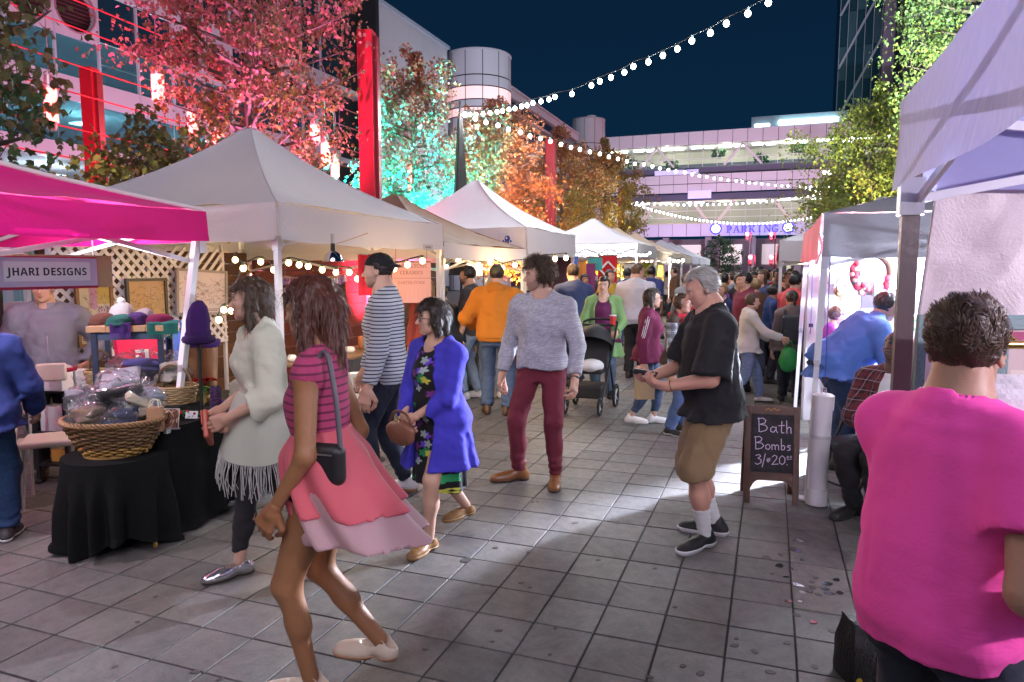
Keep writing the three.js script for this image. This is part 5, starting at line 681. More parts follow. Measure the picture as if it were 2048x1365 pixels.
{ // long table, its cloth, what lies on it
  const L = thing('trestle_table', 'long folding table hidden under the long black cloth', 'table', [-3.93, 0, -4.0], 0.06), y = 0.715; part('tabletop', box(0.62, 0.03, 1.35, 0, y - 0.02, 0), mat([0.5, 0.5, 0.5]), L); legsFor(0.62, 1.35, y - 0.03, L, STEEL, 0.014);
  const c = one('tablecloth', drape(0.66, 1.4, y, { n: 21, amp: 0.02, seed: 5, hem: 0.03, flare: 0.9 }), drapeM, 'long black cloth over the trestle table beside the round table', 'tablecloth'); c.position.set(-3.93, 0, -4.0); c.rotation.y = 0.06;
  const on = (px, py) => { const q = atY(px, py, y + 0.003); return q; };
  // gift bag, cards, cuff on a stand, yarn
  let q = on(312, 862), o = thing('gift_bag', 'small brown paper gift bag with rope handles beside the wide basket', 'gift bag', q, 0.5); part('bag', (() => { const g = new THREE.BoxGeometry(0.09, 0.15, 0.05, 4, 6, 3), p = g.attributes.position; for (let i = 0; i < p.count; i++) { p.setXYZ(i, p.getX(i) * (1 + 0.1 * p.getY(i)), p.getY(i) + 0.075, p.getZ(i) + 0.006 * noise(p.getX(i) * 30, p.getY(i) * 30, 1)); } g.computeVertexNormals(); return g; })(), mat([0.36, 0.20, 0.11], { r: 0.8, bump: T.crinkle, bs: 0.002 }), o); part('handle', tube([V(-0.03, 0.15, 0.02), V(-0.01, 0.2, 0.02), V(0.02, 0.2, 0.02), V(0.03, 0.15, 0.02)], 0.004, 14, 5), mat([0.6, 0.55, 0.42]), o); part('handle', tube([V(-0.03, 0.15, -0.02), V(-0.01, 0.19, -0.02), V(0.02, 0.19, -0.02), V(0.03, 0.15, -0.02)], 0.004, 14, 5), mat([0.6, 0.55, 0.42]), o);
  const photo = canvasTex(128, 160, (g) => { g.fillStyle = '#6a4438'; g.fillRect(0, 0, 128, 160); for (let i = 0; i < 60; i++) { g.fillStyle = pick(['#b88a70', '#3a2420', '#8a5a48', '#d8b8a0', '#40302c']); g.save(); g.translate(rnd(128), rnd(160)); g.rotate(rnd(3)); g.fillRect(-4, -16, 7, 32); g.restore(); } g.strokeStyle = '#ddd'; g.lineWidth = 6; g.strokeRect(0, 0, 128, 160); });
  q = on(343, 858); o = thing('photo_frame', 'small framed picture leaning on the black cloth in front of the poinsettia', 'picture', q, 0.35); const pf = decal(photo, 0.10, 0.13, V(0, 0.063, 0), 0, '', 'picture', o); pf.rotation.x = -0.25; part('frame', [box(0.115, 0.008, 0.012, 0, 0.005, 0.012)], STEEL, o); part('easel', rod(V(0, 0.1, -0.02), V(0, 0, -0.06), 0.004), STEEL, o);
  q = on(382, 838); o = thing('price_card', 'blank white card propped beside the poinsettia', 'card', q, 0.3); part('card', (() => { const g = box(0.085, 0.05, 0.002, 0, 0.027, 0); g.rotateX(-0.3); return g; })(), mat([0.78, 0.78, 0.8]), o); part('fold', box(0.085, 0.003, 0.03, 0, 0.003, -0.012), mat([0.78, 0.78, 0.8]), o);
  q = on(433, 832); o = thing('cuff_stand', 'white round stand wearing a purple and teal knitted cuff', 'display stand', q); part('plate', cyl(0.06, 0.058, 0.012, 0, 0.006, 0, 28), WHITEPAINT, o); part('post', cyl(0.02, 0.02, 0.2, 0, 0.1, 0, 12), WHITEPAINT, o);
  const cuffM = new THREE.MeshStandardMaterial({ roughness: 0.95, bumpMap: T.knitFine, bumpScale: 0.004, map: canvasTex(64, 128, (g) => { for (let y = 0; y < 128; y += 4) for (let x = 0; x < 64; x += 4) { g.fillStyle = pick(['#3a2058', '#2c2450', '#204858', '#5a3070', '#703050', '#241a40']); g.fillRect(x, y, 4, 4); } }) }); part('cuff', (() => { const g = lathe([[0.034, 0.012], [0.042, 0.02], [0.040, 0.08], [0.036, 0.15], [0.038, 0.2], [0.030, 0.206]], 28); return g; })(), cuffM, o);
  q = on(468, 826); o = thing('yarn_heap', 'heap of purple loop yarn at the right end of the long black cloth', 'yarn', q); reseed(8); for (let i = 0; i < 16; i++) { const a = rnd(6.28), r = rnd(0.02, 0.09), h = rnd(0.01, 0.05); part('loop', (() => { const g = new THREE.TorusGeometry(rnd(0.02, 0.04), 0.011, 6, 14); g.rotateX(rnd(3)); g.rotateY(rnd(3)); g.translate(Math.cos(a) * r * 1.4, h + 0.02, Math.sin(a) * r); return g; })(), mat(pick([[0.16, 0.03, 0.22], [0.10, 0.02, 0.16], [0.22, 0.04, 0.22]]), { r: 0.95 }), o); }
  // poinsettia
  q = on(392, 812); o = thing('poinsettia', 'red poinsettia with green leaves in gold foil on the black cloth', 'potted plant', [q.x, q.y, q.z - 0.03]); part('pot_foil', (() => { const g = lathe([[0.001, 0], [0.05, 0], [0.062, 0.06], [0.085, 0.09], [0.075, 0.085], [0.055, 0.07]], 22), p = g.attributes.position; for (let i = 0; i < p.count; i++) { const k = 1 + 0.16 * noise(p.getX(i) * 40, p.getY(i) * 40, p.getZ(i) * 40); p.setX(i, p.getX(i) * k); p.setZ(i, p.getZ(i) * k); } g.computeVertexNormals(); return g; })(), mat([0.55, 0.38, 0.12], { r: 0.3, m: 0.7 }), o);
  for (let i = 0; i < 34; i++) { const red = i < 20, a = i * 2.4, L = red ? rnd(0.06, 0.10) : rnd(0.08, 0.12), y0 = red ? 0.17 + rnd(0.03) : 0.11 + rnd(0.03), tilt = red ? rnd(-0.1, 0.5) : rnd(0.2, 0.8), cx = red ? pick([-0.05, 0.04, 0.0]) : 0, cz = red ? pick([-0.03, 0.03]) : 0; const g = grid(4, 6, (u, v) => { const w = Math.sin(Math.PI * Math.pow(v, 0.8)) * 0.32 * (u - 0.5) * 2 * L * 0.8; return [w, -Math.abs(u - 0.5) * -0.02 - v * v * tilt * L * 0.7, v * L]; }); g.rotateY(a); g.translate(cx, y0, cz); part(red ? 'bract' : 'leaf', g, mat(red ? pick([[0.5, 0.012, 0.012], [0.4, 0.008, 0.01], [0.3, 0.006, 0.01]]) : pick([[0.09, 0.26, 0.05], [0.05, 0.17, 0.03], [0.14, 0.32, 0.08]]), { r: 0.6 }), o); }
  part('stem', [rod(V(0, 0.06, 0), V(-0.04, 0.17, 0), 0.005), rod(V(0, 0.06, 0), V(0.04, 0.17, 0.02), 0.005)], mat([0.08, 0.15, 0.04]), o);
  for (const [px, py, label] of [[395, 828, 'sprig of red berries and pine before the gold foil pot']]) { q = on(px - 24, py + 8); o = thing('pine_sprig', label, 'sprig', q, 0.4); const g = []; for (let i = 0; i < 60; i++) { const t = rnd(-0.08, 0.08), n = new THREE.ConeGeometry(0.003, 0.05, 4); n.rotateX(rnd(-1.4, 1.4)); n.rotateZ(rnd(-1.4, 1.4)); n.translate(t, rnd(0.015, 0.05), rnd(-0.02, 0.02)); g.push(n); } part('needles', g, mat([0.05, 0.18, 0.04]), o).userData.kind = 'stuff'; for (let i = 0; i < 9; i++) part('berry', ball(0.009, rnd(-0.08, 0.08), rnd(0.03, 0.06), rnd(0, 0.03), 1, 1, 1, 5), mat([0.5, 0.01, 0.03], { r: 0.25 }), o); }
  // boots with purple cuffs
  for (const [px, label, c] of [[388, 'left tall brown leather boot standing on the black cloth', 'purple knitted cuff round the top of the left boot'], [420, 'right tall brown leather boot standing on the black cloth', 'purple knitted cuff round the top of the right boot']]) { q = on(px, 806); q.z -= 0.05; q.x -= 0.04; o = thing('boot', label, 'boot', q, 0.5); const by = at(px, 688, q.clone().sub(EYE).dot(FH)).y - y; part('shaft', (() => { const g = lathe([[0.045, 0.02], [0.048, 0.08], [0.058, by * 0.6], [0.066, by], [0.060, by]], 24), p = g.attributes.position; for (let i = 0; i < p.count; i++) p.setX(i, p.getX(i) + 0.008 * noise(p.getX(i) * 14, p.getY(i) * 14, p.getZ(i) * 14)); g.computeVertexNormals(); return g; })(), mat([0.26, 0.12, 0.045], { r: 0.45, bump: T.crinkle, bs: 0.003 }), o); part('foot', [ball(0.045, 0, 0.045, 0.07, 1, 0.9, 1.9, 10)], mat([0.24, 0.11, 0.04], { r: 0.45 }), o); part('sole', [box(0.085, 0.014, 0.2, 0, 0.007, 0.06), box(0.06, 0.02, 0.05, 0, 0.012, -0.02)], mat([0.05, 0.03, 0.02]), o);
    const k = thing('boot_cuff', c, 'boot cuff', [q.x, q.y + by - 0.02, q.z]); const g = lathe([[0.062, -0.01], [0.078, 0.0], [0.084, 0.025], [0.076, 0.045], [0.062, 0.04]], 30), p = g.attributes.position; for (let i = 0; i < p.count; i++) { const a = Math.atan2(p.getZ(i), p.getX(i)), s = 1 + 0.05 * Math.cos(a * 15); p.setX(i, p.getX(i) * s); p.setZ(i, p.getZ(i) * s); } g.computeVertexNormals(); part('ribbing', g, mat([0.10, 0.035, 0.26], { r: 0.95, bump: T.knitFine, bs: 0.004 }), k); part('fold_edge', (() => { const t = new THREE.TorusGeometry(0.078, 0.012, 8, 30); t.rotateX(Math.PI / 2); t.translate(0, 0.04, 0); return t; })(), mat([0.12, 0.05, 0.28], { r: 0.95, bump: T.knitFine, bs: 0.004 }), k); }
}
function knitHat(pos, r, h, c, label, turn = 0, squash = 1, pom) { const o = thing('knit_hat', label, 'knitted hat', pos, turn, 'knitted hats on the stall'); const g = lathe([[r * 1.02, 0], [r * 1.1, h * 0.06], [r * 1.08, h * 0.24], [r * 0.98, h * 0.3], [r * 0.96, h * 0.55], [r * 0.76, h * 0.8], [r * 0.4, h * 0.96], [0.001, h]], 36), p = g.attributes.position; for (let i = 0; i < p.count; i++) { const a = Math.atan2(p.getZ(i), p.getX(i)), s = 1 + 0.035 * Math.cos(a * 18) + 0.12 * noise(p.getX(i) * 9 + r, p.getY(i) * 9, p.getZ(i) * 9); p.setXYZ(i, p.getX(i) * s, p.getY(i) * (1 + 0.1 * noise(p.getX(i) * 8, 2, p.getZ(i) * 8)), p.getZ(i) * s * squash); } g.computeVertexNormals(); part('crown', g, mat(c, { r: 0.95, bump: rep(T.knit, 7), bs: 0.006 }), o); part('brim', (() => { const t = new THREE.TorusGeometry(r * 1.06, h * 0.09, 8, 36), tp = t.attributes.position; t.rotateX(Math.PI / 2); t.scale(1, 1, squash); t.translate(0, h * 0.1, 0); return t; })(), mat(c.map((v) => v * 0.8), { r: 0.95, bump: rep(T.knit, 7), bs: 0.006 }), o); if (pom) part('pompom', (() => { const b = ball(r * 0.32, 0, h * 1.05, 0, 1, 1, 1, 10), q = b.attributes.position; for (let i = 0; i < q.count; i++) q.setX(i, q.getX(i) + 0.008 * noise(q.getX(i) * 60, q.getY(i) * 60, q.getZ(i) * 60)); return b; })(), mat(pom, { r: 1 }), o); return o; }
{ // tall stand with a pine top and its hats
  const q = at(265, 648, 5.05), h = q.y, o = thing('tall_stand', 'tall stand with a pine top and dark blue legs, heaped with knitted hats', 'table', [q.x, 0, q.z], 0.62), w = 0.50, d = 0.40; for (let i = 0; i < 4; i++) part('plank', rbox(w / 4 - 0.002, 0.042, d, 0.004, -w / 2 + (i + 0.5) * w / 4, h - 0.022, 0), mat([0.58, 0.38 + 0.02 * (i % 2), 0.2], { r: 0.55, map: T.wood }), o);
  for (const a of [-1, 1]) for (const b of [-1, 1]) part('leg', box(0.036, h - 0.045, 0.036, a * (w / 2 - 0.04), (h - 0.045) / 2, b * (d / 2 - 0.04)), mat([0.02, 0.035, 0.07], { r: 0.45 }), o); part('apron', [box(w - 0.1, 0.05, 0.02, 0, h - 0.075, d / 2 - 0.04), box(w - 0.1, 0.05, 0.02, 0, h - 0.075, -d / 2 + 0.04), box(0.02, 0.05, d - 0.1, w / 2 - 0.04, h - 0.075, 0), box(0.02, 0.05, d - 0.1, -w / 2 + 0.04, h - 0.075, 0)], mat([0.05, 0.08, 0.14], { r: 0.45 }), o);
  const P = (px, py, dd) => { const k = at(px, py, dd); return [k.x, h, k.z]; };
  knitHat(P(205, 632, 5.0), 0.075, 0.085, [0.20, 0.075, 0.05], 'rust brown knitted hat lying at the left end of the tall stand', 0.3, 1.3); knitHat(P(243, 625, 5.25), 0.085, 0.15, [0.74, 0.74, 0.76], 'white knitted hat at the back of the tall stand', 0, 1, [0.8, 0.8, 0.82]); knitHat(P(240, 640, 4.92), 0.085, 0.08, [0.02, 0.20, 0.16], 'teal and purple knitted hat at the front of the tall stand', 0.7, 1.2); knitHat(P(272, 636, 5.0), 0.08, 0.09, [0.085, 0.03, 0.20], 'dark purple knitted hat in the middle of the tall stand', 1.0, 1.1); knitHat(P(288, 628, 5.15), 0.075, 0.11, [0.55, 0.53, 0.57], 'grey and white knitted hat behind the purple one on the tall stand', 0.4); knitHat(P(318, 638, 5.05), 0.085, 0.075, [0.30, 0.015, 0.11], 'magenta knitted hat at the right end of the tall stand', 0.2, 1.2);
  const s = thing('scarf', 'teal scarf hanging over the right edge of the tall stand', 'scarf', [at(325, 655, 4.93).x, h, at(325, 655, 4.93).z], 0.62); part('cloth', grid(12, 14, (u, v) => { const y = v < 0.4 ? 0.022 + 0.01 * noise(u * 4, v * 6, 2) : 0.02 - (v - 0.4) * 0.14, z = v < 0.4 ? -0.12 + v * 0.3 : 0.012 + 0.012 * Math.sin(u * 12); return [(u - 0.5) * 0.2, y, z]; }), mat([0.02, 0.22, 0.18], { r: 0.95, bump: T.knitFine, bs: 0.004 }), s); part('fringe', Array.from({ length: 14 }, (_, i) => rod(V(-0.095 + i * 0.0146, -0.06, 0.015), V(-0.095 + i * 0.0146, -0.095, 0.018), 0.003, 0.002, 5)), mat([0.02, 0.2, 0.16]), s);
  const f2 = thing('scarf', 'purple fringed scarf end hanging over the front edge of the tall stand', 'scarf', [at(240, 655, 4.84).x, h, at(240, 655, 4.84).z], 0.62); part('cloth', grid(12, 14, (u, v) => { const y = v < 0.4 ? 0.022 + 0.01 * noise(u * 4, v * 6, 2) : 0.02 - (v - 0.4) * 0.12, z = v < 0.4 ? -0.12 + v * 0.3 : 0.012 + 0.012 * Math.sin(u * 12); return [(u - 0.5) * 0.13, y, z]; }), mat([0.10, 0.04, 0.28], { r: 0.95, bump: T.knitFine, bs: 0.005 }), f2); part('fringe', Array.from({ length: 12 }, (_, i) => rod(V(-0.06 + i * 0.011, -0.05, 0.015), V(-0.06 + i * 0.011, -0.085, 0.02), 0.004, 0.003, 5)), mat([0.12, 0.05, 0.3]), f2);
  const hp = at(398, 700, 4.78), hs = thing('hat_stand', 'thin black hat stand between the two boots', 'stand', [hp.x, 0.718, hp.z]), ht = at(398, 672, 4.78).y; part('rod', cyl(0.011, 0.011, ht - 0.70, 0, (ht - 0.718) / 2, 0, 10), BLACKPAINT, hs); part('foot', cyl(0.06, 0.06, 0.01, 0, 0.005, 0, 20), BLACKPAINT, hs); part('head', ball(0.06, 0, ht - 0.66, 0, 1, 1.1, 1, 10), mat([0.03, 0.03, 0.03]), hs);
  knitHat([hp.x, ht - 0.055, hp.z], 0.078, at(398, 603, 4.78).y - ht + 0.07, [0.075, 0.018, 0.19], 'tall purple ribbed knitted hat on the black hat stand', 0.2);
}
{ // white lattice with framed maps
  const X = -6.0, za = atX(108, 600, X).z, zb = atX(452, 600, X).z, y0 = 0.9, y1 = 1.96, Lz = za - zb, t = thing('lattice_screen', 'white diagonal garden lattice hung behind the stall', 'lattice', [X, 0, 0]); const lm = mat([0.50, 0.48, 0.54], { r: 0.5 });
  for (let s = 0; s < 2; s++) for (let k = -10; k < 20; k++) { // slats at 45 degrees, clipped to the panel
    const c = za - k * 0.118, dir = s ? -1 : 1; let p0 = [c, y0], p1 = [c - dir * (y1 - y0), y1]; const cl = (p, q) => { const r = [...p]; for (const lim of [za, zb]) { const over = lim === za ? r[0] > lim : r[0] < lim; if (over) { const f = (lim - p[0]) / (q[0] - p[0]); r[1] = p[1] + (q[1] - p[1]) * f; r[0] = lim; } } return r; };
    const ok = Math.max(p0[0], p1[0]) > zb && Math.min(p0[0], p1[0]) < za; if (!ok) continue; const a = cl(p0, p1), b = cl(p1, p0); if (Math.hypot(a[0] - b[0], a[1] - b[1]) < 0.05) continue; part('slat', bar(V(s * 0.009, a[1], a[0]), V(s * 0.009, b[1], b[0]), 0.007, 0.036), lm, t); }
  part('border', [bar(V(0.005, y0, za), V(0.005, y0, zb), 0.02, 0.03)], lm, t); for (const z of [za, (za + zb) / 2, zb]) part('post', box(0.035, y1 + 0.05, 0.035, -0.03, (y1 + 0.05) / 2, z), lm, t);
  const map = (kind) => canvasTex(256, 256, (g) => { const bg = ['#c9bfa0', '#b49a6e', '#c8c2cc'][kind]; g.fillStyle = bg; g.fillRect(0, 0, 256, 256); if (kind === 0) { for (const [c, x, y, w, h] of [['#b98aa0', 90, 20, 60, 90], ['#b8a24c', 150, 10, 95, 80], ['#a24f84', 10, 150, 70, 60], ['#4f8a78', 70, 165, 60, 50], ['#c0a8b0', 150, 100, 90, 110]]) { g.fillStyle = c; g.fillRect(x, y, w, h); } for (let i = 0; i < 60; i++) { g.fillStyle = pick(['#7a3a68', '#b87a4c', '#4a6a60']); g.fillRect(150 + rnd(85), 95 + rnd(100), 8, 7); } }
    g.strokeStyle = kind === 2 ? '#5a4a52' : '#5a4430'; g.lineWidth = 1.2; for (let i = 0; i < 46; i++) { g.beginPath(); let x = rnd(256), y = rnd(40, 230); g.moveTo(x, y); for (let k = 0; k < 6; k++) { x += rnd(-22, 22); y += rnd(-16, 16); g.lineTo(x, y); } g.stroke(); } if (kind === 2) { g.fillStyle = '#6a5058'; for (let i = 0; i < 260; i++) g.fillRect(40 + rnd(170) + rnd(20), 90 + rnd(110), 2.2, 2.6); } g.fillStyle = '#4a3a30'; g.fillRect(kind ? 150 : 20, 226, 70, 3); g.fillRect(kind ? 160 : 30, 234, 50, 3); });
  const framed = (x0, x1, ya, yb, kind, c, label, tilt = 0, Xp = X + 0.05) => { const a = atX(x0, ya, Xp), b = atX(x1, yb, Xp), w = Math.abs(a.z - b.z), h = Math.abs(a.y - b.y) * 0.97, o = thing('framed_map', label, 'framed map', [Xp, (a.y + b.y) / 2, (a.z + b.z) / 2]); o.rotation.set(tilt, 0, 0); const f = 0.03; decal(map(kind), 0.01, 0.01, V(0, 0, 0), 0, '', 'print', o).geometry = box(0.004, h - f, w - f); const fm = mat(c, { r: 0.5, map: T.wood }); for (const [n, g] of [['frame_rail', box(0.03, f, w, 0.005, h / 2 - f / 2, 0)], ['frame_rail', box(0.03, f, w, 0.005, -h / 2 + f / 2, 0)], ['frame_stile', box(0.029, h - 2 * f, f, 0.005, 0, w / 2 - f / 2)], ['frame_stile', box(0.029, h - 2 * f, f, 0.005, 0, -w / 2 + f / 2)]]) part(n, g, fm, o); part('glass', box(0.003, h - 2 * f, w - 2 * f, 0.008, 0, 0), mat([0.95, 0.95, 0.97], { see: 1, r: 0.04 }), o); };
  framed(150, 227, 560, 690, 0, [0.22, 0.10, 0.035], 'colourful patchwork map in a brown wooden frame behind the vendor'); framed(252, 335, 556, 642, 1, [0.05, 0.04, 0.035], 'tan line map in a dark frame, middle of the lattice'); framed(352, 455, 538, 628, 2, [0.30, 0.27, 0.30], 'pale speckled map in a wide grey frame, tilted, right end of the lattice', -0.05, X + 0.07);
}
{ // the stall's name board on a cardboard carton
  const X = -3.86, za = -1.95, zb = atX(232, 540, X).z, zs = atX(196, 540, X).z, yT = atX(200, 512, X).y, yB = atX(200, 574, X).y, o = thing('name_board', 'stall name board of lilac felt with black capitals on a cardboard carton', 'sign', [X, (yT + yB) / 2, 0]), h = yT - yB;
  part('carton', [box(0.16, h * 1.02, za - zb, -0.1, 0, (za + zb) / 2)], mat([0.32, 0.20, 0.12], { r: 0.85, bump: T.grain }), o); part('felt', box(0.012, h * 0.86, za - zs, 0.0, -0.004, (za + zs) / 2), mat([0.34, 0.28, 0.42], { r: 0.95, bump: T.weaveFine }), o); part('red_backing', box(0.008, h * 0.99, za - zs + 0.015, -0.012, -0.008, (za + zs) / 2 - 0.006), mat([0.35, 0.01, 0.06]), o);
  const wz = atX(8, 540, X).z - atX(181, 540, X).z, cz = (atX(8, 540, X).z + atX(181, 540, X).z) / 2, tx = canvasTex(640, 150, (g) => { g.fillStyle = '#b0aab8'; g.fillRect(0, 0, 640, 150); g.fillStyle = '#17131c'; g.font = 'bold 82px sans-serif'; g.textAlign = 'center'; g.textBaseline = 'middle'; g.fillText('JHARI DESIGNS', 320, 78, 600); });
  const p = part('lettering', new THREE.PlaneGeometry(wz, h * 0.58), new THREE.MeshStandardMaterial({ map: tx, roughness: 0.9, side: THREE.DoubleSide }), o); p.rotation.y = Math.PI / 2; p.position.set(0.0085, 0, cz);
  part('hanger', [rod(V(-0.05, h / 2, zb + 0.1), V(-0.05, h / 2 + 0.25, zb + 0.1), 0.004), rod(V(-0.05, h / 2, -2.2), V(-0.05, h / 2 + 0.25, -2.2), 0.004)], WHITEPAINT, o);
}
{ // chairs, rack, boxes and bags at the back of the stall
  let q = at(102, 745, 5.3), o = thing('chair', 'cream padded chair back behind the white box at the left', 'chair', [q.x, 0, q.z], 0.8); part('backrest', rbox(0.2, 0.14, 0.04, 0.018, 0, q.y, 0), mat([0.58, 0.54, 0.44], { r: 0.5 }), o); part('seat', rbox(0.36, 0.05, 0.36, 0.02, 0, 0.46, 0.2), mat([0.58, 0.54, 0.44], { r: 0.5 }), o); for (const a of [-1, 1]) for (const b of [0, 1]) part('leg', rod(V(a * 0.15, b ? 0.45 : q.y, b ? 0.36 : 0.0), V(a * 0.17, 0, b ? 0.38 : 0.0), 0.011), mat([0.6, 0.58, 0.55], { r: 0.3, m: 0.7 }), o);
  q = onGround(85, 935); o = thing('step_stool', 'cream two-step folding stool behind the person in navy', 'stool', q, 0.7); for (const [y, z] of [[0.5, -0.1], [0.25, 0.08]]) part('step', rbox(0.34, 0.035, 0.2, 0.012, 0, y, z), mat([0.6, 0.56, 0.46], { r: 0.5 }), o); for (const a of [-1, 1]) { part('leg', rod(V(a * 0.16, 0.5, -0.02), V(a * 0.18, 0, 0.2), 0.012), STEEL, o); part('leg', rod(V(a * 0.16, 0.72, -0.2), V(a * 0.18, 0, -0.26), 0.012), STEEL, o); }
  q = onGround(112, 958); o = thing('rack', 'black metal rack of shelves under the white box', 'rack', q, 0.25); const hy = at(130, 800, 5.1).y; for (const a of [-1, 1]) for (const b of [-1, 1]) part('post', box(0.028, hy, 0.028, a * 0.13 + 0.1, hy / 2, b * 0.14), BLACKPAINT, o); for (const y of [0.16, 0.42, hy - 0.01]) part('shelf', box(0.29, 0.018, 0.31, 0.1, y, 0), BLACKPAINT, o); for (const a of [0]) part('castor', [ball(0.025, -0.03, 0.02, 0.14), ball(0.025, 0.23, 0.02, 0.14)], BLACKPAINT, o).name = 'castor';
  const bx = thing('box', 'plain white box on the black rack, with a red-edged white hat on it', 'box', [q.x + 0.1, hy, q.z], 0.25); const bh = at(130, 765, 5.1).y - hy; part('carton', rbox(0.30, bh, 0.3, 0.006, 0, bh / 2, 0), mat([0.72, 0.70, 0.76], { r: 0.6 }), bx); part('lid', rbox(0.305, 0.012, 0.305, 0.004, 0, bh + 0.004, 0), mat([0.76, 0.75, 0.79]), bx);
  const ht = thing('red_white_hat', 'white hat with a red edge lying on the white box', 'hat', [q.x + 0.14, hy + bh + 0.01, q.z], 0.4); part('brim', (() => { const t = new THREE.TorusGeometry(0.095, 0.018, 8, 30); t.rotateX(Math.PI / 2); t.translate(0, 0.015, 0); return t; })(), mat([0.45, 0.01, 0.06], { r: 0.95, bump: T.knitFine, bs: 0.004 }), ht); part('crown', ball(0.085, 0, 0.015, 0, 1, 0.5, 1, 10), mat([0.72, 0.72, 0.74], { r: 0.95, bump: T.knitFine, bs: 0.004 }), ht);
  for (const [px, py, c, w, label] of [[118, 905, [0.7, 0.68, 0.72], 0.2, 'white carton on the lower shelf of the black rack'], [124, 940, [0.5, 0.28, 0.05], 0.12, 'orange box on the bottom shelf of the black rack']]) { const k = thing('box', label, 'box', [q.x + 0.1, px === 118 ? 0.43 : 0.17, q.z], 0.3); part('carton', rbox(w, px === 118 ? 0.2 : 0.1, w, 0.004, 0, px === 118 ? 0.1 : 0.05, 0), mat(c), k); part('tape', box(0.04, 0.002, w * 0.9, 0, px === 118 ? 0.201 : 0.101, 0), mat([0.5, 0.4, 0.25]), k); }
  for (const [px, py, w, h, c, X, label, mark] of [[275, 702, 0.34, 0.30, [0.72, 0.01, 0.09], -5.0, 'red shopping tote with a white mark, below the lattice', 1], [352, 692, 0.16, 0.26, [0.03, 0.10, 0.55], -5.05, 'blue shopping tote right of the red one, below the lattice', 0]]) { const k = atX(px, py, X), t = thing('tote_bag', label, 'bag', [k.x, k.y - h / 2, k.z], 1.25); part('body', (() => { const g = new THREE.BoxGeometry(w, h, 0.1, 6, 6, 2), p = g.attributes.position; for (let i = 0; i < p.count; i++) { const y = p.getY(i); p.setXYZ(i, p.getX(i) * (1 + 0.12 * y / h), y + h / 2, p.getZ(i) * (1 - 0.5 * (y / h + 0.5)) + 0.012 * noise(p.getX(i) * 12, y * 12, px)); } g.computeVertexNormals(); return g; })(), mat(c, { r: 0.55 }), t); if (mark) part('printed_mark', [box(0.03, 0.14, 0.002, 0.05, 0.09, 0.055), box(0.03, 0.10, 0.002, -0.03, 0.07, 0.055), box(0.1, 0.025, 0.002, 0.01, 0.15, 0.048)], mat([0.75, 0.73, 0.75]), t); part('handle', tube([V(-0.06, h, 0), V(-0.04, h + 0.09, 0), V(0.04, h + 0.09, 0), V(0.06, h, 0)], 0.008, 16, 5), mat(c), t); const shelf = thing('crate', px === 275 ? 'upturned crate that holds up the red tote' : 'upturned crate that holds up the blue tote', 'crate', [k.x, 0, k.z], 1.25); part('side', [box(w, k.y - h / 2 - 0.004, 0.14, 0, (k.y - h / 2 - 0.004) / 2, 0)], mat([0.05, 0.05, 0.06]), shelf); part('lip', box(w + 0.01, 0.02, 0.15, 0, k.y - h / 2 - 0.014, 0), mat([0.07, 0.07, 0.08]), shelf); }
  for (const [px, py, d, r, label] of [[205, 745, 5.0, 0.13, 'square straw basket at the foot of the tall stand'], [350, 775, 4.85, 0.16, 'second round brown basket behind the poinsettia']]) { const k = at(px, py, d); const b = thing('basket', label, 'basket', [k.x, k.y - 0.10, k.z]); for (let j = 0; j < 8; j++) { const R = r * lerp(0.8, 1, j / 7), pts = []; for (let i = 0; i < 40; i++) { const a = i / 40 * 6.283, s = (j % 2 ? 1 : -1) * Math.cos(a * 10) * 0.005; pts.push(V(Math.cos(a) * (R + s), j * 0.016, Math.sin(a) * (R + s) * 0.8)); } part('woven_row', tube(pts, 0.008, 90, 5, true), mat([0.34, 0.23, 0.11], { r: 0.6 }), b); } part('base', cyl(r * 0.8, r * 0.8, 0.008, 0, 0, 0, 24), mat([0.3, 0.2, 0.1]), b); part('handle', tube([V(-r, 0.12, 0), V(-r * 0.6, 0.22, 0.02), V(0, 0.26, 0.02), V(r * 0.6, 0.22, 0), V(r, 0.12, 0)], 0.008, 24, 5), mat([0.14, 0.08, 0.04]), b);
    const y0 = px === 205 ? 0 : 0.72; const c2 = thing('stand_block', px === 205 ? 'dark crate under the square straw basket' : 'low black riser under the second round basket', 'riser', [k.x, y0, k.z]); const hh = k.y - 0.108 - y0; part('block', rbox(r * 1.5, hh, r * 1.3, 0.004, 0, hh / 2, 0), mat([0.02, 0.02, 0.022]), c2); part('lip', box(r * 1.55, 0.008, r * 1.35, 0, hh - 0.006, 0), mat([0.03, 0.03, 0.03]), c2); }
}
// ---------------------------------------------------------------- the ceramics stall under the white canopy
const warm = [1, 0.62, 0.26];
strand('string of warm filament bulbs under the first white canopy', [[470, 520], [487, 536], [521, 524], [547, 540], [577, 526], [598, 530], [616, 533], [644, 540], [672, 545], [698, 545], [715, 558], [730, 552], [760, 548], [788, 538], [815, 530], [845, 522]].map(([x, y]) => at(x, y, 7.4)), 0.03, { color: [1, 0.66, 0.30], glow: 10, light: warm, cd: 0.4, every: 2 });
strand('string of warm filament bulbs under the brown canopy', [[872, 510], [892, 535], [917, 520], [938, 532], [957, 530], [981, 526], [1005, 536], [1030, 530], [1060, 528], [1085, 520], [1110, 518], [1132, 516]].map(([x, y]) => at(x, y, 10.2)), 0.036, { color: [1, 0.70, 0.36], glow: 10, light: warm, cd: 0.9, every: 2 });
strand('tiny fairy lights along the eave of the fairy-lit canopy', Array.from({ length: 26 }, (_, i) => at(1140 + i * 6.4, 509 + 4 * Math.sin(i * 0.9) - (i % 3), 17.4)), 0.03, { color: [0.95, 0.95, 1], glow: 6, light: [1, 0.95, 0.9], cd: 0.6, every: 3 });
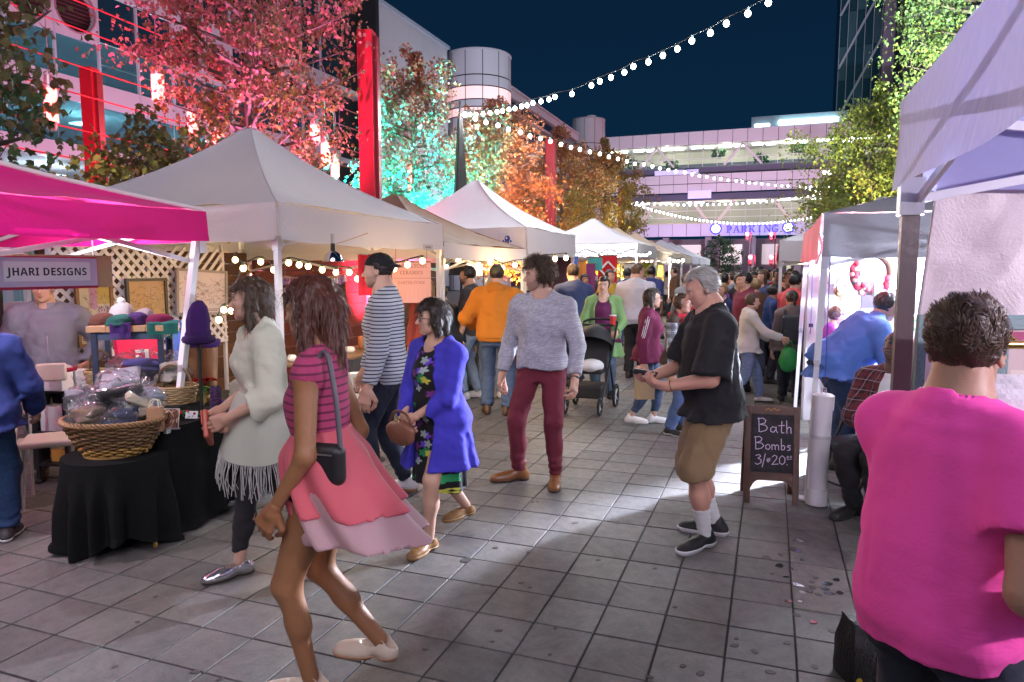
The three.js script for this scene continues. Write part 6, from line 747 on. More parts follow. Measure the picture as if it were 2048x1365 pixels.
strand('string of white lights over the crafts beyond the fairy-lit canopy', Array.from({ length: 10 }, (_, i) => at(1285 + i * 9, 520 + 3 * Math.sin(i), 23)), 0.05, { color: [1, 0.95, 0.85], glow: 6, light: [1, 0.9, 0.75], cd: 3, every: 3 });
strand('string of warm bulbs between the pink and white canopies', [[437, 640], [447, 620], [462, 622], [470, 590], [486, 537]].map(([x, y]) => at(x, y, 6.1)), 0.026, { color: [1, 0.66, 0.30], glow: 9, light: warm, cd: 0.5, every: 2 });
function planked(label, X, za, zb, h, n, cs) { const o = thing('board_wall', label, 'wall', [X, 0, 0]); for (let i = 0; i < n; i++) part('plank', box(0.022, h / n - 0.008, za - zb, 0.004 * (i % 2), (i + 0.5) * h / n, (za + zb) / 2), mat(pick(cs), { r: 0.8, map: T.wood }), o); for (const z of [za - 0.04, (za + zb) / 2, zb + 0.04]) part('stud', box(0.05, h, 0.05, -0.04, h / 2, z), mat([0.12, 0.07, 0.04]), o); return o; }
reseed(606);
planked('brown plank wall at the back of the stall under the first white canopy', -6.72, -4.85, -7.75, 1.95, 13, [[0.14, 0.075, 0.045], [0.17, 0.09, 0.05], [0.11, 0.06, 0.04]]);
planked('red-brown plank wall at the back of the stall under the brown canopy', -6.75, -7.95, -10.8, 1.9, 10, [[0.22, 0.07, 0.045], [0.18, 0.06, 0.04]]);
planked('dark plank wall at the back of the stall under the emblem canopy', -6.75, -11.05, -13.9, 1.95, 10, [[0.16, 0.11, 0.07], [0.2, 0.13, 0.08]]);
{
  let q = at(666, 512, 6.3), o = thing('clamp_lamp', 'polished metal clamp lamp hanging from the eave of the first white canopy', 'lamp', q); part('reflector', lathe([[0.02, 0.045], [0.032, 0.04], [0.06, 0.02], [0.088, -0.02], [0.098, -0.05], [0.094, -0.05], [0.084, -0.02], [0.05, 0.02]], 28), mat([0.75, 0.75, 0.78], { r: 0.12, m: 1 }), o); part('socket', cyl(0.022, 0.02, 0.07, 0, 0.075, 0, 14), BLACKPAINT, o); part('clamp', [box(0.02, 0.09, 0.03, 0, 0.15, 0)], STEEL, o); part('cord', tube([V(0, 0.1, 0), V(0.1, 0.12, 0), V(0.3, 0.2, -0.1)], 0.004, 12, 5), mat([0.6, 0.4, 0.2]), o); part('bulb', ball(0.03, 0, -0.015, 0), glowM([1, 0.93, 0.8], 12), o); lamp([1, 0.9, 0.75], 2.5, V(q.x, q.y - 0.015, q.z), scene, 1.5);
  const sign = (px0, px1, py0, py1, d, ry, draw, label, W = 256, H = 192) => { const a = at(px0, py0, d), b = at(px1, py1, d), w = Math.hypot(a.x - b.x, a.z - b.z), h = a.y - b.y, t = thing('sign', label, 'sign', [(a.x + b.x) / 2, b.y, (a.z + b.z) / 2], YAW + ry); decal(canvasTex(W, H, draw), w, h, V(0, h / 2, 0), 0, '', 'board', t); part('rod', rod(V(-w / 2, h, 0), V(w / 2, h, 0), 0.009), mat([0.2, 0.15, 0.1]), t); part('hanger', [rod(V(-w * 0.4, h, 0), V(-w * 0.4, h + 0.16, 0), 0.003), rod(V(w * 0.4, h, 0), V(w * 0.4, h + 0.16, 0), 0.003)], mat([0.2, 0.15, 0.1]), t); return t; };
  sign(784, 862, 524, 606, 8.2, 0.1, (g) => { g.fillStyle = '#b58d92'; g.fillRect(0, 0, 256, 256); g.fillStyle = '#5d3a44'; g.textAlign = 'center'; g.font = '30px serif'; g.fillText('EARTHLYCHIC', 128, 36, 230); g.fillText('CERAMICS', 128, 78, 170); g.fillStyle = '#8a6a72'; g.fillRect(0, 100, 256, 4); g.fillStyle = '#6d4a54'; g.font = '26px serif'; g.fillText('EARTHLYCHIC', 128, 138, 200); g.strokeStyle = '#9a747c'; for (let i = 0; i < 8; i++) { g.beginPath(); g.moveTo(30 + i * 28, 250); g.quadraticCurveTo(20 + i * 30, 200, 44 + i * 26, 165); g.stroke(); } }, 'dusty pink cloth sign with the ceramics maker\'s name under the white canopy', 256, 256);
  sign(560, 690, 556, 606, 7.3, 0.25, (g) => { g.fillStyle = '#2c1a12'; g.fillRect(0, 0, 256, 100); g.strokeStyle = '#4a2e20'; g.lineWidth = 3; for (let i = 0; i < 6; i++) { g.beginPath(); g.moveTo(0, i * 18 + 4); g.lineTo(256, i * 18 + 7); g.stroke(); } g.fillStyle = '#d8b9a4'; g.font = '46px sans-serif'; g.fillText('CREA', 74, 72, 86); }, 'dark brown wooden sign with thin pale capitals, below the bulbs', 256, 100);
  // garland of purple and white tassels
  const ga = at(568, 553, 7.2), gb = at(690, 548, 7.2), t = thing('garland', 'garland of purple and white tassels over the brown sign', 'garland', [0, 0, 0]); part('cord', tube([ga, ga.clone().lerp(gb, 0.5).add(V(0, -0.04, 0)), gb], 0.006, 16, 5), mat([0.3, 0.2, 0.2]), t); for (let i = 0; i < 24; i++) { const k = i / 23, p = ga.clone().lerp(gb, k).add(V(0, -0.16 * k * (1 - k), 0)); part('tassel', cyl(0.018, 0.006, rnd(0.06, 0.1), p.x, p.y - 0.045, p.z, 7), mat(pick([[0.3, 0.14, 0.3], [0.6, 0.5, 0.55], [0.2, 0.1, 0.22], [0.55, 0.35, 0.4]]), { r: 0.9 }), t); }
  const rq = at(738, 568, 7.2), rc = thing('red_cloth', 'bright red cloth hanging at the back of the ceramics stall', 'cloth', [rq.x, rq.y - 0.12, rq.z], YAW); part('cloth', grid(10, 10, (u, v) => [(u - 0.5) * 0.22, v * 0.42, 0.015 * Math.sin(u * 14)]), mat([0.6, 0.01, 0.03], { r: 0.8 }), rc); part('rail', rod(V(-0.13, 0.42, 0), V(0.13, 0.42, 0), 0.008), STEEL, rc);
  // counter with pots
  const ct = thing('counter', 'low counter with a dark cloth in the ceramics stall', 'counter', [-4.55, 0, -6.7], 0.03); part('top', rbox(0.6, 0.03, 1.9, 0.005, 0, 0.76, 0), mat([0.22, 0.14, 0.08], { r: 0.6, map: T.wood }), ct); part('skirt_cloth', grid(60, 8, (u, v) => [0.3 + 0.01 * Math.sin(u * 60), 0.745 * (1 - v) + 0.01, (u - 0.5) * 1.88]), mat([0.05, 0.045, 0.05]), ct); legsFor(0.6, 1.9, 0.74, ct, BLACKPAINT);
  const pots = [['white glazed bowl', [0.7, 0.68, 0.66]], ['speckled cream mug', [0.55, 0.48, 0.4]], ['teal glazed vase', [0.05, 0.25, 0.26]], ['brown stoneware jug', [0.2, 0.1, 0.05]], ['white round vase', [0.7, 0.7, 0.7]], ['blue-grey bowl', [0.2, 0.25, 0.35]], ['rust coloured pot', [0.35, 0.12, 0.05]], ['small pale pink cup', [0.6, 0.4, 0.38]]]; pots.forEach(([n, c], i) => { const z = -5.95 - i * 0.22, x = -4.5 + 0.12 * ((i % 3) - 1), r = 0.045 + 0.012 * (i % 3), h = 0.07 + 0.04 * ((i * 7) % 4), o2 = thing('pot', n + ', ' + ['first', 'second', 'third', 'fourth', 'fifth', 'sixth', 'seventh', 'eighth'][i] + ' pot along the ceramics counter', 'pot', [x, 0.776, z]); part('vessel', lathe([[0.001, 0], [r * 0.7, 0], [r * 1.1, h * 0.4], [r, h * 0.8], [r * 0.8, h], [r * 0.72, h], [r * 0.9, h * 0.75], [r * 0.9, h * 0.2], [0.001, 0.01]], 24), mat(c, { r: 0.2, coat: 0.5 }), o2); part('foot_ring', cyl(r * 0.6, r * 0.65, 0.006, 0, 0.003, 0, 20), mat([0.3, 0.22, 0.15]), o2); });
  // bin, tray stand, white boxes
  q = onGround(706, 925); o = thing('bin', 'black plastic bin with bright green leaves beside the man in stripes', 'bin', [q.x - 0.1, 0, q.z]); part('bucket', lathe([[0.001, 0], [0.13, 0], [0.165, 0.42], [0.175, 0.42], [0.175, 0.45], [0.16, 0.45], [0.13, 0.02]], 26), mat([0.015, 0.015, 0.016], { r: 0.4 }), o); for (let i = 0; i < 26; i++) { const a = i * 2.4, g = grid(3, 5, (u, v) => [(u - 0.5) * 0.07 * Math.sin(v * 3.1), 0.44 + v * 0.2 - v * v * 0.1, v * 0.17 * (0.5 + (i % 3) * 0.25)]); g.rotateY(a); part('leaf', g, mat(pick([[0.06, 0.42, 0.08], [0.04, 0.3, 0.06], [0.1, 0.5, 0.12]]), { r: 0.5 }), o); }
  q = onGround(722, 872); o = thing('easel_sign', 'small white folding sign board standing by the bin', 'sign', q, 0.4); part('panel', (() => { const g = box(0.22, 0.42, 0.012, 0, 0.23, 0.05); g.rotateX(-0.15); return g; })(), mat([0.74, 0.70, 0.6]), o); part('panel', (() => { const g = box(0.22, 0.42, 0.012, 0, 0.23, -0.05); g.rotateX(0.15); return g; })(), mat([0.7, 0.66, 0.56]), o); part('hinge', box(0.2, 0.015, 0.03, 0, 0.437, 0), STEEL, o);
  q = onGround(739, 922); const ty = at(739, 778, q.clone().sub(EYE).dot(FH)).y; o = thing('tray_stand', 'thin black tray stand with paper bags behind the man in stripes', 'stand', q, 0.3); part('post', cyl(0.012, 0.012, ty, 0, ty / 2, 0, 10), BLACKPAINT, o); part('foot', cyl(0.14, 0.14, 0.01, 0, 0.005, 0, 20), BLACKPAINT, o); part('tray', rbox(0.34, 0.02, 0.24, 0.006, -0.1, ty, 0), BLACKPAINT, o);
  const pb = thing('paper_box', 'white paper box on the black tray stand', 'box', [q.x - 0.1, ty + 0.011, q.z], 0.3); part('carton', rbox(0.13, 0.13, 0.1, 0.004, 0, 0.065, 0), mat([0.74, 0.70, 0.62]), pb); part('label', box(0.06, 0.05, 0.002, 0, 0.07, 0.0515), mat([0.5, 0.45, 0.15]), pb);
  const pb2 = thing('napkin_roll', 'white paper roll on the black tray stand beside the box', 'paper roll', [q.x - 0.19, ty + 0.011, q.z - 0.02], 0); part('roll', cyl(0.05, 0.05, 0.12, 0, 0.06, 0, 20), mat([0.75, 0.75, 0.78]), pb2); part('core', cyl(0.018, 0.018, 0.122, 0, 0.061, 0, 14), mat([0.35, 0.25, 0.15]), pb2);
}
// ---------------------------------------------------------------- crafts hung and stacked in the stalls farther on
reseed(909);
const CRAFT = [['red hanging cloth with a white diamond frame', [0.5, 0.01, 0.02], 1215, 540, 17.2, 0.5, 0.7, 1], ['ochre striped wall hanging', [0.5, 0.3, 0.05], 1080, 540, 13.2, 0.3, 0.7], ['teal striped bag hanging', [0.04, 0.25, 0.24], 1190, 528, 16.5, 0.35, 0.3], ['orange patterned bag hanging', [0.55, 0.2, 0.03], 1160, 540, 15.8, 0.3, 0.4], ['plum coloured dress hanging', [0.2, 0.03, 0.12], 1178, 560, 16.4, 0.3, 0.75], ['lime framed print', [0.3, 0.4, 0.05], 1300, 545, 22.5, 0.5, 0.6, 2], ['golden framed print', [0.5, 0.38, 0.08], 1312, 548, 24, 0.5, 0.6, 2], ['white glowing parcel', [0.8, 0.78, 0.7], 1262, 545, 20, 0.4, 0.5], ['dark embroidered cloth', [0.06, 0.03, 0.04], 1125, 545, 14.5, 0.4, 0.7], ['cream shawl', [0.6, 0.5, 0.38], 1062, 548, 12.6, 0.28, 0.6], ['grey cap rack cloth', [0.45, 0.45, 0.5], 950, 540, 10.3, 0.22, 0.18], ['pink cloth', [0.6, 0.16, 0.26], 1098, 528, 13.8, 0.3, 0.4], ['blue cloth', [0.06, 0.12, 0.4], 1142, 532, 15, 0.3, 0.4]];
CRAFT.forEach(([n, c, px, py, d, w, h, k]) => { const q = at(px, py, d), o = thing('wall_hanging', n + ' in the left row of stalls', 'wall hanging', [q.x, q.y - h / 2, q.z], YAW + rnd(-0.3, 0.3)); part('cloth', grid(12, 8, (u, v) => [(u - 0.5) * w, v * h, 0.02 * Math.sin(u * 11 + px) * (1 - v)]), mat(c, { r: 0.85 }), o); part('rail', rod(V(-w * 0.55, h, 0), V(w * 0.55, h, 0), 0.012), mat([0.15, 0.1, 0.06]), o); if (k) part('frame', [[-1, 0], [0, 1], [1, 0], [0, -1]].map((a, i, A) => { const b = A[(i + 1) % 4], R = k === 1 ? 0.2 : 0.24; return bar(V(a[0] * R, h / 2 + a[1] * R, 0.03), V(b[0] * R, h / 2 + b[1] * R, 0.03), 0.035); }), mat(k === 1 ? [0.78, 0.74, 0.68] : [0.6, 0.55, 0.2]), o); part('cord', [rod(V(0, h, 0), V(0, h + 0.25, 0), 0.004)], mat([0.2, 0.15, 0.1]), o); });
for (const [z, x, label, c] of [[-9.4, -4.3, 'table with a black cloth under the brown canopy', [0.015, 0.015, 0.016]], [-12.4, -4.4, 'table with a dark red cloth under the emblem canopy', [0.12, 0.02, 0.03]], [-19.5, -3.9, 'table with a pale cloth under the fairy-lit canopy', [0.55, 0.5, 0.45]], [-23.5, -3.9, 'table with a golden cloth under the cream canopy', [0.4, 0.28, 0.08]]]) { const t = thing('trestle_table', label, 'table', [x, 0, z]); part('cloth', drape(0.75, 2.3, 0.76, { n: 15, amp: 0.02, seed: z, hem: 0.04 }), mat(c, { r: 0.9 }), t); legsFor(0.7, 2.2, 0.72, t, STEEL); for (let i = 0; i < 7; i++) { const y = 0.77, h = rnd(0.06, 0.22), w = rnd(0.06, 0.14), cc = pick([[0.6, 0.4, 0.15], [0.5, 0.1, 0.08], [0.7, 0.66, 0.55], [0.1, 0.3, 0.25], [0.3, 0.15, 0.08], [0.15, 0.2, 0.45]]), o = thing('craft_box', pick(['small', 'tall', 'square', 'painted', 'paper']) + ' craft box, number ' + ['one', 'two', 'three', 'four', 'five', 'six', 'seven'][i] + ' from the near end of the ' + label.replace('table with a ', '').split(' under')[0] + ' table', 'box', [x + rnd(-0.2, 0.25), y, z + 0.95 - i * 0.3], rnd(1)); part('carton', rbox(w, h, w * 0.8, 0.006, 0, h / 2, 0, 1), mat(cc), o); part('lid', rbox(w * 1.06, 0.02, w * 0.86, 0.004, 0, h, 0, 1), mat(cc.map((v) => v * 0.7)), o); } }
// ---------------------------------------------------------------- right side: sign, weights, chair, the white-lit stall, the near stall
{
  const a = onGround(1484, 1004), b = onGround(1600, 1012), w = a.distanceTo(b) - 0.02, ry = Math.atan2(-(b.z - a.z), b.x - a.x), m = a.clone().lerp(b, 0.5), o = thing('chalkboard_sign', 'wooden A-frame chalkboard reading Bath Bombs beside the white tent leg', 'sign', [m.x, 0, m.z], ry), wood = mat([0.085, 0.026, 0.010], { r: 0.45, map: T.wood }), H = at(1545, 810, 5.15).y, tilt = -0.13;
  const t = canvasTex(400, 640, (g) => { g.fillStyle = '#101011'; g.fillRect(0, 0, 400, 640); for (let i = 0; i < 500; i++) { g.fillStyle = 'rgba(120,110,120,0.035)'; g.beginPath(); g.arc(rnd(400), rnd(640), rnd(10, 50), 0, 7); g.fill(); } g.strokeStyle = '#d6c2dc'; g.lineCap = g.lineJoin = 'round'; g.lineWidth = 8;
    const S = (...l) => { for (const p of l) { g.beginPath(); g.moveTo(p[0] + rnd(-1, 1), p[1]); for (let i = 2; i < p.length; i += 2) g.lineTo(p[i] + rnd(-1, 1), p[i + 1] + rnd(-1, 1)); g.stroke(); } };
    S([72, 50, 78, 200], [62, 60, 110, 52, 140, 75, 130, 105, 84, 122, 135, 128, 158, 155, 140, 185, 92, 202, 74, 196]); S([236, 150, 205, 140, 185, 165, 190, 195, 215, 200, 235, 172], [238, 142, 240, 182, 254, 204]); S([292, 80, 288, 180, 296, 204, 314, 200], [262, 128, 318, 122]); S([338, 70, 342, 204], [342, 160, 362, 136, 378, 145, 382, 204]);
    S([42, 258, 48, 392], [32, 262, 82, 254, 106, 276, 96, 304, 54, 322, 104, 326, 124, 350, 106, 378, 62, 394, 46, 390]); S([165, 335, 142, 350, 146, 384, 170, 392, 186, 366, 176, 340, 160, 336]); S([204, 392, 202, 336], [203, 352, 220, 334, 232, 346, 234, 388], [234, 352, 250, 334, 264, 346, 266, 390]); S([290, 270, 294, 388], [294, 350, 312, 338, 326, 356, 318, 384, 296, 388]); S([378, 340, 356, 338, 350, 352, 372, 364, 376, 384, 352, 392]);
    S([50, 462, 84, 450, 98, 470, 70, 492, 102, 508, 100, 540, 66, 560, 44, 548], [140, 440, 112, 584]); g.lineWidth = 6; S([168, 486, 160, 530], [182, 484, 174, 530], [156, 498, 190, 494], [154, 514, 188, 510]); g.lineWidth = 8; S([206, 470, 228, 450, 252, 462, 248, 490, 206, 552, 264, 544], [300, 452, 276, 480, 278, 530, 304, 548, 328, 520, 326, 474, 304, 452]); S([348, 544, 350, 548]); g.lineWidth = 5; S([352, 452, 344, 466, 352, 478, 362, 464, 352, 452], [382, 448, 374, 462, 382, 474, 392, 460, 382, 448], [346, 490, 392, 484]);
  });
  const F = new THREE.Group(); F.name = 'front_frame'; F.rotation.x = tilt; o.add(F); const fw = 0.045; // the leaf that faces the street
  part('stile', rbox(fw, H, 0.025, 0.004, -w / 2 + fw / 2, H / 2, 0), wood, F); part('stile', rbox(fw, H, 0.025, 0.004, w / 2 - fw / 2, H / 2, 0), wood, F);
  part('rail', (() => { const s = new THREE.Shape(); s.moveTo(-w / 2 + fw, 0); s.lineTo(w / 2 - fw, 0); s.lineTo(w / 2 - fw, 0.055); s.quadraticCurveTo(0, 0.085, -w / 2 + fw, 0.055); const g = new THREE.ExtrudeGeometry(s, { depth: 0.022, bevelEnabled: false }); g.translate(0, H - 0.06, -0.011); return g; })(), wood, F); part('rail', (() => { const s = new THREE.Shape(); s.moveTo(-w / 2 + fw, 0.06); s.lineTo(w / 2 - fw, 0.06); s.lineTo(w / 2 - fw, -0.07); s.quadraticCurveTo(w / 2 - fw - 0.02, -0.01, w / 2 - fw - 0.06, 0); s.lineTo(-w / 2 + fw + 0.06, 0); s.quadraticCurveTo(-w / 2 + fw + 0.02, -0.01, -w / 2 + fw, -0.07); const g = new THREE.ExtrudeGeometry(s, { depth: 0.022, bevelEnabled: false }); g.translate(0, 0.17, -0.011); return g; })(), wood, F);
  part('carving', [tube([V(-0.05, 0, 0), V(-0.03, 0.012, 0), V(-0.01, 0, 0), V(0.01, 0.012, 0), V(0.03, 0, 0), V(0.05, 0.008, 0)].map((p) => p.add(V(0, H - 0.028, 0.013))), 0.005, 24, 5)], mat([0.4, 0.2, 0.06], { r: 0.4 }), F);
  const bh = H - 0.06 - 0.225, bd = part('chalkboard', box(w - 2 * fw - 0.002, bh, 0.008, 0, 0.23 + bh / 2, 0.0), new THREE.MeshStandardMaterial({ map: t, roughness: 0.75 }), F);
  const B2 = new THREE.Group(); B2.name = 'rear_frame'; B2.rotation.x = 0.2; B2.position.set(0, 0, -0.28); o.add(B2); part('stile', box(0.035, H * 0.98, 0.02, -w / 2 + 0.02, H * 0.49, 0), wood, B2); part('stile', box(0.035, H * 0.98, 0.02, w / 2 - 0.02, H * 0.49, 0), wood, B2); part('rail', box(w - 0.075, 0.04, 0.018, 0, H * 0.8, 0), wood, B2); part('rail', box(w - 0.075, 0.04, 0.018, 0, 0.2, 0), wood, B2);
}
{ // tube of sand hung on a blue strap from the canopy corner
  const top = at(1648, 792, 5.0), bot = at(1632, 1012, 5.0), o = thing('weight_tube', 'white capped plastic tube weight beside the chalkboard, hung from a blue strap', 'canopy weight', [bot.x, 0, bot.z]), d = top.clone().sub(bot), y0 = Math.max(0.01, bot.y), A = V(0, y0, 0), Bp = V(d.x, y0 + d.y, d.z), pvc = mat([0.70, 0.66, 0.70], { r: 0.3, bump: T.grain, bs: 0.0005 }), L = (k) => A.clone().lerp(Bp, k);
  part('tube', rod(L(0.04), L(0.95), 0.066, 0.066, 32), pvc, o); part('end_cap', rod(L(0), L(0.14), 0.076, 0.074, 32), pvc, o); part('end_cap', [rod(L(0.86), L(0.985), 0.074, 0.075, 32), rod(L(0.985), L(1.0), 0.075, 0.055, 32)], pvc, o); part('eye_bolt', tube([L(1).add(V(-0.015, 0, 0)), L(1).add(V(-0.012, 0.04, 0)), L(1).add(V(0.012, 0.04, 0)), L(1).add(V(0.015, 0, 0))], 0.004, 14, 6), STEEL, o); part('band', rod(L(0.6), L(0.63), 0.069, 0.069, 32), mat([0.55, 0.52, 0.56]), o);
  const st = (px0, py0, px1, py1, dd, label) => { const p = at(px0, py0, dd), q = at(px1, py1, dd), s = thing('strap', label, 'strap', [q.x, q.y, q.z]); const u = p.clone().sub(q); part('webbing', bar(V(0, 0, 0), u, 0.034, 0.004), mat([0.01, 0.03, 0.42], { r: 0.7, bump: T.weaveFine }), s); part('buckle', box(0.045, 0.04, 0.014, 0, 0.02, 0), BLACKPAINT, s); part('cord', rod(V(0, 0.0, 0), V(-0.005, -0.07, 0), 0.004), BLACKPAINT, s); }; st(1661, 515, 1650, 765, 5.0, 'blue webbing strap holding the white tube weight'); st(1626, 520, 1622, 655, 7.6, 'blue webbing strap on the far leg of the grey canopy');
}
{ // folding chair and black bag
  const s = onGround(1690, 1000), o = thing('folding_chair', 'black folding chair with a padded seat, under the man in plaid', 'chair', [s.x + 0.04, 0, s.z + 0.05], rad(-50)), bk = mat([0.013, 0.013, 0.014], { r: 0.35 }); part('seat', rbox(0.40, 0.03, 0.38, 0.014, 0, 0.445, 0), mat([0.02, 0.02, 0.024], { r: 0.3, coat: 0.4 }), o); part('backrest', rbox(0.40, 0.2, 0.02, 0.01, 0, 0.72, -0.21), bk, o); for (const a of [-1, 1]) { part('leg', rod(V(a * 0.2, 0.8, -0.22), V(a * 0.2, 0, 0.24), 0.012), bk, o); part('leg', rod(V(a * 0.185, 0.45, 0.1), V(a * 0.185, 0, -0.26), 0.012), bk, o); } part('crossbar', rod(V(-0.2, 0.16, 0.17), V(0.2, 0.16, 0.17), 0.009), bk, o); part('crossbar', rod(V(-0.185, 0.15, -0.18), V(0.185, 0.15, -0.18), 0.009), bk, o);
  const q = onGround(1712, 1352), g = thing('carrier_bag', 'black glossy carrier bag on the paving at the feet of the man in pink', 'bag', [q.x + 0.05, 0, q.z], 0.4); part('body', (() => { const b = new THREE.BoxGeometry(0.22, 0.27, 0.14, 8, 10, 6), p = b.attributes.position; for (let i = 0; i < p.count; i++) { const x = p.getX(i), y = p.getY(i), z = p.getZ(i), k = 1 + 0.18 * noise(x * 9, y * 9, z * 9); p.setXYZ(i, x * k * (1 - 0.25 * (y + 0.135)), y + 0.135 + 0.008 * noise(x * 20, y * 20, z * 20), z * k * (1 - 1.2 * Math.max(0, y))); } b.computeVertexNormals(); return b; })(), mat([0.012, 0.012, 0.013], { r: 0.3, bump: T.crinkle, bs: 0.006 }), g); part('handle', tube([V(-0.06, 0.26, 0), V(-0.05, 0.33, 0.01), V(0.03, 0.34, 0.01), V(0.06, 0.26, 0)], 0.007, 18, 5), BLACKPAINT, g); part('badge', (() => { const c = new THREE.CylinderGeometry(0.012, 0.012, 0.004, 14); c.rotateX(Math.PI / 2); c.translate(-0.09, 0.04, 0.085); return c; })(), mat([0.6, 0.45, 0.03], { r: 0.3 }), g);
}
{ // the white-lit stall under the grey canopy
  const w = thing('white_wall', 'brightly lit white back wall of the stall under the grey canopy', 'wall', [0, 0, 0]); for (let i = 0; i < 3; i++) part('panel', box(1.0, 2.0, 0.04, 0.9 + i * 1.01, 1.0, -8.62), mat([0.8, 0.82, 0.85], { r: 0.6 }), w); part('rail', box(3.05, 0.05, 0.06, 1.9, 2.03, -8.62), WHITEPAINT, w); for (let i = 0; i < 4; i++) part('post', box(0.04, 2.0, 0.03, 0.4 + i * 1.005, 1.0, -8.66), WHITEPAINT, w);
  for (const [x, z, n] of [[1.2, -7.9, 'left'], [2.5, -7.9, 'right'], [1.6, -6.9, 'front']]) { const o = thing('strip_light', 'white strip light under the grey canopy, ' + n + ' of three', 'light', [x, 1.97, z]); part('tube', (() => { const c = new THREE.CylinderGeometry(0.02, 0.02, 0.9, 12); c.rotateZ(Math.PI / 2); return c; })(), glowM([0.85, 0.93, 1], 16), o); part('housing', box(0.94, 0.02, 0.06, 0, 0.035, 0), WHITEPAINT, o); lamp([0.80, 0.88, 1], n === 'left' ? 9 : 8, V(x, 1.9, z), scene, 2); }
  const lo = thing('work_lamp', 'white work lamp at the back of the white-lit stall', 'lamp', [1.25, 0, -8.2]); part('pole', cyl(0.015, 0.015, 1.5, 0, 0.75, 0, 10), BLACKPAINT, lo); part('base', cyl(0.16, 0.16, 0.02, 0, 0.01, 0, 20), BLACKPAINT, lo); part('head', rbox(0.24, 0.16, 0.05, 0.01, 0, 1.58, -0.03), BLACKPAINT, lo); part('lens', box(0.2, 0.12, 0.01, 0, 1.58, 0.002), glowM([0.8, 0.9, 1], 25), lo); { const s = new THREE.SpotLight(C([0.74, 0.80, 1]), 230, 0, 0.72, 0.4); s.name = 'work_lamp_beam'; s.position.set(1.25, 1.58, -8.15); s.target.position.set(0.05, 0, -4.4); s.castShadow = true; s.shadow.radius = 1.5; scene.add(s, s.target); }
  const t = thing('trestle_table', 'table with a navy cloth in the white-lit stall', 'table', [1.42, 0, -6.5], 0.05); part('cloth', drape(1.25, 0.6, 0.86, { n: 12, amp: 0.012, seed: 9, hem: 0.03, flare: 0.5 }), cloth([0.012, 0.018, 0.09]), t); legsFor(1.2, 0.55, 0.8, t, STEEL);
  const shelf = thing('display_shelf', 'white stepped display shelf behind the navy table', 'shelf', [1.75, 0, -7.2]); for (let i = 0; i < 4; i++) part('shelf_board', box(1.1, 0.025, 0.3, 0, 0.85 + i * 0.14, -i * 0.18), WHITEPAINT, shelf); for (const a of [-1, 1]) part('side', box(0.025, 1.3, 0.7, a * 0.56, 0.65, -0.25), WHITEPAINT, shelf);
  reseed(51); const cs = [[0.6, 0.35, 0.05], [0.55, 0.10, 0.05], [0.1, 0.35, 0.12], [0.6, 0.5, 0.1], [0.7, 0.25, 0.05], [0.5, 0.42, 0.2], [0.15, 0.2, 0.45]], cn = ['amber', 'red', 'green', 'yellow', 'orange', 'tan', 'blue']; for (let i = 0; i < 22; i++) { const r = i % 4, h = rnd(0.06, 0.12), o = thing('soap_pack', cn[i % 7] + ' pack on the ' + ['lowest', 'second', 'third', 'top'][r] + ' step of the white shelf, ' + ['leftmost', 'second', 'third', 'fourth', 'fifth', 'sixth'][i >> 2] + ' along', 'pack', [1.25 + (i >> 2) * 0.19 + rnd(0.03), 0.863 + r * 0.14, -7.2 - r * 0.18], rnd(-0.3, 0.3), 'packs on the white display shelf, ' + ['lowest', 'second', 'third', 'top'][r] + ' step'); part('wrapper', rbox(rnd(0.07, 0.12), h, 0.07, 0.008, 0, h / 2, 0, 1), mat(cs[i % 7], { r: 0.4 }), o); part('label', box(0.05, h * 0.4, 0.002, 0, h * 0.5, 0.036), mat([0.7, 0.68, 0.6]), o); }
  const wq = at(1742, 548, 6.4), wr = thing('wreath', 'pink and red flower wreath hanging in the white-lit stall', 'wreath', [wq.x, wq.y, wq.z], YAW); part('ring', new THREE.TorusGeometry(0.17, 0.025, 8, 40), mat([0.10, 0.06, 0.04], { r: 0.9 }), wr); for (let i = 0; i < 42; i++) { const a = i / 42 * 6.283 + rnd(0.1), r = 0.17 + rnd(-0.035, 0.035), bot = Math.cos(a - 3.9) > -0.55; if (!bot) continue; const f = part('flower', ball(rnd(0.02, 0.034), Math.cos(a) * r, Math.sin(a) * r, rnd(0.01, 0.04), 1, 1, 0.7, 5), mat(pick([[0.5, 0.06, 0.10], [0.6, 0.22, 0.26], [0.4, 0.03, 0.06], [0.6, 0.4, 0.36]]), { r: 0.8 }), wr); } part('hook', rod(V(0, 0.17, 0), V(0, 0.4, 0), 0.004), STEEL, wr);
  for (const [px, py, d, w2, h2, c, label] of [[1682, 552, 7.6, 0.24, 0.14, [0.10, 0.09, 0.14], 'small dark picture left of the wreath'], [1752, 552, 7.6, 0.34, 0.16, [0.09, 0.08, 0.12], 'wide dark picture behind the wreath'], [1738, 590, 7.0, 0.15, 0.26, [0.12, 0.12, 0.2], 'tall grey-blue panel right of the wreath']]) { const q = at(px, py, d), o = thing('picture', label, 'picture', [q.x, q.y, q.z], YAW); part('panel', box(w2, h2, 0.02), mat(c, { r: 0.4 }), o); part('frame', [box(w2 + 0.02, 0.015, 0.03, 0, h2 / 2 + 0.008, 0), box(w2 + 0.02, 0.015, 0.03, 0, -h2 / 2 - 0.008, 0)], mat([0.2, 0.2, 0.22]), o); part('wire', rod(V(0, h2 / 2, 0), V(0, h2 / 2 + 0.3, 0), 0.003), STEEL, o); }
